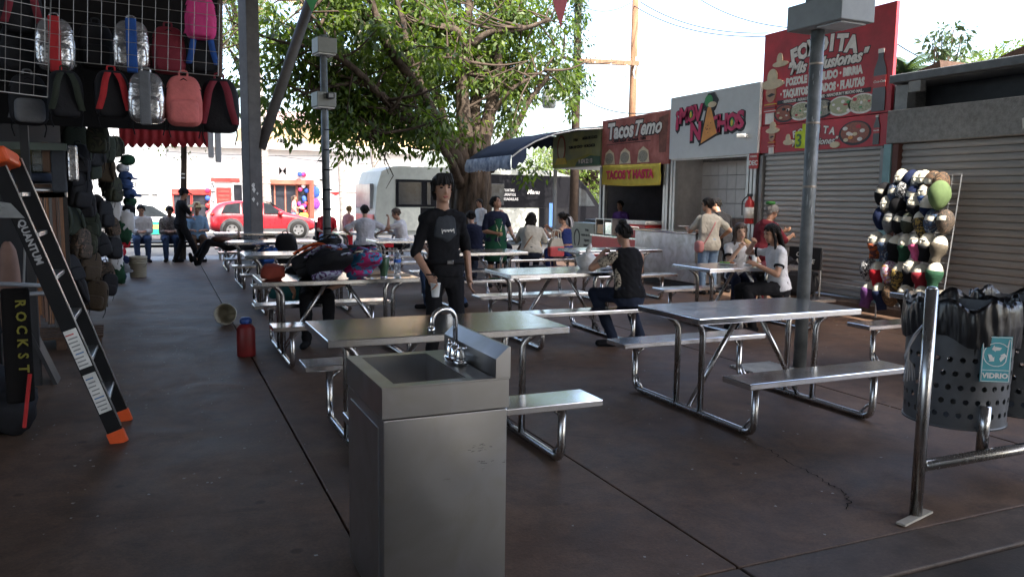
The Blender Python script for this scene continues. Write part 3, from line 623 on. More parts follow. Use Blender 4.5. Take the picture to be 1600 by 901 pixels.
arc = [(0, 0, .06), (0, 0, .17)]+[(-.055+.055*math.cos(a), -.012*(1-math.cos(a)), .18+.05*math.sin(a)) for a in [R(15*i) for i in range(13)]]+[(-.113, -.025, .155)]
MB().tube(arc, .0105, 12).build('spout', CHROME, fa, True); MB().cyl((-.1128, -.025, .16), (-.114, -.025, .135), .015, .015, 14).build('aerator', CHROME, fa, True)
for s in (-1, 1):
    h = MB().lathe([(.02, 0), (.022, .015), (.016, .04), (.012, .05)], 12, (0, s*.062, .02)).build('handle', CHROME, fa, True)
    MB().tube([(0, s*.062, .068), (.01, s*.105, .078)], [.011, .006], 8).build('lever', CHROME, h, True)
# ------------------------------------------------------------------ perforated bins on a tube stand
BING = mat('bin_dark_grey', (.1, .103, .11), .38, .3, .15, 5, .1)
def bin_mesh(r, h, z0):
    """sheet cylinder with real round holes"""
    nu, rows = 56, 5; mb = MB(); hz = .078; zb = .035
    pt = lambda a, z: (r*(1-.06*(1-z/h))*math.cos(a), r*(1-.06*(1-z/h))*math.sin(a), z0+z)
    da = 2*math.pi/nu
    def band(za, zc, seg=1):
        o = len(mb.v)
        for j in range(seg+1):
            for k in range(nu*2): mb.v.append(pt(k*da/2, za+(zc-za)*j/seg))
        for j in range(seg):
            for k in range(nu*2): a, b = o+j*nu*2+k, o+j*nu*2+(k+1) % (nu*2); mb.f.append((a, b, b+nu*2, a+nu*2))
    band(0, zb); band(zb+rows*hz, h, 3)
    for j in range(rows):
        za = zb+j*hz
        for k in range(nu):
            a0 = k*da
            if (k+j) % 2: # plain cell
                mb.add([pt(a0, za), pt(a0+da/2, za), pt(a0+da, za), pt(a0+da, za+hz), pt(a0+da/2, za+hz), pt(a0, za+hz)], [(0, 1, 4, 5), (1, 2, 3, 4)]); continue
            o = len(mb.v); sq, ci = [], []
            for q in range(8):
                an = 2*math.pi*q/8; cx, cz = math.cos(an), math.sin(an); mx = max(abs(cx), abs(cz))
                sq.append(pt(a0+da/2+cx/mx*da/2, za+hz/2+cz/mx*hz/2)); ci.append(pt(a0+da/2+cx*.0165/r, za+hz/2+cz*.0165))
            mb.v += sq+ci; mb.f += [(o+q, o+(q+1) % 8, o+8+(q+1) % 8, o+8+q) for q in range(8)]
    mb.v += [pt(k*da, 0) for k in range(nu)]; n0 = len(mb.v)-nu; mb.f.append(tuple(range(n0, n0+nu)))
    return mb
PLB = mat('bin_bag_plastic', (.01, .01, .012), .3, 0, .2, 4, .22, 12, coat=.15)
def bag_mesh(r, z1, rs):
    mb = MB(); nu, nv = 128, 20; rr = random.Random(rs); ph = [rr.uniform(0, 6) for _ in range(8)]
    for j in range(nv+1):
        for k in range(nu):
            a = 2*math.pi*k/nu; t = j/nv
            if t < .55: q = t/.55; rad = r*(1.015+.03*math.sin(q*math.pi)); z = z1-.2+.22*q+.03*math.sin(a*2+ph[0])*(1-q)   # outside, hem to lip
            else: q = (t-.55)/.45; rad = r*(.99-.1*q); z = z1+.02-.3*q
            w = math.sin(a*7+ph[1]+q*2)*.5+math.sin(a*13+ph[2]-q*4)*.35+math.sin(a*23+ph[3]+q*7)*.25
            cr_ = noise.noise(Vector((math.cos(a)*3, math.sin(a)*3, t*5+rs)))
            rad += r*.014*w*(1 if t < .55 else 1.5)+r*.045*cr_*(.2 if t < .55 else 1); rad += .004*noise.noise(Vector((math.cos(a)*9, math.sin(a)*9, t*9+rs)))+.005*math.sin(a*37+ph[6]+6*t+2*math.sin(a*5)); z += .016*math.sin(a*5+ph[4])+.02*math.sin(a*9+ph[5])*(1-abs(t-.55))
            mb.v.append((rad*math.cos(a), rad*math.sin(a), z))
    for j in range(nv):
        for k in range(nu): a, b = j*nu+k, j*nu+(k+1) % nu; mb.f.append((a, b, b+nu, a+nu))
    o = nv*nu; mb.f.append(tuple(o+k for k in range(nu))); return mb
st = thing('bin_stand', 'steel tube stand carrying the two perforated bins, with tall post', 'stand', (3.54, 2.78, 0))
MB().cyl((0, 0, .0), (0, 0, 1.19), .031, n=18).build('post', TUBE, st, True)
MB().lathe([(.0315, 0), (.022, .012), (.0, .016)], 16, (0, 0, 1.19)).build('post_cap', TUBE, st, True)
MB().cyl((.04, 0, .27), (2.4, 0, .27), .031, n=16).build('rail', TUBE, st, True)
for x in (.56, 1.42): MB().cyl((x, .06, .27), (x, .06, .52), .031, n=16).build('short_post', TUBE, st, True)
MB().box((-.03, -.02, .008), (.3, .05, .012), R(14), .003).build('base_strip', C('tape_strip', .4, .36, .3, .7), st)
tp_ = MB()
for k in range(5): tp_.tube(smoothpath([(0, .04, 1.0), (-.06-.01*k, .05, .93-.02*k), (-.1+.012*k, .04, .8), (-.12+.02*k, .03, .72)]), .006+.002*(k % 2), 5, flat=.4)
tp_.build('tape_loop', C('clear_tape', .3, .3, .32, .2), st, True)
TEALS = C('teal_sticker', .08, .36, .42, .5, var=.06)
for i, (x, y, lab) in enumerate(((4.2, 3.1, 'dark grey perforated bin with black bag and turquoise recycling sign'), (4.78, 3.12, 'second perforated bin, cut off by the right edge of the picture'))):
    bn_ = thing('litter_bin', lab, 'bin', (x, y, .38), 0, 'perforated bins on the tube stand')
    MBb = bin_mesh(.282, .67, 0).build('drum', BING, bn_, False); sm = MBb.modifiers.new('s', 'SOLIDIFY'); sm.thickness = .004
    MB().lathe([(.258, 0), (.272, 0), (.272, .012), (.258, .012)], 44, (0, 0, -.006)).build('bottom_ring', BING, bn_, True)
    bag = bag_mesh(.29, .68, 3+i).build('bin_bag', PLB, None, True, loc=(x, y, .38)); tag(bag, ('black plastic bag lining the bin with the turquoise sign', 'black plastic bag lining the second bin at the picture edge')[i], 'bag')
    if i == 0:
        an = math.atan2(-3.12, -4.06)+.62
        RM = Matrix.Rotation(an+math.pi/2, 4, 'Z'); ss = thing('recycling_sign', 'turquoise glass recycling sign reading VIDRIO fixed on the perforated bin', 'sign', (x+.302*math.cos(an), y+.302*math.sin(an), .66), an+math.pi/2-.25); ss.scale = (.8, 1, .76)
        MB().b2(-.095, .095, -.004, .004, 0, .33, .002).build('panel', TEALS, ss)
        fr = MB()
        for a_, b_, c_, d_ in ((-.09, .09, .322, .326), (-.09, .09, .004, .008), (-.09, .09, .085, .089)): fr.b2(a_, b_, -.0055, -.0045, c_, d_)
        fr.b2(-.09, -.086, -.0056, -.0046, .005, .325); fr.b2(.086, .09, -.0056, -.0046, .005, .325); fr.build('border', WHITE, ss)
        text('VIDRIO', .05, WHITE, ss, (0, -.0065, .046), 'lettering', SOUTH, .002, 0, .001)
        lf = MB(); lp = [(.0+.085*math.cos(t), .2+.085*math.sin(t)) for t in [R(20*k) for k in range(2, 16)]]
        lp = [(.075, .31)]+lp+[(.06, .15)]
        for p, q in zip(lp, lp[1:]+lp[:1]):
            d = Vector((q[1]-p[1], p[0]-q[0])); d = d.normalized()*.0025 if d.length else d
            lf.prism([(p[0]-d.x, p[1]-d.y), (q[0]-d.x, q[1]-d.y), (q[0]+d.x, q[1]+d.y), (p[0]+d.x, p[1]+d.y)], -.007, -.0045, 'y')
        lf.build('leaf_outline', WHITE, ss)
        for k in range(3):
            a0 = R(90+120*k); aw_ = MB(); cx, cz = 0, .2
            P2 = lambda r_, a_: (cx+r_*math.cos(a_), cz+r_*math.sin(a_))
            aw_.prism([P2(.058, a0-.55), P2(.058, a0+.25), P2(.03, a0+.3), P2(.036, a0-.5)], -.0068, -.0042, 'y')
            aw_.prism([P2(.07, a0+.28), P2(.05, a0+.75), P2(.022, a0+.35)], -.0069, -.0043, 'y'); aw_.build('arrow_mark', WHITE, ss)
# ------------------------------------------------------------------ lamp posts
LPM = mat('lamp_post_paint', (.14, .16, .17), .5, .2, .3, 6, .15, tint=(.22, .235, .24))
lp = thing('lamp_post', 'worn blue-grey steel lamp pole with a flat box lamp head, right', 'lamp post', (5.72, 5.9, 0))
MB().tube([(0, 0, 0), (0, 0, 3.3)], .062, 20).build('pole', LPM, lp, True)
pts = [atz(1241, 51, 3.1), atz(1331, 26, 3.1), atz(1368, 33, 3.1)]
hd = MB(); hd.b2(-.2, .2, -.47, .2, 3.22, 3.45, .008); hd.build('lamp_head', C('lamp_head_paint', .24, .255, .26, .5, var=.12), lp)
MB().b2(-.15, .15, -.42, -.14, 3.205, 3.219).build('lens', C('frosted_lens', .42, .44, .46, .35), lp)
MB().b2(-.14, .14, -.42, .04, 3.452, 3.6, .01).build('ballast_box', LPM, lp)
for z in (1.75, 2.35, 2.9): MB().lathe([(.0625, 0), (.065, .003), (.065, .02), (.0625, .023)], 20, (0, 0, z)).build('strap', mat('strap_metal', (.35, .3, .25), .5, .6), lp, True)
for k in range(14):
    a = R(rnd.uniform(190, 290)); z = rnd.uniform(1.5, 2.9); r = .063; w = rnd.uniform(.05, .16); h = rnd.uniform(.02, .07)
    MB().add([(r*math.cos(a), r*math.sin(a), z-h), (r*math.cos(a+w), r*math.sin(a+w), z), (r*math.cos(a+w*.8), r*math.sin(a+w*.8), z+h), (r*math.cos(a-.05), r*math.sin(a-.05), z+h*.5)], [(0, 1, 2, 3)]).build('paint_chip', C('bare_primer', .42, .45, .46, .6), lp)
b0 = aty(512, 392, 14.2)
l2 = thing('lamp_post', 'slim grey pole with two stacked box lamp heads between the tables', 'lamp post', (b0.x, 14.2, 0))
MB().tube([(0, 0, 0), (-.03, 0, 4.35)], [.075, .06], 14).build('pole', LPM, l2, True)
HB = C('pale_lamp_head', .2, .21, .19, .5, var=.1)
for u, v, h in ((507, 85, .26), (506, 168, .25)):
    p = aty(u, v, 14.2)-Vector((b0.x, 14.2, 0)); MB().box((p.x, 0, p.z+h/2), (.34, .34, h), R(8), .012).build('lamp_head', HB, l2); MB().box((p.x, 0, p.z-.012), (.3, .3, .02), R(8)).build('lens', OFFW, l2)
p = aty(516, 150, 14.0)-Vector((b0.x, 14.2, 0)); MB().box((p.x, -.23, p.z), (.12, .1, .1), .1, .008).build('floodlight', DARK, l2); MB().box((p.x, -.281, p.z), (.08, .004, .06), .1).build('flood_lens', GREYP, l2)
for k in range(14): MB().lathe([(.0, 0), (.079-.001*k*.5, 0), (.079-.001*k*.5, .014), (0, .014)], 10, (-.02, 0, .7+.17*k), Matrix.Rotation(.12*(-1)**k, 4, 'X')).build('cable_tie', BLACK, l2)
# ------------------------------------------------------------------ stepladder on the left
ORG = C('orange_plastic', .75, .1, .02, .45); FIB = C('black_fibreglass', .01, .01, .011, .62, var=.2, bump=.05, spec=.2); ALU = mat('aluminium', (.6, .6, .6), .3, 1, .1)
ld = thing('stepladder', 'black fibreglass stepladder with orange feet leaning at the left stall', 'ladder', (-.3, 5.64, 0))
o_ = Vector((-.3, 5.64, 0))
nA, nB = Vector((0, 0, 0)), aty(-4, 262, 5.78)-o_
fA, fB = atz(196, 656)-o_, aty(22, 250, 6.12)-o_
nB2, fB2 = nB, fB
def rail(a, b, nm, th=.03, wd=.092):
    d = (b-a); L = d.length; z = d.normalized(); y = Vector((0, 1, 0)); x = y.cross(z).normalized(); y = z.cross(x)
    M = Matrix((( x.x, y.x, z.x, 0), (x.y, y.y, z.y, 0), (x.z, y.z, z.z, 0), (0, 0, 0, 1)))
    o = MB().box(a+z*L/2-Vector((0, 0, 0))+Vector((0, 0, .0)), (wd, th, L), 0, .006, M).build('rail', FIB, ld)
    ft = MB().box(a+z*.035, (wd+.016, th+.016, .09), 0, .006, M).build('foot', ORG, ld)
    MB().box(a+z*(L/2+.05)+x*(wd/2+.003), (.005, th+.006, L-.1), 0, 0, M).build('glint_strip', ALU, ld)  # metal strip stands in for the bright reflection along the rail edge
    return x, y, z, L, M
x, y, z, L, M = rail(nA, nB, 'n'); rail(fA, fB, 'f', .03, .08)
for t in (.16, .31, .46, .61, .76, .9):
    a, b = nA.lerp(nB, t), fA.lerp(fB, t*.985)
    MB().box((a+b)/2, (.085, (b-a).length-.03, .028), 0, .004, Matrix.Rotation(math.atan2(b.x-a.x, -(b.y-a.y))*-.0, 4, 'Z')).build('step', ALU, ld)
for t, h, mm in ((.355, .26, OFFW), (.19, .27, OFFW)):
    MB().box(nA.lerp(nB, t)-y*.0165, (.078, .002, h), 0, 0, M).build('sticker', mm, ld)
    for k in range(9): MB().box(nA.lerp(nB, t)-y*.0182+z*(-h*.42+k*h*.1)-x*rnd.uniform(0, .012), (rnd.uniform(.04, .062), .0015, .008), 0, 0, M).build('sticker_print', (RED if k == 8 and t > .3 else C('sticker_blue', .06, .14, .3) if k in (3, 8) else C('sticker_grey', .2, .2, .2)), ld)
Mt = M.to_3x3() @ Matrix.Rotation(R(90), 3, 'X') @ Matrix.Rotation(R(-90), 3, 'Z')
text('QUANTUM', .058, C('rail_print', .35, .35, .35), ld, nA.lerp(nB, .74)-y*.017, 'lettering', Mt, .002, 0, .001)
tcap = MB().box(nB.lerp(fB, .5)+z*.03, (.12, .44, .1), 0, .02, M).build('top_cap', ORG, ld)
br = nA.lerp(nB, .86); MB().prism([(br.x-.6, br.z-.05), (br.x+.05, br.z-.06), (br.x-.02, br.z+.03), (br.x-.25, br.z+.07)], br.y-.03, br.y-.022, 'y').build('bracket', mat('dull_bracket', (.3, .31, .31), .45, .5), ld)
for k in range(3): MB().cyl((br.x-.35+.14*k, br.y-.036, br.z), (br.x-.35+.14*k, br.y-.028, br.z), .012).build('rivet', ALU, ld)
for s in (0, .42):   # the rear legs of the A-frame, out to the left
    a = Vector((-1.75, s+.03, 0)); MB().tube([a, Vector((nB.x-.1, nB.y+s*.8, nB.z))], .025, 6).build('rear_leg', FIB, ld)
# ------------------------------------------------------------------ rack of display heads on the right
rk = thing('wire_rack', 'tall leaning wire grid rack hung with mannequin heads before the shutters', 'rack', (0, 0, 0))
A0, A1 = atx(1368, 492, 9.25), atx(1398, 278, 9.62); B0, B1 = atx(1470, 486, 9.25), atx(1503, 272, 9.62)
A0.z = B0.z = .2
RKM = mat('rack_wire', (.55, .56, .58), .35, .8)
for k in range(9): MB().tube([A0.lerp(B0, k/8), A1.lerp(B1, k/8)], .007 if k in (0, 8) else .004, 6).build('wire', RKM, rk)
for k in range(15): MB().tube([A0.lerp(A1, k/14), B0.lerp(B1, k/14)], .004, 6).build('wire', RKM, rk)
MB().tube([B0+Vector((0, 0, -.2)), B0], .012).build('leg', RKM, rk); MB().tube([A0+Vector((0, 0, -.2)), A0], .012).build('leg', RKM, rk)
HEADM = C('mannequin_foam', .62, .58, .48, .7, var=.06)
CL = {k: C('cover_'+k.replace(' ', '_'), *v, .85, var=.25, scale=18, bump=.1) for k, v in {'navy': (.012, .018, .05), 'black': (.012, .012, .014), 'red': (.38, .02, .03), 'olive': (.05, .055, .04), 'pink': (.55, .1, .22), 'grey': (.16, .165, .17), 'purple': (.12, .05, .16), 'dark green': (.02, .06, .035), 'maroon': (.2, .02, .03), 'tan': (.1, .085, .065), 'blue': (.05, .09, .22)}.items()}
def pat(nm, a, b, sc, c3=None):
    m = bpy.data.materials.new(nm); m.use_nodes = True; n = m.node_tree; p = n.nodes['Principled BSDF']; p.inputs['Roughness'].default_value = .85
    tcn_ = n.nodes.new('ShaderNodeTexCoord'); t = n.nodes.new('ShaderNodeTexNoise'); t.inputs['Scale'].default_value = sc; t.inputs['Detail'].default_value = 2; t.inputs['Distortion'].default_value = 1.5
    n.links.new(tcn_.outputs['Object'], t.inputs['Vector']); r = n.nodes.new('ShaderNodeValToRGB'); r.color_ramp.interpolation = 'CONSTANT'
    r.color_ramp.elements[0].color = (*a, 1); r.color_ramp.elements[1].color = (*b, 1); r.color_ramp.elements[1].position = .5
    if c3: e = r.color_ramp.elements.new(.6); e.color = (*c3, 1)
    n.links.new(t.outputs['Fac'], r.inputs['Fac']); n.links.new(r.outputs['Color'], p.inputs['Base Color']); MATS[nm] = m; return m
CL['brown camouflage'] = pat('camouflage_brown', (.1, .055, .03), (.03, .022, .015), 14, (.2, .12, .06)); CL['leafy camouflage'] = pat('camouflage_leaf', (.07, .05, .035), (.03, .025, .02), 18, (.16, .1, .07))
CL['floral'] = pat('floral_print', (.55, .5, .5), (.4, .1, .3), 12, (.5, .3, .05)); CL['black and white print'] = pat('skull_print', (.02, .02, .025), (.45, .45, .45), 24); CL['blue print'] = pat('blue_print', (.03, .06, .12), (.05, .04, .05), 16, (.25, .3, .35)); CL['orange print'] = pat('flame_print', (.45, .1, .02), (.1, .03, .03), 14)
CL['gold and black print'] = pat('gold_print', (.03, .025, .02), (.3, .2, .05), 16)
def display_head(u, v, x, col, style, label, s=1.):
    p = atx(u, v, x); h = thing('mannequin', label, 'mannequin', p, R(90)+rnd.uniform(-.5, .3), 'mannequins on the wire rack')
    h.rotation_euler = (rnd.uniform(-.1, .25), rnd.uniform(-.22, .22), h.rotation_euler.z)
    s *= .92; HR = (.082*s, .098*s, .13*s)
    jaw = lambda q: Vector((q.x*(1+.25*min(0, q.z/HR[2])), q.y*(1+.2*min(0, q.z/HR[2])), q.z))
    if style != 'full':
        hm_ = MB().sup((0, 0, 0), HR, 1, 1, 14, 12, None, jaw)
        if style == 'low': hm_.sup((0, HR[1]*.95, .012), (.012*s, .018*s, .024*s), 1, 1, 8, 6).sup((0, HR[1]*.8, .045*s), (.05*s, .02*s, .01*s), 1, 1, 8, 6)
        hm_.build('head', HEADM, h, True)
    if style in ('gaiter', 'low'):
        zt = .25 if style == 'gaiter' else -.15; mb = MB(); nn = 14; rings = []
        for k in range(6):
            t = k/5; zz = HR[2]*(zt-(zt+1.55)*t); q = max(.0, 1-min(1, abs(zz/HR[2]))**2)**.5
            rr = max(q, .62)*1.07; rings.append([(rr*HR[0]*math.cos(2*math.pi*i/nn)*(1+.04*math.sin(i*2.3+k)), rr*HR[1]*math.sin(2*math.pi*i/nn), zz) for i in range(nn)])
        mb.loft(rings); mb.build('face_cover', CL[col], h, True)
    elif style in ('balaclava', 'full'):
        mb = MB(); mb.sup((0, 0, -.01), (HR[0]*1.09, HR[1]*1.08, HR[2]*1.12), 1, 1, 20, 14, None, jaw)
        if style == 'balaclava':
            keep = []
            for f in mb.f:
                c = sum((Vector(mb.v[i]) for i in f), Vector())/len(f)
                if c.y > .4*HR[1] and abs(c.z-.02) < .034 and abs(c.x) < .062*s: continue
                keep.append(f)
            mb.f = keep
        mb.build('face_cover', CL[col], h, True)
    elif style == 'hat':
        MB().sup((0, -.005, .045), (HR[0]*1.2, HR[1]*1.2, .1*s), .9, 1, 14, 8).build('hat', CL[col], h, True); MB().lathe([(.0, 0), (.15*s, -.01), (.16*s, -.03), (.14*s, -.02)], 16, (0, 0, .03)).build('brim', CL[col], h, True)
    return h
ROWS = [ (9.56, [(1410, 281, 'black', 'low'), (1423, 283, 'navy', 'full'), (1436, 284, 'grey', 'low'), (1446, 283, 'black', 'low'), (1458, 285, 'brown camouflage', 'balaclava'), (1470, 287, 'brown camouflage', 'full')]),
 (9.5, [(1380, 302, 'black', 'balaclava'), (1399, 303, 'blue print', 'balaclava'), (1413, 300, 'black and white print', 'full'), (1428, 306, 'navy', 'balaclava'), (1447, 304, 'blue', 'low')]),
 (9.46, [(1387, 322, 'tan', 'low'), (1403, 322, 'black', 'full'), (1430, 320, 'black', 'low'), (1451, 322, 'navy', 'low')]),
 (9.42, [(1377, 340, 'navy', 'full'), (1392, 345, 'grey', 'balaclava'), (1407, 346, 'black', 'balaclava'), (1421, 346, 'olive', 'balaclava'), (1439, 347, 'gold and black print', 'gaiter'), (1457, 345, 'blue print', 'balaclava'), (1477, 346, 'leafy camouflage', 'balaclava')]),
 (9.36, [(1369, 378, 'orange print', 'low'), (1385, 383, 'blue print', 'gaiter'), (1400, 384, 'black', 'gaiter'), (1415, 382, 'dark green', 'low'), (1432, 381, 'pink', 'low'), (1449, 381, 'black', 'low'), (1467, 386, 'tan', 'gaiter')]),
 (9.3, [(1357, 420, 'black and white print', 'full'), (1371, 425, 'red', 'gaiter'), (1390, 424, 'floral', 'full'), (1405, 427, 'gold and black print', 'gaiter'), (1424, 420, 'black', 'low'), (1439, 430, 'maroon', 'gaiter'), (1460, 427, 'dark green', 'gaiter')]),
 (9.25, [(1358, 455, 'purple', 'gaiter'), (1375, 458, 'navy', 'gaiter'), (1392, 459, 'brown camouflage', 'full'), (1415, 462, 'black', 'gaiter'), (1440, 464, 'navy', 'gaiter')])]
ORD = ['top', 'second', 'third', 'fourth', 'fifth', 'sixth', 'bottom']; POS = ['first', 'second', 'third', 'fourth', 'fifth', 'sixth', 'seventh']
STY = {'low': 'with {} neck cover', 'full': 'wrapped in {}', 'balaclava': 'in {} balaclava', 'gaiter': 'in {} face cover'}
for j, (x, row) in enumerate(ROWS):
    for i, (u, v, c, sty) in enumerate(row): display_head(u, v, x-.12, c, sty, 'mannequin %s, %s from left in the %s rack row' % (STY[sty].format(c), POS[i], ORD[j]), 1.27)
CL['pale green'] = C('cover_pale_green', .11, .16, .07, .8, var=.2)
display_head(1468, 304, 9.3, 'pale green', 'full', 'large mannequin in pale green cover at the right of the second rack row', 1.5)
# ------------------------------------------------------------------ far side of the street
BY = 41.5
def bx(u): return aty(u, 300, BY).x
def bz(v, u=400): return aty(u, v, BY).z
PEACH = C('peach_plaster', .55, .4, .22, .85, var=.1); WHP = C('white_plaster', .68, .66, .63, .85, var=.06); GRP = C('grey_plaster', .4, .41, .42, .85)
DGL = mat('dark_shop_glass', (.03, .032, .04), .12, .1, .3, 2); REDF = C('red_frame', .42, .05, .04, .5); BROWNF = C('terracotta_frame', .36, .12, .08, .6)
def window(par, x0, x1, z0, z1, fm, gm=None, y=0, mull=1, grill=0):
    f = MB(); t = .07
    f.b2(x0-t, x1+t, y-.09, y+.03, z1, z1+t); f.b2(x0-t, x1+t, y-.1, y+.03, z0-t, z0); f.b2(x0-t, x0, y-.085, y+.03, z0, z1); f.b2(x1, x1+t, y-.085, y+.03, z0, z1)
    for k in range(1, mull): x = x0+(x1-x0)*k/mull; f.b2(x-.03, x+.03, y-.07, y+.02, z0, z1)
    w = f.build('window', fm, par); MB().b2(x0, x1, y-.02, y-.01, z0, z1).build('pane', gm or DGL, w)
    if grill:
        g_ = MB()
        for k in range(grill): x = x0+(x1-x0)*(k+.5)/grill; g_.tube([(x, y-.12, z0-.05), (x, y-.12, z1+.05)], .02, 5)
        for z in (z0+.1, (z0+z1)/2, z1-.1): g_.tube([(x0-.05, y-.14, z), (x1+.05, y-.14, z)], .02, 5)
        g_.build('grille', DARK, w)
    return w
b = thing('street_building', 'low grey office building with white framed glass doors at the far left of the street', 'building', (0, BY, -.03))
x0, x1 = bx(120), bx(262)
MB().b2(x0, x1, 0, 8, 0, bz(205)).build('wall', GRP, b); MB().b2(bx(199), bx(248), -.05, .0-.002, bz(300), bz(283)).build('sign_board', WHITE, b); MB().b2(bx(250), bx(258), -.06, -.002, .0, bz(290)).build('pilaster', PEACH, b)
for u0, u1 in ((200, 207), (211, 233), (237, 246)): window(b, bx(u0), bx(u1), .1, bz(304), WHITE, mat('pale_glass', (.2, .2, .2), .15, 0, .4, .6))
text('EL', .3, BLKI, b, (bx(211), -.06, bz(291)), 'lettering', SOUTH, .01)
b = thing('street_building', 'white row of street shops with red and terracotta framed shopfronts', 'building', (0, BY, -.03))
x0, x1 = bx(262)+.02, bx(662)
MB().b2(x0, x1, .0, 8, 0, bz(222)).build('wall', WHP, b); MB().b2(x0, x1, -.5, -.002, bz(232), bz(222)).build('ledge', WHP, b)
MB().b2(bx(268), bx(330), -.14, -.003, bz(304), bz(296)).build('shopfront_lintel', REDF, b)
window(b, bx(271), bx(297), .15, bz(305), REDF, mull=2); window(b, bx(301), bx(325), .15, bz(305), REDF, mull=1)
MB().b2(bx(330), bx(375), -.12, -.003, bz(284), bz(278)).build('shopfront_lintel', REDF, b)
dr = MB().b2(bx(338), bx(361), -.06, -.003, .02, bz(293)).build('door', REDF, b); MB().b2(bx(341), bx(358), -.07, -.061, bz(305), bz(300)).build('door_sign', RED, dr)
for k in range(8): MB().b2(bx(341), bx(358), -.075, -.061, .3+.2*k, .42+.2*k).build('slat', C('door_slat', .3, .1, .08), dr)
window(b, bx(365), bx(378), .9, bz(288), WHITE)
MB().b2(bx(330), bx(335), -.1, -.003, .2, bz(284)).build('sign_strip', WHITE, b)
for k, ch in enumerate('STYLE'): text(ch, .34, BLKI, b, (bx(332.5), -.11, bz(290)-.42*k), 'lettering', SOUTH, .006)
fr = MB(); fr.b2(bx(408), bx(489), -.3, -.003, bz(286), bz(279)); fr.b2(bx(482), bx(489), -.3, -.003, 0, bz(286.2)); fr.b2(bx(404), bx(408), -.3, -.003, 0, bz(286)); fr.build('shopfront_frame', BROWNF, b)
window(b, bx(412), bx(462), .3, bz(288), BROWNF, mull=3); window(b, bx(465), bx(480), .1, bz(288), BROWNF)
for k in range(22):
    c_ = rnd.choice([CL['navy'], RED, C('toy_purple', .2, .05, .35), WHITE, C('toy_blue', .05, .12, .5), PK]); u = rnd.uniform(466, 479); z = rnd.uniform(.5, 2.7)
    MB().sup((bx(u), -.13, z), (.12, .06, .12), nu=8, nv=5).build('hung_ware', c_, b, True)
for k in range(5): MB().sup((bx(324), -.16, .35+.36*k), (.12, .08, .12), nu=8, nv=6).build('balloon', (C('toy_blue', .05, .12, .5), PK, RED)[k % 3], b, True)
for k in range(3): MB().sup((bx(492), -.16, 1.2+.6*k), (.24, .1, .28), nu=8, nv=6).build('balloon', (C('toy_purple', .2, .05, .35), C('toy_blue', .05, .12, .5), WHITE)[k], b, True)
MB().b2(bx(510), bx(560), -.03, -.002, bz(298), bz(297)).build('red_line', RED, b); MB().prism([(bx(516), bz(298.2)), (bx(533), bz(298.2)), (bx(524.5), bz(303))], -.04, -.004, 'y').build('red_wedge', RED, b)
for u, v, t_, s in ((372, 252, 'EDIC', .5), (372, 257, '', .3), (348, 268, 'FOTOCOPIAS', .35), (442, 264, 'M', .8)):
    if t_: text(t_, s, C('sun_faded_ink', .5, .46, .45, .7), b, (bx(u), -.02, bz(v)), 'lettering', SOUTH, .004)  # pale ink has the washed-out glare of the street put into its colour
b2_ = thing('street_building', 'peach upper storey with barred windows and pink parapet behind the tree', 'building', (0, BY+1.2, bz(222)))
zt = bz(222)
MB().b2(bx(395), bx(690), 0, 7, 0, bz(188)-zt).build('wall', PEACH, b2_); MB().b2(bx(392), bx(694), -.25, 7, bz(188)-zt+.01, bz(186)-zt).build('cornice', WHP, b2_)
MB().b2(bx(395), bx(690), -.1, .3, bz(185.9)-zt, bz(168)-zt).build('parapet', C('pink_plaster', .6, .42, .4, .85), b2_)
for u0, u1 in ((444, 454), (462, 480), (519, 532), (543, 556), (592, 606), (622, 631)): window(b2_, bx(u0), bx(u1), bz(219)-zt-.5, bz(204)-zt-.3, WHITE, mull=2, grill=5)
# ------------------------------------------------------------------ cars
TYRE = C('tyre_rubber', .02, .02, .02, .85); RIM = mat('alloy', (.55, .55, .56), .3, .9); CGL = mat('car_glass', (.025, .03, .035), .06, .0, .2); LAMP = C('tail_lamp', .5, .03, .02, .2); HEADL = C('head_lamp', .6, .6, .6, .15)
def car(name, label, loc, rz, col, stations, L, w, wheels, wr, two=None):
    """stations: (x, z_bottom, z_belt, z_top, roof half width); loft along the car"""
    t = thing(name, label, 'car', loc, rz)
    rings = []
    for x, zb, zl, zt_, hw in stations:
        k = w*(.86 if abs(x) > L*.48 else 1)
        rings.append([(x, -k*.93, zb), (x, -k, zb+.18), (x, -k, zl-.12), (x, -k*.96, zl), (x, -hw, zt_-.03), (x, -hw*.8, zt_), (x, hw*.8, zt_), (x, hw, zt_-.03), (x, k*.96, zl), (x, k, zl-.12), (x, k, zb+.18), (x, k*.93, zb)])
    bm_ = MB().loft(rings); bo = bm_.build('body', col, t, True); ss = bo.modifiers.new('s', 'SUBSURF'); ss.levels = 1; ss.render_levels = 1
    return t
def wheel(t, x, y, r, s):
    wl = MB().lathe([(r*.62, -.1), (r*.96, -.1), (r, -.06), (r, .06), (r*.96, .1), (r*.62, .1)], 24, M=Matrix.Translation((x, y, r)) @ Matrix.Rotation(R(90), 4, 'X'), cap=False).build('wheel', TYRE, t, True)
    rm_ = MB().lathe([(.0, -.07), (r*.64, -.085), (r*.66, -.1), (r*.66, .1), (r*.64, .085), (0, .07)], 20, M=Matrix.Translation((x, y, r)) @ Matrix.Rotation(R(90), 4, 'X')).build('rim', RIM, wl)
    sp = MB()
    for k in range(5):
        a = 2*math.pi*k/5+.3
        for da in (-.2, .2): pass
        sp.box((x+math.cos(a+.6)*r*.42, y-s*-.0+(-.088 if s < 0 else .088), r+math.sin(a+.6)*r*.42), (r*.2, .01, r*.2), M=Matrix.Rotation(-(a+.6), 4, 'Y'))
    sp.build('rim_gap', DARK, wl)
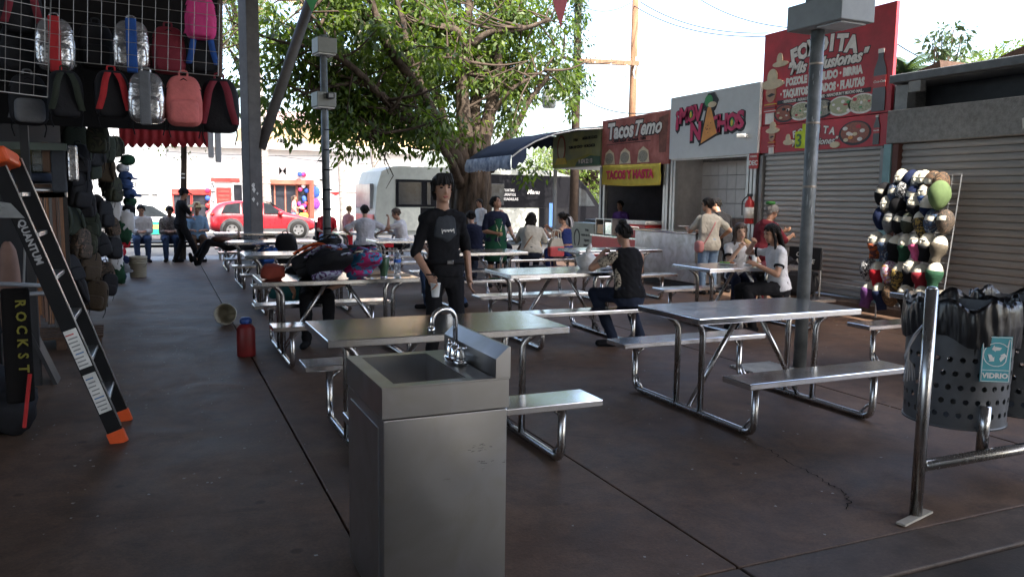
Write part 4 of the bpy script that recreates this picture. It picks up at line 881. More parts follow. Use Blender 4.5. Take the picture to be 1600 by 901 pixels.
CRED = mat('car_red', (.42, .02, .03), .28, .2, .05, coat=.6); CWH = mat('car_white', (.7, .7, .7), .3, 0, .05, coat=.5)
# red crossover, nose to the right
p = aty(408, 350, 34.6)
st_ = [(-2.1, .4, .85, .95, .6), (-2.02, .3, .95, 1.12, .66), (-1.75, .24, 1.0, 1.4, .62), (-1.3, .22, 1.0, 1.5, .6), (-.5, .22, .98, 1.53, .6), (.2, .22, .96, 1.46, .6), (.75, .22, .96, 1.16, .66), (1.0, .22, .95, 1.02, .72), (1.6, .22, .88, .93, .68), (2.0, .26, .74, .8, .58), (2.12, .36, .6, .66, .5)]
cr_ = car('parked_car', 'red crossover car parked across the street behind the column', (p.x, 34.6, -.17), R(4), CRED, st_, 4.2, .88, (-1.3, 1.33), .34)
for y in (-.9, .9):
    s = -1 if y < 0 else 1
    for x in (-1.3, 1.33):
        MB().lathe([(.0, -.03), (.45, -.03), (.45, .03), (0, .03)], 24, M=Matrix.Translation((x, s*.875, .37)) @ Matrix.Rotation(R(90), 4, 'X')).build('wheel_arch', C('grey_cladding', .06, .06, .065, .7), cr_); wheel(cr_, x, s*.86, .35, s)
    MB().b2(-.85, .85, s*.87, s*.9, .24, .4).build('sill', MATS['grey_cladding'], cr_)
    MB().prism([(-1.68, 1.02), (-1.5, 1.36), (-.95, 1.45), (-.95, 1.0)], s*.71, s*.84, 'y').build('window', CGL, cr_)
    MB().prism([(-.88, 1.0), (-.88, 1.45), (-.1, 1.46), (-.1, .99)], s*.71, s*.85, 'y').build('window', CGL, cr_)
    MB().prism([(-.03, .99), (-.03, 1.45), (.25, 1.38), (.72, 1.02), (.72, .99)], s*.71, s*.85, 'y').build('window', CGL, cr_)
    MB().sup((.62, s*.95, 1.03), (.1, .08, .07), .6, .6, 10, 8).build('mirror', CRED, cr_, True); MB().sup((1.93, s*.6, .72), (.16, .14, .06), .7, .7, 10, 8).build('headlight', HEADL, cr_, True); MB().sup((-2.0, s*.66, .98), (.08, .16, .07), .7, .7, 10, 8).build('tail_light', LAMP, cr_, True)
    for x in (-.25, -.95): MB().b2(x-.1, x+.06, s*.885, s*.905, .82, .86).build('door_handle', CRED, cr_)
MB().prism([(.28, 1.46), (.82, 1.06), (.84, 1.09), (.3, 1.49)], -.55, .55, 'y').build('windscreen', CGL, cr_)
# taxi, white over green
p = aty(222, 345, 32.5)
st_ = [(-2.2, .36, .8, .85, .6), (-2.1, .28, .9, .98, .66), (-1.5, .22, .92, 1.02, .66), (-.95, .22, .92, 1.38, .58), (-.2, .22, .92, 1.44, .56), (.4, .22, .9, 1.36, .57), (1.0, .22, .88, .98, .66), (1.7, .22, .82, .9, .62), (2.1, .26, .7, .76, .55), (2.2, .34, .6, .64, .5)]
tx = car('taxi', 'white and green taxi parked behind the seated men at left', (p.x, 32.5, -.17), R(2), CWH, st_, 4.4, .86, (), .31)
for s in (-1, 1):
    for x in (-1.35, 1.35):
        MB().lathe([(.0, -.03), (.4, -.03), (.4, .03), (0, .03)], 22, M=Matrix.Translation((x, s*.85, .33)) @ Matrix.Rotation(R(90), 4, 'X')).build('wheel_arch', DARK, tx); wheel(tx, x, s*.84, .32, s)
    MB().prism([(-.9, .3), (-2.0, .5), (-2.05, .8), (2.0, .7), (2.05, .5), (.9, .3)], s*.84, s*.875, 'y').build('green_panel', C('taxi_green', .02, .32, .2, .35), tx)
    MB().prism([(-1.3, .95), (-.95, 1.3), (-.2, 1.38), (-.2, .94)], s*.66, s*.83, 'y').build('window', CGL, tx); MB().prism([(-.12, .94), (-.12, 1.38), (.38, 1.3), (.88, .95)], s*.66, s*.83, 'y').build('window', CGL, tx)
    for x in (-.6, .2): MB().b2(x, x+.32, s*.87, s*.885, .5, .64).build('door_emblem', ORN, tx)
# ------------------------------------------------------------------ converted bus
bu = thing('food_bus', 'white and black converted bus with open side panels parked behind the tree', 'bus', (6.75, 26.6, -.17), R(5))
BUSW = mat('bus_white', (.36, .37, .33), .45, 0, .12, 3); BUSB = C('bus_black', .007, .007, .009, .6, spec=.08)
prof_ = [(0, .55), (-.12, 1.2), (-.05, 2.1), (.12, 2.62), (.5, 2.78), (7.0, 2.78), (8.0, 2.6), (8.5, 2.2), (9.1, 1.45), (10.3, 1.25), (10.5, .9), (10.5, .45), (0, .45)]
MB().prism(prof_, 0, 2.2, 'y').build('body', BUSW, bu)
for k in range(9): MB().b2(.7+.75*k, 1.2+.75*k, .05, 2.15, 2.782, 2.81).build('roof_rib', BUSW, bu)
MB().b2(.62, 8.0, -.03, -.002, 1.42, 2.36, .004).build('side_panel', BUSB, bu)
for x0, x1 in ((.7, 1.55), (1.75, 1.9), (3.9, 4.8)): MB().b2(x0, x1, -.05, -.031, 1.5, 2.28, .008).build('window', CGL, bu)
MB().b2(2.25, 2.8, -.05, -.031, 1.55, 1.95).build('screen', C('bright_menu_board', .55, .5, .42, .5, var=.6, scale=12), bu)
MB().b2(2.95, 3.1, -.05, -.031, 1.5, 2.3).build('shelf_frame', GREYP, bu)
MB().b2(.62, 1.5, -.06, -.004, .6, 1.4, .006).build('lower_panel', C('cream_panel', .62, .61, .52, .6), bu); MB().b2(4.3, 6.3, -.06, -.004, .5, 1.4, .006).build('lower_panel', BUSW, bu)
MB().b2(1.52, 4.28, -.025, -.003, .5, 1.4).build('lower_panel', BUSB, bu)
MB().b2(6.6, 7.6, -.035, -.004, .5, 2.2).build('doorway', BLACK, bu); MB().b2(6.75, 7.0, -.05, -.036, .7, 1.6).build('blue_seat', C('blue_seat', .05, .12, .3), bu)
MB().b2(3.9, 8.0, -.036, -.031, 1.42, 2.62).build('upper_panel', BUSB, bu); MB().b2(6.31, 8.0, -.03, -.003, .5, 1.415).build('lower_panel', BUSB, bu); MB().prism([(8.003, .5), (8.003, 2.58), (8.5, 2.18), (9.08, 1.46), (9.08, .5)], -.03, -.002, 'y').build('cab_panel', BUSB, bu); MB().prism([(8.1, 1.5), (8.1, 2.2), (8.38, 2.1), (8.85, 1.5)], -.045, -.031, 'y').build('window', CGL, bu); MB().prism([(8.08, 2.52), (8.55, 2.12), (9.1, 1.47), (9.14, 1.49), (8.58, 2.16), (8.1, 2.56)], .02, 2.18, 'y').build('windscreen', BUSB, bu)
for k, t_ in enumerate(('TORTAS', 'BURRITOS', 'QUESADILLAS')): text(t_, .13, WHI, bu, (5.0, -.034, 2.05-.16*k), 'lettering', SOUTH, .002)
text('Menu', .24, WHI, bu, (6.05, -.034, 2.0), 'lettering', SOUTH, .002, .2)
MB().b2(-.2, -.06, .3, 1.9, 1.35, 2.2, .02).build('rear_window', mat('pale_glass', (.2, .2, .2), .15), bu); MB().b2(-.16, -.09, .15, 2.05, .75, 1.15, .02).build('rear_band', C('faded_red_band', .5, .14, .12, .5), bu)
for x in (1.8, 9.1): wheel(bu, x, .12, .45, -1)
MB().b2(-.35, .0, 0, 2.2, .4, .6, .03).build('bumper', GREYP, bu)
# ------------------------------------------------------------------ foliage
def leaf_mat(name, c1, c2, trans=.5):
    m = bpy.data.materials.new(name); m.use_nodes = True; n = m.node_tree; b = n.nodes['Principled BSDF']; b.inputs['Roughness'].default_value = .45
    g = n.nodes.new('ShaderNodeNewGeometry'); r = n.nodes.new('ShaderNodeValToRGB'); r.color_ramp.elements[0].color = (*c1, 1); r.color_ramp.elements[1].color = (*c2, 1)
    n.links.new(g.outputs['Random Per Island'], r.inputs['Fac']); n.links.new(r.outputs['Color'], b.inputs['Base Color'])
    t = n.nodes.new('ShaderNodeBsdfTranslucent'); mx = n.nodes.new('ShaderNodeMixShader'); mx.inputs[0].default_value = trans
    mu = n.nodes.new('ShaderNodeMix'); mu.data_type = 'RGBA'; mu.blend_type = 'MULTIPLY'; mu.inputs['Factor'].default_value = 1; mu.inputs['B'].default_value = (1.6, 1.7, .6, 1)
    n.links.new(r.outputs['Color'], mu.inputs['A']); n.links.new(mu.outputs['Result'], t.inputs['Color'])
    n.links.new(b.outputs[0], mx.inputs[1]); n.links.new(t.outputs[0], mx.inputs[2]); n.links.new(mx.outputs[0], n.nodes['Material Output'].inputs['Surface']); return m
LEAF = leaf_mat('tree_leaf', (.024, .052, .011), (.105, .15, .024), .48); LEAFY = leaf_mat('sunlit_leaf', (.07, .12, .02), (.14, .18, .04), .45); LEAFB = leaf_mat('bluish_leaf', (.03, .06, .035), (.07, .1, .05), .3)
rg = np.random.default_rng(5)
def leaves(name, cents, rad, n, size, m, par, loc=(0, 0, 0), droop=.5):
    cents = np.asarray(cents, float); k = len(cents); N = k*n
    c = np.repeat(cents, n, 0); d = rg.normal(size=(N, 3)); d /= np.linalg.norm(d, axis=1)[:, None]; d *= (rg.random((N, 1))**.45)
    rr = np.repeat(rad if np.ndim(rad) else np.full(k, rad), n)[:, None]
    p = c+d*rr*np.array([1, 1, .75])
    ax = d*np.array([1, 1, .4])+rg.normal(size=(N, 3))*.5; ax[:, 2] -= droop; ax /= np.linalg.norm(ax, axis=1)[:, None]
    up = rg.normal(size=(N, 3))*.6+np.array([0, 0, 1.]); sd_ = np.cross(ax, up); sd_ /= np.linalg.norm(sd_, axis=1)[:, None]+1e-6
    nn = np.cross(sd_, ax); L = size*rg.uniform(.6, 1.3, (N, 1)); w = L*.2
    V = np.stack([p, p+ax*L*.45+sd_*w+nn*w*.25, p+ax*L, p+ax*L*.45-sd_*w+nn*w*.25], 1).reshape(-1, 3)-np.array(loc)
    me = bpy.data.meshes.new(name); me.vertices.add(N*4); me.vertices.foreach_set('co', V.ravel()); me.loops.add(N*4); me.loops.foreach_set('vertex_index', np.arange(N*4)); me.polygons.add(N)
    me.polygons.foreach_set('loop_start', np.arange(N)*4); me.polygons.foreach_set('loop_total', np.full(N, 4)); me.update(); me.materials.append(m)
    return link(name, me, par)
BARK = C('tree_bark', .04, .03, .023, .9, var=.5, stretch=(1, 1, .3), scale=9, bump=.8, tint=(.085, .065, .05)); BARK2 = C('dark_twig', .06, .045, .035, .9)
tl = Vector((8.3, 21.9, 0)); tr = thing('tree', 'large spreading tree with many stems and drooping leaves beside the blue awning', 'tree', tl)
trunk = MB(); tips = []
def lb(pts, r0, r1, n=5):
    P = smoothpath(pts, n); k = len(P); trunk.tube([p-tl+Vector((noise.noise(p*.9), noise.noise(p*.9+Vector((9, 0, 0))), 0))*.12*(i > 2) for i, p in enumerate(P)], [r0+(r1-r0)*(i/(k-1))**.7 for i in range(k)], 9); return P
main = []
A = lambda u, v, y: aty(u, v, y)
trunk.tube([Vector((0, 0, -.2)), Vector((0, 0, .3)), Vector((-.02, 0, 1.0)), Vector((.02, 0, 1.9)), Vector((0, .05, 2.5))], [.85, .66, .55, .56, .6], 14)
for k in range(9):
    a = k*.7; trunk.tube([Vector((.7*math.cos(a), .7*math.sin(a), -.1)), Vector((.5*math.cos(a+.1), .5*math.sin(a+.1), .8)), Vector((.45*math.cos(a+.3), .45*math.sin(a+.3), 2.4)), Vector((.5*math.cos(a+.5), .5*math.sin(a+.5), 3.4))], [.2, .16, .15, .1], 7)
limbs = [([(735, 285, 21.8), (712, 235, 21.6), (672, 165, 21.2), (640, 120, 20.8), (600, 60, 20.5), (575, -20, 20.4)], .3, .07), ([(730, 280, 21.8), (690, 222, 21.2), (640, 180, 20.8), (596, 150, 20.5), (540, 100, 20.2), (480, 70, 20.2)], .26, .05),
 ([(735, 275, 22), (728, 200, 22), (722, 130, 22.2), (725, 60, 22.4), (690, 42, 22.4), (655, 30, 22.4)], .3, .08), ([(750, 270, 22.2), (760, 190, 22.4), (775, 120, 22.6), (780, 60, 22.8), (800, -30, 23)], .27, .09),
 ([(755, 270, 22), (742, 180, 22.8), (738, 80, 23.4), (730, -40, 23.8)], .25, .1), ([(720, 290, 21.6), (700, 250, 21.2), (672, 205, 20.9), (640, 190, 20.7), (600, 170, 20.4)], .17, .05), ([(765, 265, 22), (800, 200, 22.6), (840, 140, 23), (880, 90, 23.4)], .17, .05),
 ([(735, 70, 22.4), (770, 50, 22.2), (815, 46, 22), (860, 30, 21.8)], .12, .05), ([(600, 150, 20.5), (560, 130, 20.4), (520, 135, 20.3), (470, 150, 20.3)], .09, .03), ([(672, 165, 21.2), (640, 90, 21.6), (625, 20, 22), (615, -40, 22)], .13, .05), ([(712, 235, 21.6), (690, 170, 22.4), (660, 110, 23), (640, 30, 23.4)], .15, .05),
 ([(540, 100, 20.2), (500, 40, 20.4), (460, -10, 20.6)], .07, .03), ([(640, 180, 20.8), (600, 205, 20.4), (560, 215, 20.3)], .06, .02), ([(760, 190, 22.4), (800, 140, 21.8), (850, 110, 21.6)], .1, .03), ([(770, 120, 22.6), (740, 100, 22), (700, 90, 21.4)], .1, .04)]
nodes_ = []; main_ = []
for pts, r0, r1 in limbs:
    P = lb([A(*q) for q in pts], r0, r1)
    nodes_ += P[len(P)//2:]; main_ += P[len(P)//4:]
tw = MB(); cents = []
for p in nodes_:
    for k in range(2):
        d = Vector((rnd.gauss(0, 1), rnd.gauss(0, .8), rnd.gauss(.1, .7))).normalized()*rnd.uniform(.6, 1.9); d.y = abs(d.y)+.35 if rnd.random() < .85 else d.y; q = p+d; q2 = q+Vector((rnd.gauss(0, .3), rnd.gauss(0, .3), -.35))
        tw.tube([p-tl, p.lerp(q, .5)-tl+Vector((0, 0, .15)), q-tl, q2-tl], [.03, .022, .014, .006], 5); cents += [q, q2, p.lerp(q, .6)]
for k in range(60):   # finer limbs off the main ones
    p = rnd.choice(main_); d = Vector((rnd.gauss(-.2, .8), rnd.gauss(0, .3), abs(rnd.gauss(.4, .6)))).normalized()*rnd.uniform(.9, 2.2); tw.tube(smoothpath([p-tl, p+d*.5+Vector((0, 0, -.12))-tl, p+d-tl], 4), [.05, .045, .04, .035, .03, .025, .02, .016, .012], 6)
for k in range(16):   # bare light twigs and hanging roots near the stems
    p = A(rnd.uniform(690, 790), rnd.uniform(60, 230), 21.4); tw.tube([p-tl, p-tl+Vector((rnd.gauss(0, .4), 0, rnd.uniform(-1.2, .9)))], [.02, .008], 5)
tk = trunk.build('trunk', BARK, tr, True); tw.build('twigs', BARK2, tr, True)
def inpix(w):
    d = w-Vector((0, 0, EYE)); z = d.dot(FW); return (800+FPX*d.dot(RT)/z, 450.5-FPX*d.dot(UP)/z)
tries = 0
while len(cents) < 620 and tries < 60000:
    tries += 1; w = Vector((rnd.uniform(1.8, 12), rnd.uniform(20.0, 26.5), rnd.uniform(3.0, 10.5)))
    e = ((w.x-7.2)/5.2)**2+((w.y-22.5)/4.4)**2+((w.z-8)/5.2)**2
    if e > 1.05 or noise.noise(w*.62) < .06: continue
    low = 4.6-.25*abs(w.x-6) if w.x < 6.6 else 3.6+.25*(w.x-6.6)
    if w.z < low+noise.noise(w*.8)*1.1: continue
    pu, pv_ = inpix(w)
    if 610 < pu < 800 and 40 < pv_ < 270 and w.y < 23.2 and rnd.random() < .9: continue
    if w.y < 22.2 and rnd.random() < .85: continue
    if abs(w.x-8.3) < 1.1 and w.z < 5.4 and w.y < 22.5: continue
    cents.append(w)
def keep_(c):
    a_, b_ = inpix(c); return not (a_ < 700 and b_ > 216+34*noise.noise(c*.9)) and not (700 <= a_ < 840 and b_ > 258)
cents = [c for c in cents if keep_(c)]
for u, v in ((528, 222), (535, 235), (560, 205), (566, 226), (600, 214), (612, 222), (592, 205), (505, 205), (480, 190), (455, 215), (440, 200), (640, 225), (668, 232), (655, 210), (690, 245), (675, 215), (800, 265), (822, 270), (840, 262), (812, 255), (425, 180), (415, 160)): cents.append(A(u, v, rnd.uniform(19.9, 20.8)))
for _ in range(150):
    w = Vector((rnd.uniform(4.5, 13), rnd.uniform(23, 26.3), rnd.uniform(5, 9)))
    if noise.noise(w*.6) > -.1: cents.append(w)
cents = [c for c in cents if not (c.y < 20.3 and c.z > 5.9 and c.x < 8.3) and not (7.3 < c.x < 12 and c.y < 20.4 and c.z < 3.6)]
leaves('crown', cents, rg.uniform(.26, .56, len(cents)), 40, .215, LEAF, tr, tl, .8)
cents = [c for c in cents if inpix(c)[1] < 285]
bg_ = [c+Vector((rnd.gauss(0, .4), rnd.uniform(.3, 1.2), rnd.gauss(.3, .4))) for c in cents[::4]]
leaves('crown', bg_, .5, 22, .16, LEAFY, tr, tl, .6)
def small_tree(name, label, base, top, r, cents_, rad, n, size, m, cat='tree', grp=None):
    t = thing(name, label, cat, base, 0, grp); base = Vector(base); top = Vector(top)
    MB().tube(smoothpath([(0, 0, -.1), (top-base)*.5+Vector((.05, 0, 0)), top-base], 5), [r*(1-.5*i/10) for i in range(11)], 9).build('trunk', BARK, t, True)
    tw_ = MB()
    for c in cents_: tw_.tube([(top-base)*rnd.uniform(.75, 1), (Vector(c)-base)], [r*.35, .01], 5)
    tw_.build('branches', BARK2, t, True); leaves('crown', cents_, rad, n, size, m, t, base); return t
b0 = atz(283, 405); b0.y = 21.25; q0 = aty(282, 330, 21.25); q1 = aty(287, 225, 21.25)
yt = small_tree('young_tree', 'thin leaning street tree trunk with white bands behind the standing man', (q0.x, 21.25, 0), (q1.x+.02, 21.25, 5.2), .09, [aty(rnd.uniform(240, 375), rnd.uniform(150, 255), rnd.uniform(21, 22.5)) for _ in range(16)]+[(q1.x+rnd.gauss(0, 1), 21.5+rnd.gauss(0, .8), 5.4+rnd.gauss(0, .6)) for _ in range(40)], .3, 22, .11, LEAF)
for v in (273, 279): p = aty(286, v, 21.25); MB().lathe([(.072, 0), (.078, .004), (.078, .03), (.072, .034)], 12, (p.x-q0.x, 0, p.z)).build('band', WHITE, yt)
lt_ = [aty(rnd.uniform(340, 400), rnd.uniform(-60, 70), rnd.uniform(25, 28)) for _ in range(50)]
small_tree('tree', 'leafy tree behind the square column at the upper left', (2.62, 27, -.1), (2.62, 27, 6.5), .16, lt_, .6, 40, .16, LEAF)
PALMB = C('palm_trunk', .3, .27, .24, .9, var=.25, stretch=(1, 1, 8), scale=3, bump=.4); FROND = leaf_mat('palm_frond', (.05, .09, .025), (.11, .14, .04), .3); DEADF = C('dry_frond', .35, .24, .1, .9)
def palm(label, base, h, lean, r, dead=False, n=16, fl_=2.3, fm=None):
    t = thing('palm_tree', label, 'palm tree', base, 0, 'street palms'); top = Vector((lean, 0, h))
    MB().tube([(lean*(k/14)**1.4, 0, h*k/14+(-.1 if k == 0 else 0)) for k in range(15)], [r*(1.35 if k == 0 else 1.0-.25*k/14) for k in range(15)], 12).build('trunk', PALMB, t, True)
    rgm = MB()
    for k in range(int(h/.28)): z = .2+k*.28; x = lean*(z/h)**1.4; rr = r*(1.03-.25*z/h); rgm.lathe([(rr*.98, 0), (rr*1.05, .02), (rr*.98, .05)], 12, (x, 0, z))
    tag(rgm.build('trunk_rings', PALMB, t, True), kind='stuff')
    for k in range(n):
        a = 2*math.pi*k/n+rnd.uniform(-.2, .2); el = rnd.uniform(-.3, 1.1); mb = MB(); L = fl_*rnd.uniform(.8, 1.1); prev = None; pts = []
        for j in range(9): s = j/8; pts.append(top+Vector((math.cos(a)*math.cos(el*(1-s))*L*s, math.sin(a)*math.cos(el*(1-s))*L*s, math.sin(el)*L*s-1.1*L*.5*s*s)))
        mb.tube(pts, [.025*(1-.8*j/8) for j in range(9)], 4)
        for j in range(1, 9):
            for q in range(3):
                p = pts[j-1].lerp(pts[j], q/3); d = (pts[j]-pts[j-1]).normalized(); sdv = d.cross(Vector((0, 0, 1))).normalized(); ll = L*.25*(1-.5*abs(j/8-.4))
                for sg in (-1, 1): e = p+sdv*sg*ll*.8+d*ll*.45-Vector((0, 0, ll*.45)); mb.add([p, p+d*.05, e, p-d*.02+Vector((0, 0, .01))], [(0, 1, 2), (0, 2, 3)])
        mb.build('frond', DEADF if dead and k % 3 == 0 else (fm or FROND), t)
    return t
for u, y, h, le, r, lab in ((419, 35.5, 9.5, -.5, .2, 'pale ringed palm trunk beside the square column, over the red car'), (538, 37, 10, -.55, .19, 'slim pale palm trunk rising left of the parked bus'), (596, 37.5, 10.5, -1.3, .24, 'leaning pale palm trunk rising right above the bus roof end')):
    p = aty(u, 340, y); palm(lab, (p.x, y, -.1), h, le, r, True)
# trees over the shops and beyond the juice stall
q = aty(1408, 92, 12.5); palm('bluish palm crown rising behind the tall red menu banner', (q.x, 12.5, 0), q.z-.3, .1, .12, False, 18, 1.0, LEAFB)
sp_ = [aty(1490+dx, 75+dy, 9) for dx, dy in ((-30, -15), (-18, -22), (0, -28), (14, -22), (-24, 4), (-8, 8), (6, 12), (18, -2), (0, 24), (-10, 30), (-30, -2))]
small_tree('sapling', 'thin feathery sapling showing above the grey shop roof', (sp_[0].x-.1, 9, 0), sp_[9]-Vector((0, 0, .3)), .035, sp_, .2, 34, .12, LEAFB)
bz_ = [aty(rnd.uniform(1535, 1620), rnd.uniform(78, 130), 11) for _ in range(26)]
small_tree('tree', 'bright green tree crown behind the grey shop roof at far right', (bz_[0].x, 11, 0), (bz_[0].x, 11, 4), .12, bz_, .4, 40, .12, LEAFY)
bz_ = [aty(rnd.uniform(1490, 1530), rnd.uniform(92, 120), 14) for _ in range(10)]
small_tree('tree', 'small yellow green tree crown peeping over the grey shop roof', (bz_[0].x, 14, 0), (bz_[0].x, 14, 4), .1, bz_, .35, 40, .12, LEAFY)
fr_ = [aty(rnd.uniform(840, 985), rnd.uniform(215, 335), rnd.uniform(38, 44)) for _ in range(150)]
small_tree('tree', 'sunlit yellow green tree seen through the back of the juice stall', (fr_[0].x, 41, 0), (fr_[0].x, 41, 3), .25, fr_, .9, 40, .25, LEAFY)
# ------------------------------------------------------------------ utility poles and wires
p1 = aty(988, 170, 24.5); p2 = aty(900, 170, 25.0)
up1 = thing('utility_pole', 'sunlit brown wooden utility pole above the faded red taco sign', 'utility pole', (p1.x, 24.5, 0))
POLEM = C('pole_wood', .2, .11, .065, .85, var=.35, stretch=(1, 1, .15), scale=12, bump=.3)
MB().tube([(0, 0, 0), (0, 0, 10.5)], [.15, .11], 12).build('pole', POLEM, up1, True)
ca = aty(905, 93, 24.7)-Vector((p1.x, 24.5, 0)); cb = aty(998, 102, 24.2)-Vector((p1.x, 24.5, 0))
MB().box((ca+cb)/2, ((cb-ca).length, .12, .16), math.atan2((cb-ca).y, (cb-ca).x), .01).build('crossarm', WOOD, up1)
for t in (.28, .55, .82, .96):
    p = ca.lerp(cb, t); i_ = MB().lathe([(.03, 0), (.06, .03), (.04, .07), (.06, .1), (.035, .16), (.02, .2)], 10, (p.x, p.y, p.z+.08)).build('insulator', OFFW, up1, True); MB().tube([(p.x-.1, p.y-.1, p.z-.05), (p.x-.2, p.y-.15, p.z-.3), (p.x-.15, p.y-.15, p.z-.5)], .035, 6).build('fuse', GREYP, up1)
up2 = thing('utility_pole', 'dark vine-wrapped utility pole between the tree and the taco sign', 'utility pole', (p2.x, 25, 0))
MB().tube([(0, 0, 0), (0, 0, 10.5)], [.17, .12], 12).build('pole', C('dark_pole_wood', .05, .036, .028, .9, var=.3), up2, True)
leaves('vine', [aty(902+rnd.gauss(0, 8), v, 24.8) for v in np.linspace(-20, 150, 30)], .3, 40, .16, LEAFB, up2, (p2.x, 25, 0))
tb = aty(858, 155, 25)-Vector((p2.x, 25, 0)); MB().lathe([(.2, 0), (.24, .05), (.24, .6), (.18, .68)], 14, (tb.x, tb.y, tb.z-.3)).build('transformer', GREYP, up2, True); MB().tube([(tb.x, tb.y, tb.z), (0, 0, tb.z)], .04).build('bracket', GREYP, up2)
def wire(label, a, b, sag=.3, r=.016):
    pts = [a.lerp(b, k/12)-Vector((0, 0, sag*4*(k/12)*(1-k/12))) for k in range(13)]; o = MB().tube(pts, r, 4).build('overhead_wire', C('wire_black', .03, .03, .035, .6)); tag(o, label, 'wire', 'overhead street wires')
Wl = [('upper wire from the brown pole to the top of the red menu banner', (1000, 3, 24.5), (1200, 52, 16)), ('lower wire from the brown pole to the red menu banner corner', (990, 9, 24.5), (1198, 57, 15)), ('single high wire crossing the white sky at upper right', (1090, -3, 24), (1290, 45, 15)),
 ('upper street wire passing behind the tree left to right', (350, 124, 24), (905, 140, 25)), ('lower street wire passing behind the tree left to right', (350, 130, 24.3), (905, 149, 25)), ('drop wire from the vine pole to the grey sign board', (905, 149, 25), (1052, 171, 14.5)), ('short high wire between the two utility poles', (897, 3, 25), (985, 5, 24.5)), ('thin wire low over the shop roofs at far right', (1400, 68, 13), (1600, 105, 11)), ('street wire along the peach building front', (430, 243, 40), (700, 250, 40)), ('second street wire low along the white shops', (190, 232, 40), (700, 236, 40))]
for lab, a, b_ in Wl: wire(lab, aty(*a), aty(*b_))
# ------------------------------------------------------------------ people
SKIN = {k: C('skin_'+k, *v, .5, var=.08, scale=8) for k, v in {'tan': (.39, .215, .14), 'light': (.48, .3, .21), 'brown': (.28, .145, .09)}.items()}
HAIRB = C('dark_hair', .011, .009, .008, .55, spec=.25, var=.5, stretch=(30, 30, 3), scale=5, bump=.5); HAIRG = C('grey_hair', .2, .19, .18, .6, var=.4, stretch=(20, 20, 3)); HAIRBR = C('brown_hair', .06, .035, .022, .45, var=.4, stretch=(30, 30, 3), bump=.4)
CLO = {k: C('cloth_'+k, *v, .88, var=.12, scale=7, bump=.2, bscale=25) for k, v in {'white': (.6, .6, .62), 'grey_white': (.45, .46, .5), 'cream': (.5, .48, .42), 'black': (.013, .013, .015), 'charcoal': (.045, .05, .058), 'navy': (.018, .022, .045), 'royal': (.025, .04, .15), 'jeans': (.045, .075, .15), 'dark_jeans': (.02, .026, .045), 'purple': (.17, .08, .3), 'maroon': (.16, .025, .035), 'red': (.5, .03, .04), 'pink': (.55, .25, .25), 'sky': (.2, .33, .5), 'yellow': (.6, .35, .03), 'teal': (.03, .12, .12), 'apron_green': (.015, .07, .04), 'tan': (.35, .2, .12), 'brown': (.1, .06, .04), 'light_jeans': (.2, .3, .45)}.items()}
CLO['plaid'] = pat('cloth_plaid', (.3, .28, .26), (.12, .11, .11), 22, (.42, .4, .38)); CLO['leopard'] = pat('cloth_leopard', (.42, .36, .28), (.03, .025, .02), 22, (.4, .34, .27))
EYED = C('eye_dark', .01, .008, .008, .2); LIP = C('lips', .3, .08, .07, .5)
PEND = []
def rmesh(mb, name, m, par, vox, fold=0., it=3, seed=0):
    o = mb.build(name, m, par, True, fix=False); r_ = o.modifiers.new('r', 'REMESH'); r_.mode = 'VOXEL'; r_.voxel_size = vox; r_.use_smooth_shade = True
    if it: s = o.modifiers.new('s', 'SMOOTH'); s.factor = .5; s.iterations = it
    PEND.append((o, fold, seed)); return o
def finish_pending():
    dg = bpy.context.evaluated_depsgraph_get()
    done = []
    for o, fold, seed in PEND: done.append((o, bpy.data.meshes.new_from_object(o.evaluated_get(dg)), fold, seed))
    for o, me, fold, seed in done:
        o.modifiers.clear(); old = o.data; nm = old.name; o.data = me; bpy.data.meshes.remove(old); me.name = nm
        if fold:
            n = len(me.vertices); co = np.empty(n*3); no = np.empty(n*3); me.vertices.foreach_get('co', co); me.vertex_normals.foreach_get('vector', no)
            co = co.reshape(-1, 3); no = no.reshape(-1, 3); sv = Vector((seed*3.1, 0, 0))
            d = np.array([noise.noise(Vector((c[0]*9, c[1]*9, c[2]*5))+sv)+.6*noise.noise(Vector((c[0]*22+c[2]*14, c[1]*22-c[2]*10, c[2]*17))+sv) for c in co])
            co += no*(d*fold)[:, None]; me.vertices.foreach_set('co', co.ravel())
        me.polygons.foreach_set('use_smooth', [True]*len(me.polygons)); me.update()
    PEND.clear()
def capsule(mb, a, b, ra, rb, n=12, flat=None):
    a, b = Vector(a), Vector(b); d = (b-a).normalized()
    mb.tube([a-d*ra*.95, a-d*ra*.6, a, a.lerp(b, .33), a.lerp(b, .66), b, b+d*rb*.6, b+d*rb*.95], [ra*.3, ra*.8, ra, ra+(rb-ra)*.33, ra+(rb-ra)*.66, rb, rb*.8, rb*.3], n, True, flat)
def ik(a, c, l1, l2, hint):
    d = c-a; L = min(d.length, (l1+l2)*.998); d = d.normalized(); x = (l1*l1-l2*l2+L*L)/(2*L); h = math.sqrt(max(0, l1*l1-x*x))
    p = hint-d*hint.dot(d); p = p.normalized() if p.length > 1e-4 else Vector((0, 0, -1)); return a+d*x+p*h, a+d*L
TORS = [(-.13, .14, .1), (-.05, .172, .118), (.03, .168, .118), (.12, .145, .105), (.2, .142, .105), (.3, .158, .112), (.38, .17, .112), (.45, .16, .1), (.5, .115, .085), (.535, .066, .062)]
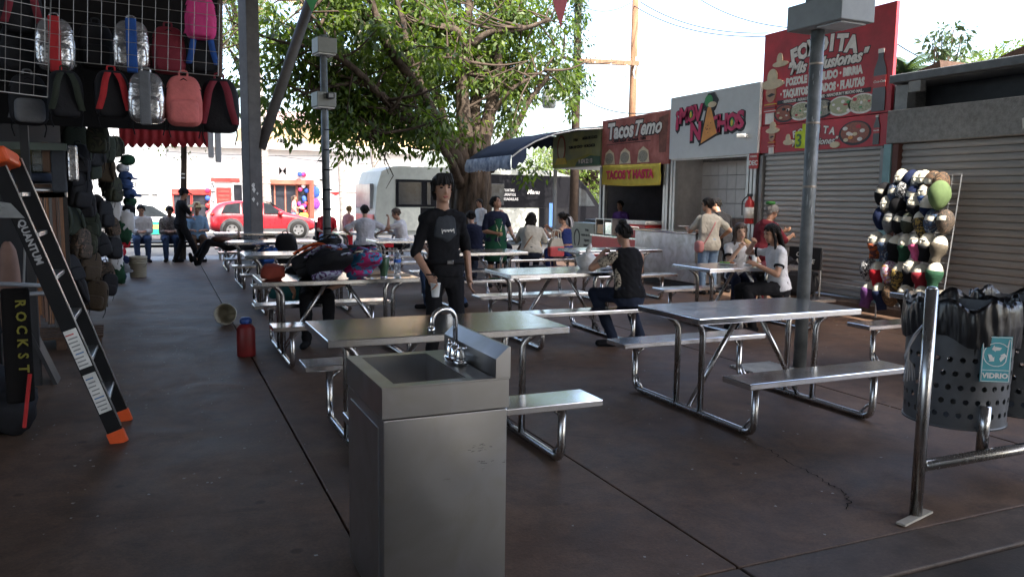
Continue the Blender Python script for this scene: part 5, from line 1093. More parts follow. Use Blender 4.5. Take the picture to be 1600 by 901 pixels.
def person(label, loc, face, pose='stand', ht=1.72, lean=0, side=0, twist=0, seat=.47, hands=None, head=(0, 0, 0), skin='tan', shirt='white', sleeve=.5, pants='jeans', plen=1., shoes=BLACK, hair='short', hairm=None,
           girth=1., legs=None, trange=(-.06, .535), fine=.012, group=None, bust=0, elbow=None, apron=None, shw=1.):
    f = Vector((face[0], face[1])).normalized(); rz = math.atan2(-f.x, f.y); s = ht/1.75; sk_ = SKIN[skin]; hm = hairm or HAIRB
    t = thing('person', label, 'person', loc, rz, group); sd_ = len(bpy.data.objects) % 97
    pz = .93*s if pose == 'stand' else seat+.105
    pv = Vector((0, 0, pz)); RM = Matrix.Rotation(R(twist), 3, 'Z') @ Matrix.Rotation(R(side), 3, 'Y') @ Matrix.Rotation(R(-lean), 3, 'X')
    T = lambda x, y, z: pv+RM @ (Vector((x, y, z))*s)
    def ring(z, w, d, inf=0, n=18):
        bl = 1.0; w = w*girth*s+inf; d = d*(1+(girth-1)*1.5)*s+inf; c = pv+RM @ Vector((0, .0, z*s)); fw = .035*bust*math.exp(-((z-.34)/.08)**2)*s
        return [c+RM @ Vector((w*math.cos(2*math.pi*k/n), d*math.sin(2*math.pi*k/n)+(fw if math.sin(2*math.pi*k/n) > 0 else 0), 0)) for k in range(n)]
    body = MB(); body.loft([ring(*q) for q in TORS])
    # legs
    hips = [Vector((sx*.092*s*girth**.5, 0, pz-.02*s)) for sx in (-1, 1)]
    if legs: kn = [Vector(l[0]) for l in legs]; an = [Vector(l[1]) for l in legs]; toe = [Vector(l[2]) if len(l) > 2 else None for l in legs]
    elif pose == 'stand': kn = [Vector((sx*.1*s, .02, .5*s)) for sx in (-1, 1)]; an = [Vector((sx*.11*s, -.02, .085*s)) for sx in (-1, 1)]; toe = [None, None]
    else: kn = [Vector((sx*.12*s, .44*s, seat+.07)) for sx in (-1, 1)]; an = [Vector((sx*.12*s, .38*s, .085)) for sx in (-1, 1)]; toe = [None, None]
    shs = []; pb = MB(); g2 = girth**.7
    for i in range(2):
        h, k, a = hips[i], kn[i], an[i]; capsule(body, h, k, .085*s*g2, .056*s*g2); capsule(body, k, a, .056*s*g2, .038*s); capsule(body, k.lerp(a, .2), k.lerp(a, .5), .057*s*g2, .05*s*g2)
        td = toe[i] if toe[i] else Vector(((-1, 1)[i]*.25, 1, 0)); td = td.normalized(); hl = a-td*.04*s; ba = a+td*.15*s
        hl.z = a.z-.05*s; ba.z = a.z-.055*s; capsule(body, hl, ba, .036*s, .032*s)
        shb = MB(); shs.append(shb); capsule(shb, hl+Vector((0, 0, .004)), ba+td*.02, .046*s, .04*s); capsule(shb, a+Vector((0, 0, .0)), hl.lerp(ba, .3), .045*s, .045*s)
        if plen > 0:
            e = a if plen >= 1 else k.lerp(a, max(0, plen*2-1)) if plen > .5 else h.lerp(k, plen*2)
            capsule(pb, h, k if plen > .5 else e, .098*s*g2, .072*s*g2)
            if plen > .5: capsule(pb, k, e, .072*s*g2, .058*s)
    if plen > 0: pb.loft([ring(z, w, d, .014) for z, w, d in ((-.15, .12, .09), (-.1, .155, .11), (-.05, .172, .118), (.02, .17, .118), (.08, .155, .11))])
    # arms
    sh = [T(-.172*girth**.3*shw, 0, .435), T(.172*girth**.3*shw, 0, .435)]; hands = hands or {}
    sm_ = MB(); wr, el = [], []
    if trange[1] > 0.2 or trange[0] < .2:
        zs = [q for q in TORS if trange[0] <= q[0] <= trange[1]]; sm_.loft([ring(z, w, d, .013+(.012 if z < .1 else 0)) for z, w, d in zs])
    for i, nm in enumerate('LR'):
        hp = hands.get(nm); sx = (-1, 1)[i]
        wpos = Vector(hp[:3]) if hp else sh[i]+Vector((sx*.09, .04, -.56*s))
        hint = Vector(elbow[i]) if elbow else Vector((sx*.5, -.6, -.5))
        e, wv = ik(sh[i], wpos, .29*s, .265*s, hint); wr.append(wv); el.append(e)
        capsule(body, sh[i], e, .05*s*g2, .04*s*g2); capsule(body, e, wv, .042*s*g2, .028*s); capsule(body, T(sx*.09, 0, .46), sh[i], .06*s, .052*s)
        if sleeve > 0:
            capsule(sm_, T(sx*.08, 0, .45), sh[i], .083*s, .068*s)
            if sleeve <= 1: capsule(sm_, sh[i], sh[i].lerp(e, sleeve), .062*s*g2, .055*s*g2)
            else: capsule(sm_, sh[i], e, .062*s*g2, .053*s*g2); capsule(sm_, e, e.lerp(wv, sleeve-1), .053*s*g2, .042*s*g2)
        # hand: palm, four fingers, thumb
        d = (wv-e).normalized(); side_ = Vector(hp[3:6]).normalized() if hp and len(hp) >= 6 else Vector((-sx*.2, 1, 0))  # direction from little finger to index
        side_ = (side_-d*side_.dot(d)).normalized(); pn = d.cross(side_)*(1 if i else -1); curl = hp[6] if hp and len(hp) > 6 else .45
        capsule(body, wv, wv+d*.03*s, .026*s, .03*s); pc = wv+d*.055*s
        M = Matrix(((d.x, side_.x, pn.x, 0), (d.y, side_.y, pn.y, 0), (d.z, side_.z, pn.z, 0), (0, 0, 0, 1)))
        body.sup(pc, (.046*s, .041*s, .016*s), .7, .7, 12, 8, M)
        fr_ = max(.0075, fine*.72)*s
        for q, (ln, off) in enumerate(((.066, .031), (.075, .011), (.07, -.01), (.054, -.03))):
            p0 = wv+d*.088*s+side_*off*s; d1 = (d*math.cos(curl)+pn*math.sin(curl)+side_*off*2.5).normalized(); d2 = (d*math.cos(curl*2.3)+pn*math.sin(curl*2.3)).normalized()
            p1 = p0+d1*ln*.55*s; capsule(body, p0-d*.015*s, p1, fr_*1.1, fr_, 8); capsule(body, p1, p1+d2*ln*.5*s, fr_, fr_*.85, 8)
        t0 = wv+d*.03*s+side_*.03*s; t1 = t0+(side_*.75+d*.6+pn*.4).normalized()*.042*s; capsule(body, t0, t1, fr_*1.3, fr_*1.1, 8); capsule(body, t1, t1+(d*.9+pn*.4+side_*.1).normalized()*.032*s, fr_*1.1, fr_*.9, 8)
    # head
    HM = RM @ Matrix.Rotation(R(head[0]), 3, 'Z') @ Matrix.Rotation(R(-head[1]), 3, 'X') @ Matrix.Rotation(R(head[2]), 3, 'Y'); nb = T(0, .01, .51); hb = nb+RM @ Vector((0, .01, .1*s))
    hc = hb+HM @ Vector((0, .012*s, .085*s)); H4 = HM.to_4x4(); hp_ = lambda x, y, z: hc+HM @ (Vector((x, y, z))*s)
    capsule(body, nb, hb+HM @ Vector((0, .0, .03*s)), .056*s, .05*s)
    body.sup(hp_(0, -.008, .03), (.075*s, .094*s, .088*s), 1, 1, 18, 12, H4); body.sup(hp_(0, .02, -.035), (.06*s, .072*s, .082*s), .9, .9, 16, 12, H4); body.sup(hp_(0, .062, -.092), (.03*s, .026*s, .02*s), 1, 1, 10, 8, H4)
    capsule(body, hp_(0, .084, .02), hp_(0, .102, -.022), .009*s, .0135*s, 8); body.sup(hp_(0, .094, -.03), (.018*s, .012*s, .009*s), 1, 1, 8, 6, H4)
    for sx in (-1, 1): body.sup(hp_(sx*.076, -.005, -.005), (.01*s, .022*s, .032*s), 1, 1, 8, 8, H4); body.sup(hp_(sx*.033, .078, .036), (.026*s, .012*s, .009*s), 1, 1, 8, 6, H4)
    rmesh(body, 'body', sk_, t, fine, 0, 2)
    ey = MB(); br = MB()
    for sx in (-1, 1): ey.sup(hp_(sx*.033, .079, .014), (.014*s, .008*s, .0065*s), 1, 1, 8, 6, H4); br.sup(hp_(sx*.034, .089, .04), (.021*s, .006*s, .0045*s), 1, 1, 8, 6, H4)
    ey.build('eyes', EYED, t, True); br.build('eyebrows', HAIRB, t, True); MB().sup(hp_(0, .089, -.062), (.024*s, .007*s, .009*s), 1, 1, 10, 6, H4).build('lips', LIP, t, True)
    # hair
    hr = MB()
    def cap_(grow=.012, front=.055, low=-.03):
        mb = MB(); mb.sup((0, 0, 0), (.075*s+grow, .096*s+grow, .09*s+grow), 1, 1, 22, 16); o = len(hr.v); keep = []
        for fc in mb.f:
            c = sum((Vector(mb.v[i]) for i in fc), Vector())/len(fc)/s
            if c.y > .03 and c.z < front: continue
            if c.z < low-max(0, -c.y)*.5: continue
            if abs(c.x) > .06 and c.y > -.01 and c.z < .03: continue
            keep.append(fc)
        hr.add([tuple(v) for v in mb.v], keep, Matrix.Translation(hp_(0, -.01, .034)) @ H4)
        hr.sup(hp_(0, -.022, .045), (.079*s+grow*.6, .085*s+grow*.6, .084*s+grow*.5), 1, 1, 18, 12, H4)
    if hair != 'bald': cap_()
    if hair in ('short', 'fringe'): hr.sup(hp_(0, -.05, .0), (.07*s, .055*s, .075*s), 1, 1, 16, 10, H4)
    if hair == 'fringe':
        for k in range(9): x = -.062+.0155*k; capsule(hr, hp_(x*.8, .05, .115), hp_(x*1.08, .096-abs(x)*.45, .046+.012*math.sin(k*2.3)), .02*s, .011*s, 8)
        for sx in (-1, 1): capsule(hr, hp_(sx*.07, .02, .07), hp_(sx*.08, .01, -.01), .022*s, .014*s, 8); capsule(hr, hp_(sx*.06, -.06, .0), hp_(sx*.055, -.06, -.08), .03*s, .02*s)
    if hair in ('long', 'wavy'):
        ln = .42 if hair == 'long' else .36
        for k in range(11):
            x = -.075+.015*k; b0_ = hp_(x, -.055-.02*math.cos(x*18), .05); b1_ = hp_(x*1.15, -.085, -.12); b2_ = nb+RM @ Vector((x*1.25*s, -.12*s, -(ln-.18)*s)); w = .02 if hair == 'wavy' else .006
            pts = smoothpath([b0_, b1_, b2_], 5); hr.tube([p+Vector((w*math.sin(i*1.7+k), 0, 0)) for i, p in enumerate(pts)], [.026*s*(1-.05*i) for i in range(len(pts))], 8)
        for sx in (-1, 1): capsule(hr, hp_(sx*.07, .01, .07), hp_(sx*.082, .0, -.1), .02*s, .018*s); capsule(hr, hp_(sx*.078, .0, -.08), nb+RM @ Vector((sx*.1*s, .05*s, -.12*s)), .02*s, .014*s)
    if hair == 'bun': hr.sup(hp_(0, -.035, .135), (.052*s, .05*s, .042*s), 1, 1, 12, 10, H4); hr.sup(hp_(0, -.055, .0), (.068*s, .05*s, .07*s), 1, 1, 14, 10, H4)
    if hair == 'tail': hr.sup(hp_(0, -.055, .0), (.068*s, .05*s, .07*s), 1, 1, 14, 10, H4); hr.tube(smoothpath([hp_(0, -.1, .06), hp_(0, -.15, .02), hp_(.02, -.15, -.1), hp_(.02, -.13, -.22)], 4), [.02, .03, .034, .036, .036, .036, .034, .032, .03, .028, .024, .02, .01][:13], 8)
    if hair == 'messy_bun': hr.sup(hp_(.0, -.1, .02), (.055*s, .05*s, .055*s), 1, 1, 12, 10, H4); hr.sup(hp_(0, -.06, -.02), (.066*s, .05*s, .06*s), 1, 1, 12, 10, H4)
    if hair not in ('bald',) and fine < .0125 and hr.v:
        q_ = random.Random(sd_)
        for k in range(90):
            a = q_.uniform(-math.pi, math.pi); z0 = q_.uniform(.02, .98); y_ = math.cos(a)
            if y_ > .35 and z0 < .55: continue
            d0 = Vector((math.sin(a)*(1-z0*z0)**.5*.088, -.01+math.cos(a)*(1-z0*z0)**.5*.108, .034+z0*.1)); d1 = d0*1.04-Vector((0, 0, q_.uniform(.02, .06))); d1 += Vector((q_.gauss(0, .008), q_.gauss(0, .008), 0)); d2 = d1-Vector((d1.x*.08, d1.y*.05, q_.uniform(.02, .05)))
            if y_ > .2: d2 = d1+Vector((q_.gauss(0, .01), .0, -.012))
            hr.tube([hp_(*d0), hp_(*d1), hp_(*d2)], [.011*s, .009*s, .003*s], 5)
    if hr.v: hr.build('hair', hm, t, True, fix=False)
    if sm_.v and shirt: rmesh(sm_, 'shirt', CLO[shirt], t, fine*1.15, .012, 2, sd_)
    if plen > 0 and pants: rmesh(pb, 'trousers', CLO[pants], t, fine*1.2, .01, 2, sd_+3)
    if shoes:
        for shb in shs: rmesh(shb, 'shoe', shoes, t, fine, 0, 2)
    if apron:
        ab = MB(); n = 13; rows = [(-.42, .19, .15), (-.25, .185, .14), (-.1, .18, .128), (.05, .17, .122), (.2, .15, .118), (.3, .11, .128), (.4, .085, .128)]
        for z, w, d in rows:
            for k in range(n): a = math.pi*(.04+.92*k/(n-1)) if z < .25 else math.pi*(.25+.5*k/(n-1)); ab.v.append(tuple(pv+RM @ Vector((w*1.08*girth*math.cos(a)*s, (d*girth+.03)*math.sin(a)*s+.005*math.sin(k*2+z*9), z*s))))
        for j in range(len(rows)-1):
            for k in range(n-1): a = j*n+k; ab.f.append((a, a+1, a+n+1, a+n))
        ao = ab.build('apron', CLO[apron], t, True); q = ao.modifiers.new('s', 'SOLIDIFY'); q.thickness = .006
    fig = dict(root=t, pv=pv, RM=RM, s=s, T=T, hp=hp_, H4=H4, wr=wr, el=el, sh=sh, nb=nb)
    return fig
def hat(fig, kind, m, name='hat'):
    hp_, H4, s, t = fig['hp'], fig['H4'], fig['s'], fig['root']; mb = MB()
    if kind == 'cap': mb.sup(hp_(0, -.01, .06), (.092*s, .112*s, .082*s), .9, 1, 18, 12, H4); mb.sup(hp_(0, .12, .05), (.07*s, .07*s, .01*s), .6, .9, 14, 6, H4 @ Matrix.Rotation(-.15, 4, 'X'))
    if kind == 'wide':
        mb.lathe([(.0, .0), (.1, .0), (.2, .012), (.205, .03), (.19, .02), (.1, .01), (.095, .08), (.07, .12), (0, .105)], 24, M=Matrix.Translation(hp_(0, -.005, .06)) @ H4)
    mb.build(name, m, t, True)
def strap(fig, pts, m, r=.012, name='bag_strap'):
    MB().tube(smoothpath(pts, 4), r, 6, flat=.35).build(name, m, fig['root'], True)
def local(fig, w):
    r = fig['root']; return Matrix.Rotation(-r.rotation_euler.z, 3, 'Z') @ (Vector(w)-r.location)
BZ = .472   # top of a bench seat
# 1 man in black
f1 = person('young man in black with fringe holding a white cup, standing at the heaped table', (2.3, 6.72, 0), (.06, -1, 0), 'stand', 1.82, 1, 2.5, -4, hands={'R': (.2, .16, .93, -.5, .9, 0, .55), 'L': (-.235, .02, .9, .4, 1, 0, .35)}, head=(-2, 2, 0), shw=.9, skin='tan', shirt='black', sleeve=1.08, pants='black', hair='fringe', fine=.0085, girth=.86, legs=[((-.1, .09, .51), (-.15, .06, .09)), ((.1, .0, .5), (.1, -.06, .09))])
T1 = f1['T']
pz_ = MB(); n = 15; pk_ = [(.475, .06, .1), (.45, .085, .11), (.4, .1, .122), (.36, .108, .13), (.32, .116, .131), (.28, .12, .131), (.25, .115, .13)]
for z, w, y in pk_:
    for k in range(n): q = -1+2*k/(n-1); pz_.v.append(tuple(T1(q*w, y+.014-.045*q*q*(w/.12)**2, z+(.045*abs(q) if z < .27 else .03*abs(q) if z < .3 else 0))))
for j in range(len(pk_)-1):
    for k in range(n-1): a = j*n+k; pz_.f.append((a, a+1, a+n+1, a+n))
po = pz_.build('chest_panel', CLO['charcoal'], f1['root'], True); q = po.modifiers.new('w', 'SHRINKWRAP'); q.target = [c_ for c_ in f1['root'].children if c_.name.startswith('shirt')][0]; q.offset = .0035; q = po.modifiers.new('s', 'SOLIDIFY'); q.thickness = .003
lg = MB()
for k in range(9):
    x = -.052+.013*k; h = (.034, .022, .026, .02, .024, .02, .024, .022, .034)[k]; lg.tube([T1(x, .152-2*x*x, .345-h*.6*(k in (0, 8))), T1(x+.004, .152-2*x*x, .345+h*.55)], .0035, 5)
    if k < 8: lg.tube([T1(x, .152-2*x*x, .345+(.012 if k % 2 else -.008)), T1(x+.013, .152-2*(x+.013)**2, .345+(-.008 if k % 2 else .012))], .003, 5)
lg.build('shirt_emblem', WHI, f1['root'])
MB().loft([[f1['pv']+Vector((math.cos(a)*.187, math.sin(a)*.138, z)) for a in [2*math.pi*k/20 for k in range(20)]] for z in (.06, .1)]).build('belt', BLACK, f1['root'], True); MB().box(f1['pv']+Vector((0, .142, .08)), (.06, .01, .036), 0, .004).build('belt_buckle', CHROME, f1['root'])
wv = f1['wr'][1]; MB().lathe([(.034, -.006), (.037, -.006), (.037, .006), (.034, .006)], 14, wv+Vector((-.005, -.005, .02))).build('wristband', BLACK, f1['root'])
CUPM = C('foam_cup', .7, .72, .72, .6, var=.03)
rt_ = f1['root']; cw = Matrix.Rotation(rt_.rotation_euler.z, 3, 'Z') @ (wv+Vector((-.03, .06, -.17)))+rt_.location
cu = MB().lathe([(.03, 0), (.032, .004), (.042, .11), (.045, .112), (.045, .12), (.04, .12)], 18).build('foam_cup', CUPM, None, True, loc=cw); tag(cu, 'white foam cup held in the hand of the young man in black', 'cup')
# 2 woman with bun, back turned
f2 = person('woman with hair bun in black sleeveless top sitting back turned at the centre bench', (4.72, 7.48, 0), (-.05, 1, 0), 'sit', 1.68, 8, 0, 0, BZ, hands={'L': (-.17, .3, 1.0, .5, .5, .3, .8), 'R': (.12, .4, .86, -.5, .5, 0, .7)}, head=(6, 12, 0), skin='tan', shirt='black', sleeve=.0, pants='dark_jeans', hair='bun', fine=.009, girth=1.1, legs=[((-.24, .33, BZ+.08), (-.2, -.02, .09), (-.5, .3, 0)), ((.18, .32, BZ+.08), (.17, .0, .09), (.1, 1, 0))], elbow=[(-.8, -.1, -.6), (.8, -.1, -.6)])
sm2 = MB(); capsule(sm2, f2['sh'][0]+Vector((.01, 0, 0)), f2['sh'][0].lerp(f2['el'][0], .55), .064, .058); capsule(sm2, f2['T'](-.13, -.02, .3), f2['T'](-.15, -.02, .02), .05, .045); rmesh(sm2, 'leopard_sleeve', CLO['leopard'], f2['root'], .012, .004)
sw_ = MB(); a_ = Vector((-.2, -.02, .09)); sw_.tube([a_+Vector((-.03, .04, -.058)), a_+Vector((-.11, .1, -.06))], .012, 6); sw_.build('shoe_sole', WHITE, f2['root'])
# 3/4 two girls
f3 = person('smiling girl in white school shirt eating a tortilla, facing the camera', (7.42, 8.95, 0), (-.45, -1, 0), 'sit', 1.6, 10, 0, 0, BZ, hands={'R': (.06, .3, .97, -.2, .3, 1, .9), 'L': (-.1, .28, .96, .3, .3, 1, .9)}, head=(4, 4, 8), skin='light', shirt='white', sleeve=.55, pants='navy', hair='long', hairm=HAIRBR, fine=.010, girth=.95)
MB().sup(f3['wr'][0].lerp(f3['wr'][1], .5)+Vector((-.03, .03, .09)), (.075, .028, .03), .9, 1, 14, 8, Matrix.Rotation(-.6, 4, 'Y')).build('tortilla', C('tortilla', .6, .42, .22, .8, var=.2), None, True, loc=f3['root'].location)
tt = bpy.data.objects['tortilla']; tt.rotation_euler.z = f3['root'].rotation_euler.z; tag(tt, 'folded tortilla held at the mouth of the smiling girl', 'tortilla')
MB().sup(f3['T'](.08, .118, .33), (.028, .008, .034), 1, 1, 10, 6).build('shirt_badge', CLO['navy'], f3['root'])
f4 = person('girl with long black hair in white shirt sitting in profile facing left', (6.98, 7.62, 0), (-1, .3, 0), 'sit', 1.66, 8, 0, 0, BZ, hands={'L': (-.12, .34, .84, .2, 1, 0, .3), 'R': (.12, .3, 1.1, -.2, .4, 1, .8)}, head=(4, 6, 0), skin='tan', shirt='white', sleeve=.6, pants='black', hair='long', fine=.010, legs=[((-.08, .44, BZ+.06), (-.1, .36, .09)), ((.14, .45, BZ+.06), (.14, .42, .09))])
trm = MB()
for f_ in (f3, f4):
    for i in range(2):
        p = f_['sh'][i].lerp(f_['el'][i], .6); d = (f_['el'][i]-f_['sh'][i]).normalized(); M_ = d.to_track_quat('Z', 'Y').to_matrix().to_4x4()
        MB().lathe([(.054, -.012), (.063, -.012), (.063, .012), (.054, .012)], 16, M=Matrix.Translation(p) @ M_).build('sleeve_trim', BLACK, f_['root'], True)
# 5 standing woman at the nachos counter
f5 = person('woman in grey white tee with shoulder towel and pink bag standing at the steel counter', (8.62, 11.15, 0), (.1, 1, 0), 'stand', 1.66, 4, 0, 0, hands={'L': (-.2, .4, 1.12, .5, .5, 0, .2), 'R': (.3, .1, .98, -.5, 1, 0, .3)}, head=(34, 6, 0), shirt='cream', sleeve=.75, pants='light_jeans', hair='short', girth=1.22, trange=(-.13, .535))
strap(f5, [f5['T'](.1, .0, .5), f5['T'](.04, -.15, .38), f5['T'](-.1, -.175, .15), f5['T'](-.2, -.1, -.06)], CLO['pink'], .012)
MB().sup(f5['T'](-.24, -.06, -.06), (.06, .1, .1), .6, .6, 14, 10).build('shoulder_bag', CLO['pink'], f5['root'], True)
tw5 = MB(); tw5.sup(f5['T'](-.13, -.09, .34), (.1, .035, .17), .5, .5, 12, 8); tw5.sup(f5['T'](-.13, 0, .475), (.08, .11, .03), .7, .7, 12, 8); rmesh(tw5, 'towel', CLO['cream'], f5['root'], .013, .008)
pl5 = MB().lathe([(.0, 0), (.07, 0), (.11, .02), (.105, .022), (.0, .006)], 18).build('plate', WHITE, None, True, loc=f5['root'].location+Matrix.Rotation(f5['root'].rotation_euler.z, 3, 'Z') @ (f5['wr'][0]+Vector((0, .12, .02)))); tag(pl5, 'plate of food on the hand of the woman at the steel counter', 'plate')
f6 = person('man in black tee and black cap leaning over the steel counter', (9.05, 11.3, 0), (.1, 1, 0), 'stand', 1.72, 22, 0, 0, hands={'L': (-.2, .5, 1.08), 'R': (.2, .5, 1.08)}, head=(60, 8, 0), shirt='black', sleeve=.7, pants='black', hair='short'); hat(f6, 'cap', BLACK, 'cap')
f7 = person('woman in maroon top with green hair tie reaching to the right by the shutter', (8.35, 9.55, 0), (1, -.05, 0), 'stand', 1.6, 14, 0, 0, hands={'L': (-.12, .5, 1.15, .5, 0, 1, .3), 'R': (.15, .45, 1.1)}, head=(0, 8, 0), shirt='maroon', sleeve=1.0, pants='maroon', hair='messy_bun', hairm=HAIRG, girth=1.25, trange=(-.13, .535))
MB().lathe([(.03, -.02), (.06, -.025), (.075, 0), (.06, .025), (.03, .02)], 12, f7['hp'](0, -.1, .02+.1)).build('hair_tie', C('green_tie', .05, .2, .05), f7['root'], True)
f8 = person('woman in purple tee standing inside the dark taco stall', (10.35, 16.85, 0), (-.9, -.5, 0), 'stand', 1.58, 4, 0, 0, hands={'L': (-.15, .3, .95), 'R': (.15, .28, .98)}, head=(0, 6, 0), shirt='purple', sleeve=.8, pants='black', hair='messy_bun', girth=1.1)
# 9 apron woman
f9 = person('woman in green apron and navy shirt standing, looking up to the right', (5.55, 13.35, 0), (.0, -1, 0), 'stand', 1.64, 2, 0, 0, hands={'R': (.07, .2, .98, -.3, .3, -.6, .8), 'L': (-.3, .08, .93)}, head=(38, -16, 0), skin='tan', shirt='navy', sleeve=.85, pants='black', plen=.55, hair='messy_bun', girth=1.18, apron='apron_green', fine=.011)
for sx in (-1, 1): strap(f9, [f9['T'](sx*.06, -.05, .5), f9['T'](sx*.085, .08, .47), f9['T'](sx*.06, .155, .3), f9['T'](-.01, .165, .12)], CLO['cream'], .013, 'neck_towel')
strap(f9, [f9['T'](-.01, .17, .14), f9['T'](.03, .17, .0), f9['T'](-.04, .17, -.12)], CLO['cream'], .013, 'neck_towel'); MB().sup(f9['T'](0, .163, .18), (.055, .006, .03), .7, .7, 12, 6).build('apron_emblem', C('apron_print', .35, .42, .15), f9['root'])
# 10.. diners
f10 = person('woman in white sweater with long dark hair sitting back turned, strap across', (6.58, 14.02, 0), (.45, 1, 0), 'sit', 1.66, 12, 0, 0, BZ, hands={'L': (-.15, .4, .9), 'R': (.15, .4, .9)}, head=(-20, 10, 0), shirt='cream', sleeve=1.8, pants='dark_jeans', hair='wavy', girth=1.3)
strap(f10, [f10['T'](.16, .0, .49), f10['T'](.08, -.14, .38), f10['T'](-.08, -.175, .15), f10['T'](-.2, -.1, -.05)], CLO['tan'], .014)
f11 = person('woman in royal blue crop top with white scarf in her ponytail', (7.55, 14.35, 0), (-.5, .8, 0), 'sit', 1.64, 8, 0, 0, BZ, hands={'L': (-.12, .45, .95), 'R': (.0, .42, 1.0)}, head=(10, 6, 0), shirt='royal', sleeve=.0, pants='royal', hair='tail', trange=(.1, .46)); strap(f11, [f11['hp'](0, -.13, .05), f11['hp'](.06, -.2, -.05), f11['hp'](.1, -.19, -.2)], CLO['white'], .03, 'hair_scarf'); strap(f11, [f11['hp'](0, -.13, .05), f11['hp'](-.03, -.2, -.08), f11['hp'](-.02, -.19, -.24)], CLO['white'], .026, 'hair_scarf')
f12 = person('child in yellow tee between the white sweater and the blue crop top', (7.4, 15.55, 0), (-1, -.3, 0), 'sit', 1.35, 5, 0, 0, BZ, shirt='yellow', sleeve=.7, pants='dark_jeans', hair='short', hands={'L': (-.15, .3, .85), 'R': (.1, .3, .85)})
f13 = person('bald man in pale shirt facing the camera beyond the white sweater', (6.85, 16.2, 0), (-.2, -1, 0), 'sit', 1.68, 0, 0, 0, BZ, shirt='grey_white', sleeve=.8, pants='dark_jeans', hair='bald', hands={'L': (-.15, .35, .85), 'R': (.1, .35, .85)})
f14 = person('broad man in navy shirt sitting back turned left of the apron woman', (5.42, 14.15, 0), (.15, 1, 0), 'sit', 1.74, 14, 0, 0, BZ, shirt='navy', sleeve=.9, pants='dark_jeans', hair='short', girth=1.28, hands={'L': (-.25, .35, .8), 'R': (.25, .35, .8)}, head=(0, 12, 0))
f15 = person('woman in black strapless top and jeans with bare back on the near bench', (3.82, 10.72, 0), (-.75, .7, 0), 'sit', 1.64, 10, 0, 0, BZ, hands={'L': (-.1, .4, .88), 'R': (.15, .38, .88)}, head=(0, 8, 0), shirt='black', sleeve=0, pants='jeans', hair='messy_bun', hairm=HAIRBR, trange=(-.1, .32), legs=[((-.12, .42, BZ+.06), (-.12, .36, .09)), ((.2, .3, BZ+.05), (.25, -.05, .09))])
f16 = person('man in light grey tee sitting back turned at the far middle table', (4.12, 17.4, 0), (.1, 1, 0), 'sit', 1.8, 6, 0, 0, BZ, hands={'L': (-.32, .28, .78), 'R': (.34, .3, .8)}, head=(0, 8, 0), shirt='grey_white', sleeve=.8, pants='black', hair='short', girth=1.22, elbow=[(-1, -.2, -.4), (1, -.2, -.4)])
f17 = person('older woman in white polo in profile facing left, hand at mouth', (5.0, 17.5, 0), (-1, .25, 0), 'sit', 1.68, 10, 0, 0, BZ, hands={'L': (-.05, .32, 1.1, 0, 0, 1, .8), 'R': (.12, .36, .85)}, head=(0, 8, 0), shirt='white', sleeve=.7, pants='black', hair='short', hairm=HAIRBR, girth=1.22)
f18 = person('person in red tee and light jeans sitting in a wheelchair behind the slim pole', (3.75, 20.0, 0), (-.1, -1, 0), 'sit', 1.66, 4, 0, 0, .5, hands={'L': (-.12, .35, .72), 'R': (.1, .35, .72)}, head=(0, 12, 0), shirt='red', sleeve=.75, pants='light_jeans', hair='short', girth=1.05)
wc = thing('wheelchair', 'black wheelchair carrying the person in the red tee', 'wheelchair', (3.75, 20.0, 0), f18['root'].rotation_euler.z)
for sx in (-1, 1):
    MB().lathe([(.28, -.015), (.3, -.02), (.3, .02), (.28, .015)], 24, M=Matrix.Translation((sx*.3, -.05, .3)) @ Matrix.Rotation(R(90), 4, 'Y')).build('wheel', TYRE, wc, True); MB().tube([(sx*.26, -.2, 1.0), (sx*.26, -.2, .3), (sx*.26, .4, .35), (sx*.22, .5, .08)], .016, 8).build('frame', PST, wc); MB().tube([(sx*.26, -.2, .72), (sx*.26, .2, .72), (sx*.26, .22, .45)], .016, 8).build('armrest', DARK, wc)
MB().b2(-.25, .25, -.2, .3, .44, .5, .02).build('seat', BLACK, wc); MB().b2(-.25, .25, -.24, -.2, .5, .95, .015).build('backrest', BLACK, wc)
f19 = person('child in pink top with blond hair near the parked bus', (4.5, 21.0, 0), (.7, .5, 0), 'stand', 1.35, 5, 0, 0, shirt='pink', sleeve=.8, pants='red', hair='short', hairm=C('fair_hair', .3, .18, .08, .6), skin='light')
f20 = person('man in dark clothes and black cap standing by the thin tree, phone in hand', (.4, 20.2, 0), (1, .25, 0), 'stand', 1.74, 4, 0, 0, hands={'R': (.1, .3, 1.3, 0, 0, 1, .8), 'L': (-.05, .22, 1.05)}, head=(0, 12, 0), shirt='black', sleeve=.8, pants='black', hair='short', skin='brown', legs=[((-.09, .06, .5), (-.12, -.1, .09)), ((.1, .2, .5), (.1, .34, .09))]); hat(f20, 'cap', BLACK, 'cap')
bn0 = aty(228, 385, 20.9); bench = thing('street_bench', 'long dark metal bench with seated men at the street edge', 'bench', (.1, 20.95, 0))
MB().b2(-1.15, 1.25, -.2, .2, .42, .46, .01).build('seat', DARK, bench)
for x in (-1.1, 1.2):
    for y in (-.17, .17): MB().cyl((x, y, 0), (x, y, .42), .022).build('leg', PST, bench)
MB().b2(-1.15, 1.25, .17, .2, .3, .36).build('apron_bar', DARK, bench)
def bench_x(u): return aty(u, 385, 20.85).x
f21 = person('older man in white shirt and jeans sitting at the left end of the street bench', (bench_x(222), 20.85, 0), (.05, -1, 0), 'sit', 1.7, 8, 0, 0, .46, hands={'L': (-.05, .32, .72), 'R': (.06, .32, .72)}, head=(0, 22, 0), shirt='white', sleeve=1.7, pants='jeans', hair='short', girth=1.2)
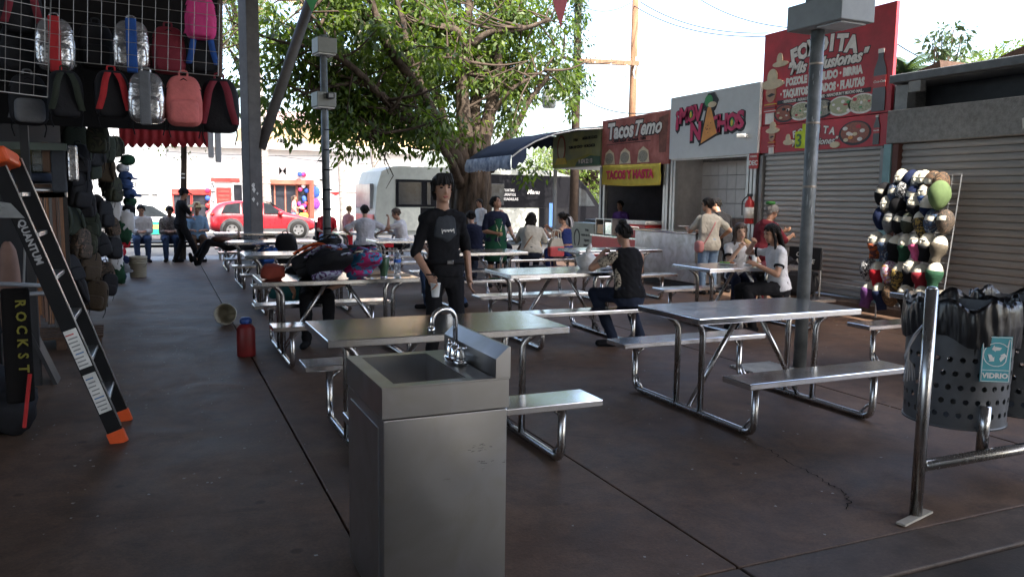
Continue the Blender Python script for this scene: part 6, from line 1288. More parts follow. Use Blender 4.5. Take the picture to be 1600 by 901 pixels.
f22 = person('man in plaid shirt and jeans on the bench, hidden behind the standing man', (bench_x(266), 20.85, 0), (.05, -1, 0), 'sit', 1.68, 14, 0, 0, .46, hands={'L': (-.05, .35, .72), 'R': (.06, .35, .72)}, head=(0, 20, 0), shirt='plaid', sleeve=1.6, pants='jeans', hair='short', girth=1.15)
f23 = person('man in straw hat and sky blue shirt at the right end of the street bench', (bench_x(309), 20.85, 0), (.0, -1, 0), 'sit', 1.7, 4, 0, 0, .46, hands={'L': (-.1, .34, .74), 'R': (.12, .34, .74)}, head=(0, 4, 0), shirt='sky', sleeve=.9, pants='brown', hair='short', girth=1.2, skin='brown', legs=[((-.14, .4, .52), (.02, .42, .09)), ((.14, .42, .52), (-.02, .3, .09))]); hat(f23, 'wide', C('straw', .55, .45, .28, .8, var=.1), 'straw_hat')
p = aty(715, 350, 22.6); f24 = person('man in white shirt seen past the shoulder of the man in black', (p.x, 20.6, 0), (-.9, -.3, 0), 'stand', 1.58, 6, 0, 0, shirt='white', sleeve=1.2, pants='dark_jeans', hair='short', head=(0, 8, 0))
p = aty(461, 340, 38.6); f25 = person('woman in pink top walking past the shopfront with a yellow bag', (p.x, 38.9, -.03), (1, -.2, 0), 'stand', 1.62, 2, 0, 0, shirt='pink', sleeve=.7, pants='light_jeans', hair='tail', hairm=HAIRBR, hands={'L': (-.2, .35, 1.0), 'R': (.2, .1, .85)}, fine=.016)
yb_ = MB().sup((0, 0, 0), (.2, .06, .14), .5, .5).build('yellow_bag', C('fluo_yellow', .62, .75, .05), None, True, loc=(p.x+.42, 38.7, .62)); tag(yb_, 'fluorescent yellow bag carried past the terracotta shopfront', 'bag')
f26 = person('person in black tee slumped on the heaped table behind the backpacks', (1.55, 8.92, 0), (-.15, -1, 0), 'sit', 1.7, 52, 0, 0, BZ, hands={'R': (.25, .3, .62), 'L': (-.1, .3, .6)}, head=(10, 30, 0), shirt='black', sleeve=.8, pants='black', hair='short')
f27 = person('person in black lying on the bench of the farthest left table, shoe hanging down', (.36, 17.36, .58), (0, 1, 0), 'stand', 1.7, hands={'R': (.16, .16, 1.1), 'L': (-.16, .16, 1.1)}, head=(0, 0, 0), shirt='black', sleeve=1.8, pants='black', hair='short', legs=[((-.1, .06, .5), (-.1, -.36, .3), (0, .6, -.8)), ((.1, .05, .5), (.1, -.3, .22), (0, .6, -.8))])
f27['root'].rotation_euler = Matrix(((0, 0, 1), (1, 0, 0), (0, 1, 0))).to_euler()
finish_pending()
# ------------------------------------------------------------------ things on and by the tables
def soft(mb_args, name, m, par=None, warp=.0, seed=1, n=(20, 14)):
    c, r, e1, e2 = mb_args; mb = MB()
    def w(p):
        q = Vector((p.x/r[0], p.y/r[1], p.z/r[2])); k = 1+warp*(noise.noise(q*1.7+Vector((seed, 0, 0)))+.5*noise.noise(q*4+Vector((seed, 5, 0)))); return p*k
    return mb.sup(c, r, e1, e2, n[0], n[1], None, w).build(name, m, par, True)
def backpack(label, loc, rot, m, m2, sz=1., front=True, group=None, straps_col=None, cat='backpack', panel=None):
    """upright backpack facing local -Y (front pocket) with straps on +Y; front=False shows the straps to -Y"""
    t = thing('backpack', label, cat, loc, 0, group); t.rotation_euler = rot; s = sz; sg = -1 if front else 1
    def wp(p): return Vector((p.x*(1-.22*max(0, p.z/(.23*s))**2), p.y*(1-.35*max(0, p.z/(.23*s))), p.z))
    MB().sup((0, 0, .23*s), (.16*s, .09*s, .23*s), .45, .5, 22, 14, None, wp).build('body', panel or m, t, True)
    MB().sup((0, sg*.085*s, .13*s), (.125*s, .05*s, .11*s), .45, .5, 18, 10).build('front_pocket', m2, t, True)
    MB().tube([(-.15*s, sg*.03*s, .1*s), (-.15*s, sg*.05*s, .33*s), (0, sg*.055*s, .43*s), (.15*s, sg*.05*s, .33*s), (.15*s, sg*.03*s, .1*s)], .006*s, 6).build('zip', BLACK, t, True)
    MB().tube(smoothpath([(-.035*s, 0, .45*s), (-.03*s, 0, .5*s), (.03*s, 0, .5*s), (.035*s, 0, .45*s)], 3), .009*s, 6).build('handle', m2, t, True)
    for sx in (-1, 1):
        st_ = MB(); P = smoothpath([(sx*.04*s, -sg*.07*s, .43*s), (sx*.075*s, -sg*.125*s, .34*s), (sx*.1*s, -sg*.13*s, .2*s), (sx*.135*s, -sg*.09*s, .07*s)], 4)
        o = 0
        for i, q in enumerate(P): st_.v += [(q.x-.03*s, q.y, q.z), (q.x+.03*s, q.y, q.z), (q.x+.03*s, q.y-sg*.012*s, q.z), (q.x-.03*s, q.y-sg*.012*s, q.z)]
        for i in range(len(P)-1):
            a = i*4; st_.f += [(a+k, a+(k+1) % 4, a+4+(k+1) % 4, a+4+k) for k in range(4)]
        st_.build('strap', straps_col or m2, t, True); MB().box((sx*.125*s, -sg*.1*s, .11*s), (.035*s, .014*s, .03*s)).build('buckle', BLACK, t)
        MB().tube([(sx*.13*s, -sg*.09*s, .1*s), (sx*.14*s, -sg*.06*s, -.02*s), (sx*.12*s, -sg*.05*s, -.1*s)], .006*s, 5).build('strap_tail', BLACK, t)
    return t
B = lambda nm, r, g, b_, **k: C('bag_'+nm, r, g, b_, .75, var=.15, scale=9, bump=.2, **k)
BK, BRD, BGY, BCO, BBL, BMR, BPK, BOL, BOR = B('black', .014, .014, .017), B('red', .42, .025, .03), B('grey', .14, .145, .155), B('coral', .6, .16, .15), B('blue', .02, .08, .3), B('maroon', .19, .022, .035), B('pink', .6, .05, .2), B('olive', .025, .032, .022), B('orange', .5, .08, .02)
TZ = .792
# heap of backpacks lying on the left table
backpack('black backpack with orange straps lying at the left of the heap', (1.2, 8.12, TZ+.1), (R(68), R(18), R(62)), BK, BK, .95, straps_col=BOR); backpack('black backpack with white and purple drawings lying in the middle of the heap', (1.4, 7.98, TZ+.1), (R(70), 0, R(25)), BK, pat('bag_doodle', (.45, .48, .6), (.12, .04, .2), 14, (.02, .02, .03)), 1.05)
bz2 = backpack('blue backpack with pink patches at the right end of the heap', (1.76, 8.05, TZ+.1), (R(72), 0, R(20)), pat('bag_pinkblue', (.45, .02, .14), (.04, .22, .42), 7, (.05, .26, .5)), pat('bag_pinkblue2', (.04, .22, .42), (.45, .02, .14), 9), .95)
backpack('dark quilted backpack tucked behind the blue and pink one', (1.52, 8.42, TZ+.1), (R(75), 0, R(160)), B('quilt', .05, .05, .06), BK, .95)
strap_o = MB().tube(smoothpath([(1.2, 8.1, TZ+.2), (1.33, 8.02, TZ+.29), (1.5, 8.1, TZ+.32), (1.68, 8.2, TZ+.27)], 5), .03, 6, flat=.3).build('loose_strap', BOR, None, True); tag(strap_o, 'loose orange strap arching over the heap of backpacks', 'strap')
j_ = soft(((.98, 8.05, TZ+.07), (.11, .13, .075), .7, .8), 'folded_jacket', B('rust', .22, .04, .025), None, .25, 4); tag(j_, 'rust red jacket bundled at the left corner of the heaped table', 'jacket')
def lathe_thing(name, label, cat, loc, prof, m, n=20, group=None): t = MB().lathe(prof, n).build(name, m, None, True, loc=loc); return tag(t, label, cat, group)
tb_ = thing('tumbler', 'tall dark green steel tumbler standing on the heaped table', 'tumbler', (2.07, 7.95, TZ)); MB().lathe([(.03, 0), (.036, .01), (.037, .05), (.051, .11), (.054, .2), (.05, .205)], 20).build('body', C('tumbler_green', .035, .09, .04, .4), tb_, True); MB().lathe([(.0515, 0), (.056, 0), (.056, .018), (.03, .026), (.0, .026)], 20, (0, 0, .203)).build('lid', CHROME, tb_, True); MB().lathe([(.029, -.001), (.036, 0), (.036, .012), (.03, .012)], 20).build('base_ring', CHROME, tb_, True)
wb = thing('water_bottle', 'clear plastic water bottle with blue band on the heaped table', 'bottle', (2.22, 7.98, TZ)); CLR = glass('clear_plastic', (.85, .9, .95), .08)
MB().lathe([(.034, 0), (.037, .01), (.035, .05), (.037, .055), (.035, .1), (.037, .14), (.037, .19), (.02, .235), (.014, .24), (.014, .255)], 18).build('body', CLR, wb, True); MB().lathe([(.0375, 0), (.038, .002), (.038, .03), (.0375, .032)], 18, (0, 0, .145)).build('label', C('bottle_blue', .03, .12, .5, .4), wb, True); MB().lathe([(.016, 0), (.017, .018), (0, .019)], 12, (0, 0, .25)).build('cap', OFFW, wb, True)
cj = thing('glass_jar', 'clear square jar with lid beside the green tumbler', 'jar', (1.98, 8.3, TZ)); MB().box((0, 0, .12), (.12, .12, .23), 0, .02).build('body', CLR, cj); MB().lathe([(.045, 0), (.045, .03), (0, .035)], 16, (0, 0, .236)).build('lid', OFFW, cj, True)
bk_ = MB().box((2.1, 8.3, TZ+.018), (.3, .22, .03), .2, .004).build('notebook', C('kraft_cover', .35, .24, .16, .7), None); tag(bk_, 'brown notebook lying flat under the glass jar', 'notebook')
pg = MB().box((2.25, 8.12, TZ+.006), (.28, .2, .008), -.15).build('paper_sheet', C('warm_paper', .62, .5, .38, .8), None); tag(pg, 'pale paper sheet at the right end of the heaped table', 'paper')
PLAS = C('thin_white_plastic', .6, .58, .54, .35, var=.12, bump=.5)
def plastic_bag(label, loc, s, m=PLAS):
    t = thing('plastic_bag', label, 'bag', loc); soft(((0, 0, .085*s), (.13*s, .1*s, .09*s), .8, .9), 'bag_body', m, t, .3, 3)
    MB().tube(smoothpath([(0, 0, .16*s), (.01*s, 0, .2*s), (.04*s, .01*s, .23*s), (.05*s, 0, .3*s)], 4), [.03*s, .022*s, .018*s, .02*s, .026*s, .03*s, .034*s, .03*s, .03*s, .034*s, .03*s, .02*s, .01*s], 8).build('knot', m, t, True); return t
plastic_bag('knotted white plastic bag on the table beside the woman with the bun', (4.62, 8.28, TZ), 1.0)
ph = MB().box((4.78, 8.05, TZ+.006), (.16, .08, .01), .2, .003).build('phone', DARK, None); tag(ph, 'dark phone lying by the knotted plastic bag', 'phone')
jb_ = soft(((3.63, 7.62, .9-.43+.06), (.2, .16, .08), .7, .8), 'folded_jacket', BK, None, .4, 8); jb_.location = (1.55, 3.1, 0); tag(jb_, 'black jacket hanging over the end of the bench beside the bare-backed woman', 'jacket')
nk = MB().box((4.9, 10.72, .482), (.2, .1, .008), .3).build('napkin', WHITE, None); tag(nk, 'white napkin on the bench right of the bare-backed woman', 'napkin')
for (x, y, lab) in ((6.72, 8.3, 'white plate of food in front of the smiling girl'), (7.0, 8.15, 'white plate of tacos in front of the girl with long hair')):
    pt = thing('plate', lab, 'plate', (x, y, TZ)); MB().lathe([(.0, 0), (.07, 0), (.12, .018), (.115, .02), (.07, .006), (0, .006)], 20).build('dish', WHITE, pt, True)
    for k in range(4): MB().sup((rnd.uniform(-.06, .06), rnd.uniform(-.05, .05), .022), (.045, .03, .018), .8, 1, 10, 6).build('food', rnd.choice([C('tortilla', .6, .42, .22), C('salad', .1, .25, .05), C('meat', .25, .1, .04)]), pt, True)
tg = MB().lathe([(.03, 0), (.034, .1), (.034, .11)], 14).build('foam_cup', CUPM, None, True, loc=(7.25, 8.4, TZ)); tag(tg, 'small foam cup on the girls table', 'cup')
pp = MB().box((0, 0, .008), (.45, .3, .012), -.3).build('paper_sheet', WHITE, None, loc=(4.0, 14.8, TZ)); tag(pp, 'papers spread on the table behind the man in black', 'paper'); MB().box((-.18, -.06, .03), (.3, .02, .012), -.9).build('pen', C('pen_blue', .05, .1, .3), pp)
rbx = MB().b2(-.12, .12, -.08, .08, 0, .2, .02).build('red_bag', CLO['red'], None, loc=(4.62, 17.4, .474)); tag(rbx, 'small red bag on the bench between the grey tee and the white polo', 'bag')
hb_ = thing('handbag', 'cream and coral handbag on the bench by the blue crop top', 'handbag', (7.12, 14.0, .474)); MB().b2(-.16, .16, -.07, .07, 0, .2, .03).build('body', C('coral_leather', .55, .08, .09, .5), hb_); MB().prism([(-.15, .2), (.15, .2), (.1, .36), (-.1, .36)], -.05, .05, 'y').build('top_panel', CLO['cream'], hb_)
for sx in (-1, 1): MB().tube(smoothpath([(-.08, sx*.05, .33), (-.06, sx*.05, .5), (.06, sx*.05, .5), (.08, sx*.05, .33)], 4), .012, 6).build('handle', CLO['cream'], hb_)
# bags on the farther left tables
backpack('blue backpack slumped on the bench of the third left table', (1.55, 14.0, .5), (R(60), 0, R(20)), BBL, BBL, .9); backpack('large black backpack on the third left table', (1.95, 13.95, .48), (R(25), 0, R(-15)), BK, BK, 1.15); backpack('black backpack lying on top of the second left table end', (2.1, 11.75, TZ+.09), (R(75), 0, R(40)), BK, BK, .8)
for x, y, lab in ((2.55, 11.7, 'flat dark cap lying on the second left table'), (.95, 14.7, 'brown cloth bundle at the end of the third left table')):
    o = soft(((0, 0, .05), (.16, .11, .05), .8, .9), 'cloth_bundle', BK if x > 2 else B('brownish', .1, .05, .04), None, .3, int(x*9)); o.location = (x, y, TZ); tag(o, lab, 'cloth')
tl_ = soft(((0, 0, .1), (.3, .2, .12), .8, .9), 'bag_on_bench', CLO['teal'], None, .3, 12); tl_.location = (1.3, 8.95, .474); tl_.scale = (.8, .7, .7); tag(tl_, 'teal cloth bag on the far bench of the heaped table', 'bag')
jug = thing('water_jug', 'red insulated jug with blue lid standing on the floor at the heaped table', 'jug', (.74, 8.3, 0)); jug.scale = (.86, .86, .84); MB().lathe([(.1, 0), (.105, .01), (.105, .33), (.07, .38), (.05, .39)], 24).build('body', C('jug_red', .2, .014, .014, .5), jug, True); MB().lathe([(.06, 0), (.07, .01), (.07, .05), (.05, .075), (0, .08)], 20, (-.0, 0, .39)).build('lid', C('jug_blue', .03, .08, .3, .4), jug, True)
bkt = thing('bucket', 'bucket lying on its side beyond the red jug', 'bucket', (.68, 10.3, .145), 0); bkt.scale = (.85, .85, .85); bkt.rotation_euler = (R(84), 0, R(-12)); BUC = C('bucket_plastic', .45, .42, .33, .5, var=.1)
MB().lathe([(.12, -.3), (.125, -.3), (.15, 0), (.158, 0), (.158, .015), (.145, .015), (.12, -.28)], 24).build('shell', BUC, bkt, True); MB().tube(smoothpath([(-.155, 0, 0), (-.1, -.12, .02), (.1, -.12, .02), (.155, 0, 0)], 4), .004, 5).build('handle', CHROME, bkt)
bk2 = thing('bucket', 'upright cream plastic bucket in the aisle by the left stall', 'bucket', (-.45, 16.9, 0)); MB().lathe([(.14, 0), (.145, .005), (.165, .36), (.172, .36), (.172, .4), (.16, .4), (.135, .02)], 24).build('shell', BUC, bk2, True)
for z in (.27, .31): MB().lathe([(.158, 0), (.172, .004), (.172, .012), (.158, .016)], 24, (0, 0, z)).build('rib', BUC, bk2, True)
MB().tube(smoothpath([(-.17, 0, .34), (-.12, -.12, .2), (.12, -.12, .2), (.17, 0, .34)], 4), .004, 5).build('handle', CHROME, bk2)
# shoe shine style board and stand by the shutter
cb = thing('stall_cart', 'black folding cart board with white lettering by the pale shutter', 'cart', (8.72, 9.0, 0), R(-70))
MB().b2(-.25, .25, -.02, .02, .62, .95, .01).build('board', C('blackboard', .02, .02, .022, .6), cb)
for x in (-.23, .23): MB().tube([(x, .03, 0), (x, .03, .95)], .014, 8).build('leg', PST, cb)
MB().tube([(.0, .05, .95), (.0, .05, 1.75)], .014, 8).build('mast', PST, cb); MB().b2(-.07, .07, .03, .07, 1.45, 1.78, .01).build('holder', CLR, cb)
text('Cafe', .1, WHI, cb, (-.05, -.024, .84), 'lettering', SOUTH, .001, .3); text('AMORE', .09, WHI, cb, (0, -.024, .74), 'lettering', SOUTH, .001, .2)
ch = thing('stall_table', 'low black cloth-covered stall table between the pole and the cart', 'table', (7.95, 8.6, 0), R(-30)); MB().b2(-.4, .4, -.3, .3, .62, .66, .01).build('top', BLACK, ch)
for x in (-.36, .36):
    for y in (-.26, .26): MB().cyl((x, y, 0), (x, y, .62), .018).build('leg', DARK, ch)
soft(((0, 0, .5), (.44, .34, .17), .5, .5), 'cloth', BLACK, ch, .12, 2); soft(((-.05, 0, .75), (.2, .16, .1), .7, .8), 'cloth_heap', BLACK, ch, .3, 3)
gr = MB()
for k in range(9): gr.b2(0, .5, k*.045, k*.045+.02, 0, .02)
gd = gr.build('floor_grating', GREYP, None, loc=(5.05, 5.75, .003)); tag(gd, kind='structure')
# pennants under the roof edge
for u, v0, v1, w, y, m, lab in ((486, -14, 20, 15, 12.6, GRNI, 'green triangular pennant hanging at the top of the picture'), (874, -22, 44, 17, 12.3, C('red_pennant', .42, .1, .12, .6), 'red triangular pennant hanging at the top right of the tree')):
    a, b_, c_ = aty(u-w, v0, y), aty(u+w+4, v0-8, y), aty(u+2, v1, y)
    o = MB().add([a, b_, c_, a+Vector((0, .004, 0)), b_+Vector((0, .004, 0)), c_+Vector((0, .004, 0))], [(0, 1, 2), (5, 4, 3), (0, 3, 4, 1), (1, 4, 5, 2), (2, 5, 3, 0)]).build('pennant', m, None); tag(o, lab, 'pennant')
sg_ = MB(); sg_.tube([aty(180, -40, 12.5), aty(486, -18, 12.6), aty(890, -30, 12.3), aty(1250, -100, 12)], .006, 4); tag(sg_.build('pennant_string', WHITE, None), 'string carrying the pennants under the roof', 'string')
# ------------------------------------------------------------------ left stall hung with goods
WIREM = mat('wire_grid', (.25, .235, .22), .45, .6)
SH = thing('market_stall', 'dark market stall frame of posts and wire grids at the left', 'stall', (0, 0, 0))
def grid(par, p00, p10, p01, nx, nz, r=.0021, name='wire'):
    p00, p10, p01 = Vector(p00), Vector(p10), Vector(p01)
    for k in range(nx+1): a = p00.lerp(p10, k/nx); MB().tube([a, a+(p01-p00)], r*(1.6 if k in (0, nx) else 1), 5).build(name, WIREM, par)
    for k in range(nz+1): a = p00.lerp(p01, k/nz); MB().tube([a, a+(p10-p00)], r*(1.6 if k in (0, nz) else 1), 5).build(name, WIREM, par)
YG = 6.6
g1 = thing('hanging_grid', 'wide wire grid hanging high over the left stall with backpacks behind', 'wire grid', (0, 0, 0))
grid(g1, aty(70, 92, YG), aty(341, 119, YG), aty(70, -30, YG), 13, 6)
g2 = thing('hanging_grid', 'nearer tilted wire grid at the top left corner', 'wire grid', (0, 0, 0)); grid(g2, aty(-40, 138, 5.4), aty(74, 152, 5.6), aty(-40, -30, 5.2), 5, 9)
ch_ = MB(); pts = [aty(344, -30+k*7, 6.7) for k in range(22)]
for i, q in enumerate(pts): ch_.lathe([(.012, -.022), (.02, -.012), (.02, .012), (.012, .022)], 8, q, )
tag(ch_.build('hanging_chain', C('rust_chain', .1, .06, .05, .7), None), 'rusty chain hanging at the right edge of the wire grid', 'chain')
SILV = mat('silver_foil', (.55, .55, .56), .22, .85, .25, 6, .9, bscale=14)
def hang(u, v, wpx, y, lab, m, m2, front, stripe=None, **k):
    p = aty(u, v, y); s = wpx/FPX*(p-Vector((0, 0, EYE))).dot(FW)/.33; az = math.atan2(p.x, p.y)
    o = backpack(lab, (p.x, p.y, p.z-.5*s), (0, 0, -az+rnd.uniform(-.15, .15)), m, m2, s, front, 'backpacks hung on the left stall', **k)
    if stripe: MB().b2(-.045*s, .045*s, -.15*s, -.08*s, -.02*s, .46*s, .01).build('stripe', stripe, o)
    return o
hang(100, 104, 52, 7.0, 'dark green strapped backpack in the lower hanging row', BK, BOL, False, straps_col=BOL); hang(173, 104, 52, 7.0, 'black backpack with bright red straps in the lower hanging row', BK, BRD, False, straps_col=BRD)
hang(228, 107, 56, 6.9, 'silver grey backpack with grey straps in the lower hanging row', SILV, SILV, True, panel=SILV, stripe=BGY); hang(286, 112, 56, 6.9, 'coral pink backpack in the lower hanging row', BCO, BCO, True); hang(342, 116, 60, 7.0, 'black backpack with dark red straps beside the square column', BK, BMR, False, straps_col=BMR)
hang(84, 22, 58, 7.2, 'silver backpack with a red middle strap behind the wire grid', SILV, SILV, True, panel=SILV, stripe=BRD); hang(204, 26, 56, 7.2, 'silver backpack with a blue middle strap behind the wire grid', SILV, SILV, True, panel=SILV, stripe=BBL); hang(262, 36, 52, 7.2, 'maroon backpack behind the wire grid', BMR, BMR, True)
hang(316, 36, 50, 7.2, 'black backpack with royal blue straps behind the wire grid', BK, BBL, False, straps_col=BBL); hang(312, -12, 48, 7.1, 'hot pink backpack at the top right of the wire grid', BPK, BPK, True); hang(148, 30, 52, 7.4, 'black backpack between the two silver backpacks', BK, BK, True); hang(28, 30, 56, 7.4, 'black backpack at the top left behind the grids', BK, BK, True); hang(42, 110, 56, 7.2, 'charcoal backpack at the far left of the lower row', BK, BGY, True); hang(30, -40, 60, 7.3, 'dark backpack cut by the top left corner', BK, BMR, False)
CAMO = pat('camouflage_green', (.03, .033, .018), (.012, .014, .009), 9, (.05, .042, .026)); hang(152, 188, 34, 8.6, 'small camouflage backpack hanging under the lower row', CAMO, CAMO, True); hang(118, 190, 44, 9.2, 'olive backpack hanging deep in the stall', BOL, BOL, True)
# strips of cloth below, scarf, red scalloped canopy edge
CANR = C('canopy_red', .3, .022, .03, .7, var=.2); mb = MB(); a, b_ = aty(186, 214, 17.5), aty(330, 214, 17.5); n = 66
for i in range(n+1):
    q = a.lerp(b_, i/n); mb.v += [(q.x, q.y, q.z+.5), (q.x, q.y+.02*math.sin(i), q.z), (q.x, q.y+.02*math.sin(i), q.z-.13-.08*abs(math.sin(math.pi*i/6)))]
for i in range(n): k = i*3; mb.f += [(k, k+3, k+4, k+1), (k+1, k+4, k+5, k+2)]
cn = mb.build('canopy_valance', CANR, None, True); q = cn.modifiers.new('s', 'SOLIDIFY'); q.thickness = .006; tag(cn, 'red scalloped canopy edge of a stall behind the hanging backpacks', 'canopy')
cn2 = MB().add([a+Vector((0, .02, .5)), b_+Vector((0, .02, .5)), b_+Vector((-.4, 2.2, .9)), a+Vector((-2, 2.2, .9))], [(0, 1, 2, 3)]).build('canopy_top', CANR, cn)
sc1 = MB(); p = aty(334, 196, 8.0); sc1.b2(-.055, -.005, -.01, .01, -.3, 0, .008); sc1.b2(.005, .06, -.012, .012, -.34, 0, .008); tag(sc1.build('hanging_scarf', CLO['grey_white'], None, loc=p), 'pale blue grey scarf hanging beside the square column', 'scarf')
# stall posts, shelves, dark back
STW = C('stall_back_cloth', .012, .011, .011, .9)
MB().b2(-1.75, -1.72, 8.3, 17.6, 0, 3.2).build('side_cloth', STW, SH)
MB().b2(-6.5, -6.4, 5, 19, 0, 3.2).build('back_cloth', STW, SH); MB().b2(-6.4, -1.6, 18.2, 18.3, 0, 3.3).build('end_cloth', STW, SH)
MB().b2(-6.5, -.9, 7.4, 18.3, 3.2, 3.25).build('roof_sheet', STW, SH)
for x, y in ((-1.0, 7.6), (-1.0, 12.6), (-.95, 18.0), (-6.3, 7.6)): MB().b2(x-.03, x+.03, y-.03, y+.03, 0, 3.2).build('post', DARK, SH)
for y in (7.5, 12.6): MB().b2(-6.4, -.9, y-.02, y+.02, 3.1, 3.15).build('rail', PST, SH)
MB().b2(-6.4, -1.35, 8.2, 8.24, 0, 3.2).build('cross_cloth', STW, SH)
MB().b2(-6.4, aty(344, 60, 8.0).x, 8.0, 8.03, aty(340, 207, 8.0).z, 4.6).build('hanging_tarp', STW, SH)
# goods: columns of bags, caps, hats, belts facing the aisle
for k in range(26):
    col = k//7; row = k % 7; u = (118, 140, 160, 178)[col]; v = 232+row*36+rnd.uniform(-14, 14); u += rnd.uniform(-7, 7); y = rnd.uniform(-.4, .4)+(9.2, 10.4, 11.8, 13.2)[col]
    p = aty(u, v, y)
    if p.z < .15: continue
    m_ = rnd.choice([CAMO, BOL, BK, BK, B('tan', .06, .042, .026), CL['leafy camouflage'], BK]); s = rnd.uniform(.62, .8)
    backpack('%s backpack in the %s hanging column of the stall, %s from top' % ({'camouflage_green': 'green camouflage', 'bag_olive': 'dark olive', 'bag_black': 'black', 'bag_tan': 'tan', 'camouflage_leaf': 'leafy camouflage', 'bag_grey': 'grey'}[m_.name], ['first', 'second', 'third', 'fourth'][col], ['first', 'second', 'third', 'fourth', 'fifth', 'sixth', 'seventh'][row]), (p.x, p.y, max(.02, p.z-.2)), (R(rnd.uniform(-14, 14)), R(rnd.uniform(-16, 16)), R(rnd.uniform(-10, 60))), m_, m_, s, rnd.random() < .7, 'bags stacked on the left stall')
for k in range(15):
    u = rnd.uniform(186, 203); y = rnd.uniform(14.2, 15.8); v = 250+k*13; p = aty(u, v, y)
    m_ = rnd.choice([CL['navy'], CL['black'], CL['blue'], CL['dark green'], CLO['white'], CL['red'], CL['grey'], CL['black']])
    cpt = thing('cap', '%s cap in the hanging strip at the aisle end of the stall, number from top like its colour shows' % m_.name.split('_', 1)[1].replace('_', ' '), 'cap', p, R(rnd.uniform(-60, 60)), 'caps hung in a strip on the left stall')
    cpt['label'] = '%s cap, %s in the strip hung at the aisle end of the stall' % (m_.name.split('_', 1)[1].replace('_', ' '), ['topmost', 'second', 'third', 'fourth', 'fifth', 'sixth', 'seventh', 'eighth', 'ninth', 'tenth', 'eleventh', 'twelfth', 'thirteenth', 'fourteenth', 'lowest'][k])
    MB().sup((0, 0, 0), (.11, .12, .09), .9, 1, 14, 10).build('crown', m_, cpt, True); MB().sup((0, -.15, -.03), (.09, .08, .012), .7, .9, 12, 6, Matrix.Rotation(.3, 4, 'X')).build('peak', m_, cpt, True)
for k in range(7):
    p = aty(186+rnd.uniform(-8, 14), 330+k*16, 14.0); soft(((0, 0, 0), (.1, .06, .17), .6, .7), 'hung_garment', rnd.choice([CL['dark green'], CL['black'], CL['navy'], CLO['white'], CL['red'], BGY]), None, .3, k); o = bpy.context.scene.objects[-1] if False else bpy.data.objects['hung_garment' if k == 0 else 'hung_garment.%03d' % k]; o.location = p
    tag(o, 'folded garment in the strip above the cream bucket, %s from top' % ['first', 'second', 'third', 'fourth', 'fifth', 'sixth', 'seventh'][k], 'garment', 'garments hung above the cream bucket')
BEL = [C('belt_brown', .12, .05, .025, .5, var=.2), C('belt_black', .02, .018, .018, .45), C('belt_tan', .22, .1, .045, .5), C('belt_dark', .05, .028, .02, .5)]
br_ = aty(72, 296, 8.0)
tag(MB().tube([aty(38, 296, 7.9), aty(104, 298, 8.1)], .012, 6).build('hanging_rod', PST, None), 'steel rod the row of leather belts hangs from', 'rod')
for k in range(17):
    u = 41+k*3.75; p = aty(u, 299, 8.0); m_ = BEL[(k*7+k//3) % 4]; L = p.z-.42-rnd.uniform(0, .12)
    bl = thing('belt', '%s leather belt, number %s from the left of the row behind the stepladder' % (m_.name.split('_')[1], ('one two three four five six seven eight nine ten eleven twelve thirteen fourteen fifteen sixteen seventeen').split()[k]), 'belt', p, 0, 'leather belts hanging behind the stepladder'); MB().box((0, 0, -L/2), (.034, .006, L), rnd.uniform(-.6, .6), .0).build('strap', m_, bl); MB().box((0, -.006, -.03), (.045, .008, .05), 0, .004).build('buckle', CHROME, bl)
shf = thing('stall_shelf', 'shelf of stacked cloth and clear packets at the upper left of the stall', 'shelf', (0, 0, 0)); a, b_ = aty(-10, 288, 8.3), aty(84, 292, 8.3); MB().box((a+b_)/2, (b_.x-a.x, .4, .03)).build('board', PALLET, shf)
a2, b2 = aty(-12, 231, 7.9), aty(104, 226, 7.9); tag(MB().box((a2+b2)/2, (b2.x-a2.x, .03, .06)).build('rail', C('pale_green_rail', .1, .125, .105, .5), None), 'pale green rail across the upper left of the stall', 'rail')
for k in range(4):
    p = (a+b_)/2+Vector((rnd.uniform(-.1, .1), 0, .07+.075*k)); o = soft(((0, 0, 0), (.26-.02*k, .16, .045), .5, .5), 'cloth_stack', [B('navyfold', .04, .05, .08), BOL, B('khaki', .12, .1, .05), B('khaki2', .1, .09, .045)][k], None, .15, k+20); o.location = p; tag(o, ['navy folded cloth at the bottom of the shelf stack', 'dark olive folded cloth second from bottom on the shelf', 'khaki folded cloth third from bottom on the shelf', 'khaki brown folded cloth on top of the shelf stack'][k], 'cloth', 'folded cloth on the stall shelf')
for u, v, w, h, m_, lab in ((92, 262, 9, 66, B('dimgrey', .045, .05, .06), 'long grey packet hanging above the belts'), (114, 255, 6, 48, SILV, 'shiny foil packet hanging right of the long grey packet'), (60, 250, 7, 30, CLR, 'clear plastic packet hanging from the pale green rail'), (72, 246, 5, 40, B('brownbag', .1, .06, .04), 'brown pouch hanging from the pale green rail')):
    p = aty(u, v, 8.0); sc__ = 8.0/FPX; o = MB().box((0, 0, 0), (w*2*sc__, .06, h*sc__), 0, .015).build('hanging_packet', m_, None, loc=p); tag(o, lab, 'packet')
ROCK = C('dark_fabric', .01, .009, .009, .9)
rp = thing('hanging_towel', 'long dark hanging item printed with yellow letters at the lower left', 'towel', aty(28, 540, 5.9)); MB().box((0, 0, .0), (.16, .05, .75), .2, .02).build('cloth', ROCK, rp)
for k, c_ in enumerate('ROCKST'): text(c_, .08, C('print_yellow', .2, .18, .03, .7), rp, (.03, -.04, .28-.085*k), 'lettering', SOUTH @ Matrix.Rotation(R(-90), 3, 'Z') @ Matrix.Rotation(R(0), 3, 'Z'), .002)
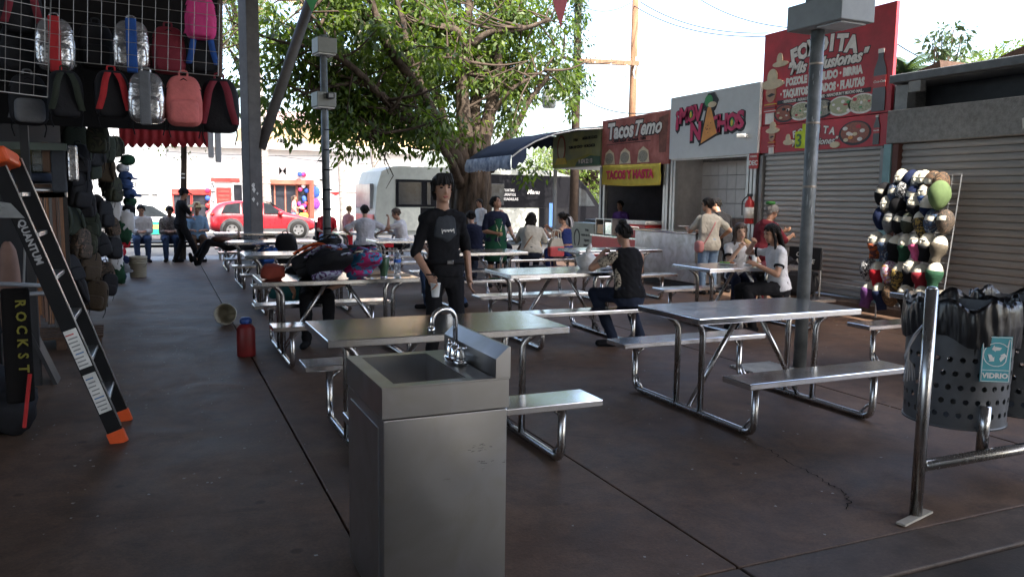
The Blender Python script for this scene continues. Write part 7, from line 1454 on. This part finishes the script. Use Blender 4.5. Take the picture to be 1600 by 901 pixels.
for k in range(5):
    o = MB().lathe([(.014, -.004), (.02, -.004), (.02, .004), (.014, .004)], 12, M=Matrix.Rotation(R(90), 4, 'X' if k % 2 else 'Y')).build('chain_link', ORG, rp, True); o.location = (-.16, -.05, -.05-.03*k); o.scale = (1, 1, 1.5)
for x, z, sx, sz, m_, lab in ((-.35, .28, .28, .26, BK, 'black bag standing at the lower left corner by the towel'), (-.1, .16, .2, .15, BK, 'low black bag with red trim at the lower left corner')):
    q = aty(20, 560, 5.95); o = soft(((0, 0, 0), (sx, .16, sz), .6, .6), 'black_bag', m_, None, .2, int(z*90)); o.location = (q.x+x, q.y+.2, z); tag(o, lab, 'bag')
q = aty(22, 600, 5.9); MB().tube([(q.x+.05, q.y-.05, .1), (q.x+.1, q.y-.06, .45)], .012, 6).build('red_trim', RED, bpy.data.objects['black_bag.001']).matrix_parent_inverse = Matrix.Translation(-bpy.data.objects['black_bag.001'].location)
lb_ = MB(); a, b_ = atz(84, 600), atz(60, 560); lb_.prism([(-.0, 0), (.03, 0), (-.36, 1.05), (-.39, 1.05)], -.02, .24, 'y'); tag(lb_.build('leaning_board', C('board_black', .03, .03, .032, .4), None, loc=(a.x, a.y, 0)), 'thin dark board leaning beside the yellow lettered towel', 'board')
for dz in (0, .09): tag(MB().tube([aty(-10, 443+dz*200, 6.2), aty(62+dz*220, 446+dz*130, 6.6)], .016, 6).build('slotted_bar', PST, None), 'slotted grey steel bar behind the stepladder, %s of two' % ('lower' if dz else 'upper'), 'bar', 'slotted bars at the left stall')
for k in range(5):
    o = MB().b2(0, .75, 0, .11, 0, .025, .004).build('plank', PALLET, None, loc=(0, 0, 0))
    if k == 0: pl = thing('pallet', 'worn wooden pallet on the floor behind the stepladder', 'pallet', (-1.35, 9.2, .0), .05)
    o.parent = pl; o.location = (0, .16*k, .11)
for k in range(3): MB().b2(.32*k, .32*k+.09, 0, .75, 0, .109).build('block', PALLET, pl)
wb_ = thing('wire_basket', 'white wire basket standing behind the stepladder', 'basket', (-1.1, 10.6, 0)); 
for a_, b_, c_ in (((-.25, 0, 0), (.25, 0, 0), (-.25, 0, .45)), ((.25, 0, 0), (.25, .4, 0), (.25, 0, .45))):
    grid(wb_, a_, b_, c_, 5, 5, .004)
mq = MB().tube([(0, 0, .0), (.1, 0, 1.3)], .008, 6); tag(mq.build('display_pole', PST, None, loc=(aty(20, 480, 6.5).x, 6.5, 0)), 'slim steel display pole at the left edge behind the ladder', 'pole')
lm = aty(18, 480, 6.6); o = soft(((0, 0, 0), (.07, .06, .42), .8, .9), 'mannequin_leg', C('mannequin_skin', .22, .13, .1, .6), None, .05, 2); o.location = (lm.x+.0, lm.y, .85); o.name = 'display_mannequin'; tag(o, 'bare mannequin leg hanging at the left edge behind the ladder', 'mannequin')
for k in range(0):
    p = Vector((rnd.uniform(-3.4, -1.5), rnd.uniform(6.9, 7.9), rnd.uniform(.3, 2.2))); o = soft(((0, 0, 0), (.2, .14, .26), .6, .6), 'hung_bag', rnd.choice([BK, BOL, BGY, BMR]), None, .2, 40+k); o.location = p; tag(o, 'dark bag hung in the shadow at the left edge of the stall', 'bag', 'dark bags in the stall shadow')
bpy.context.view_layer.update()
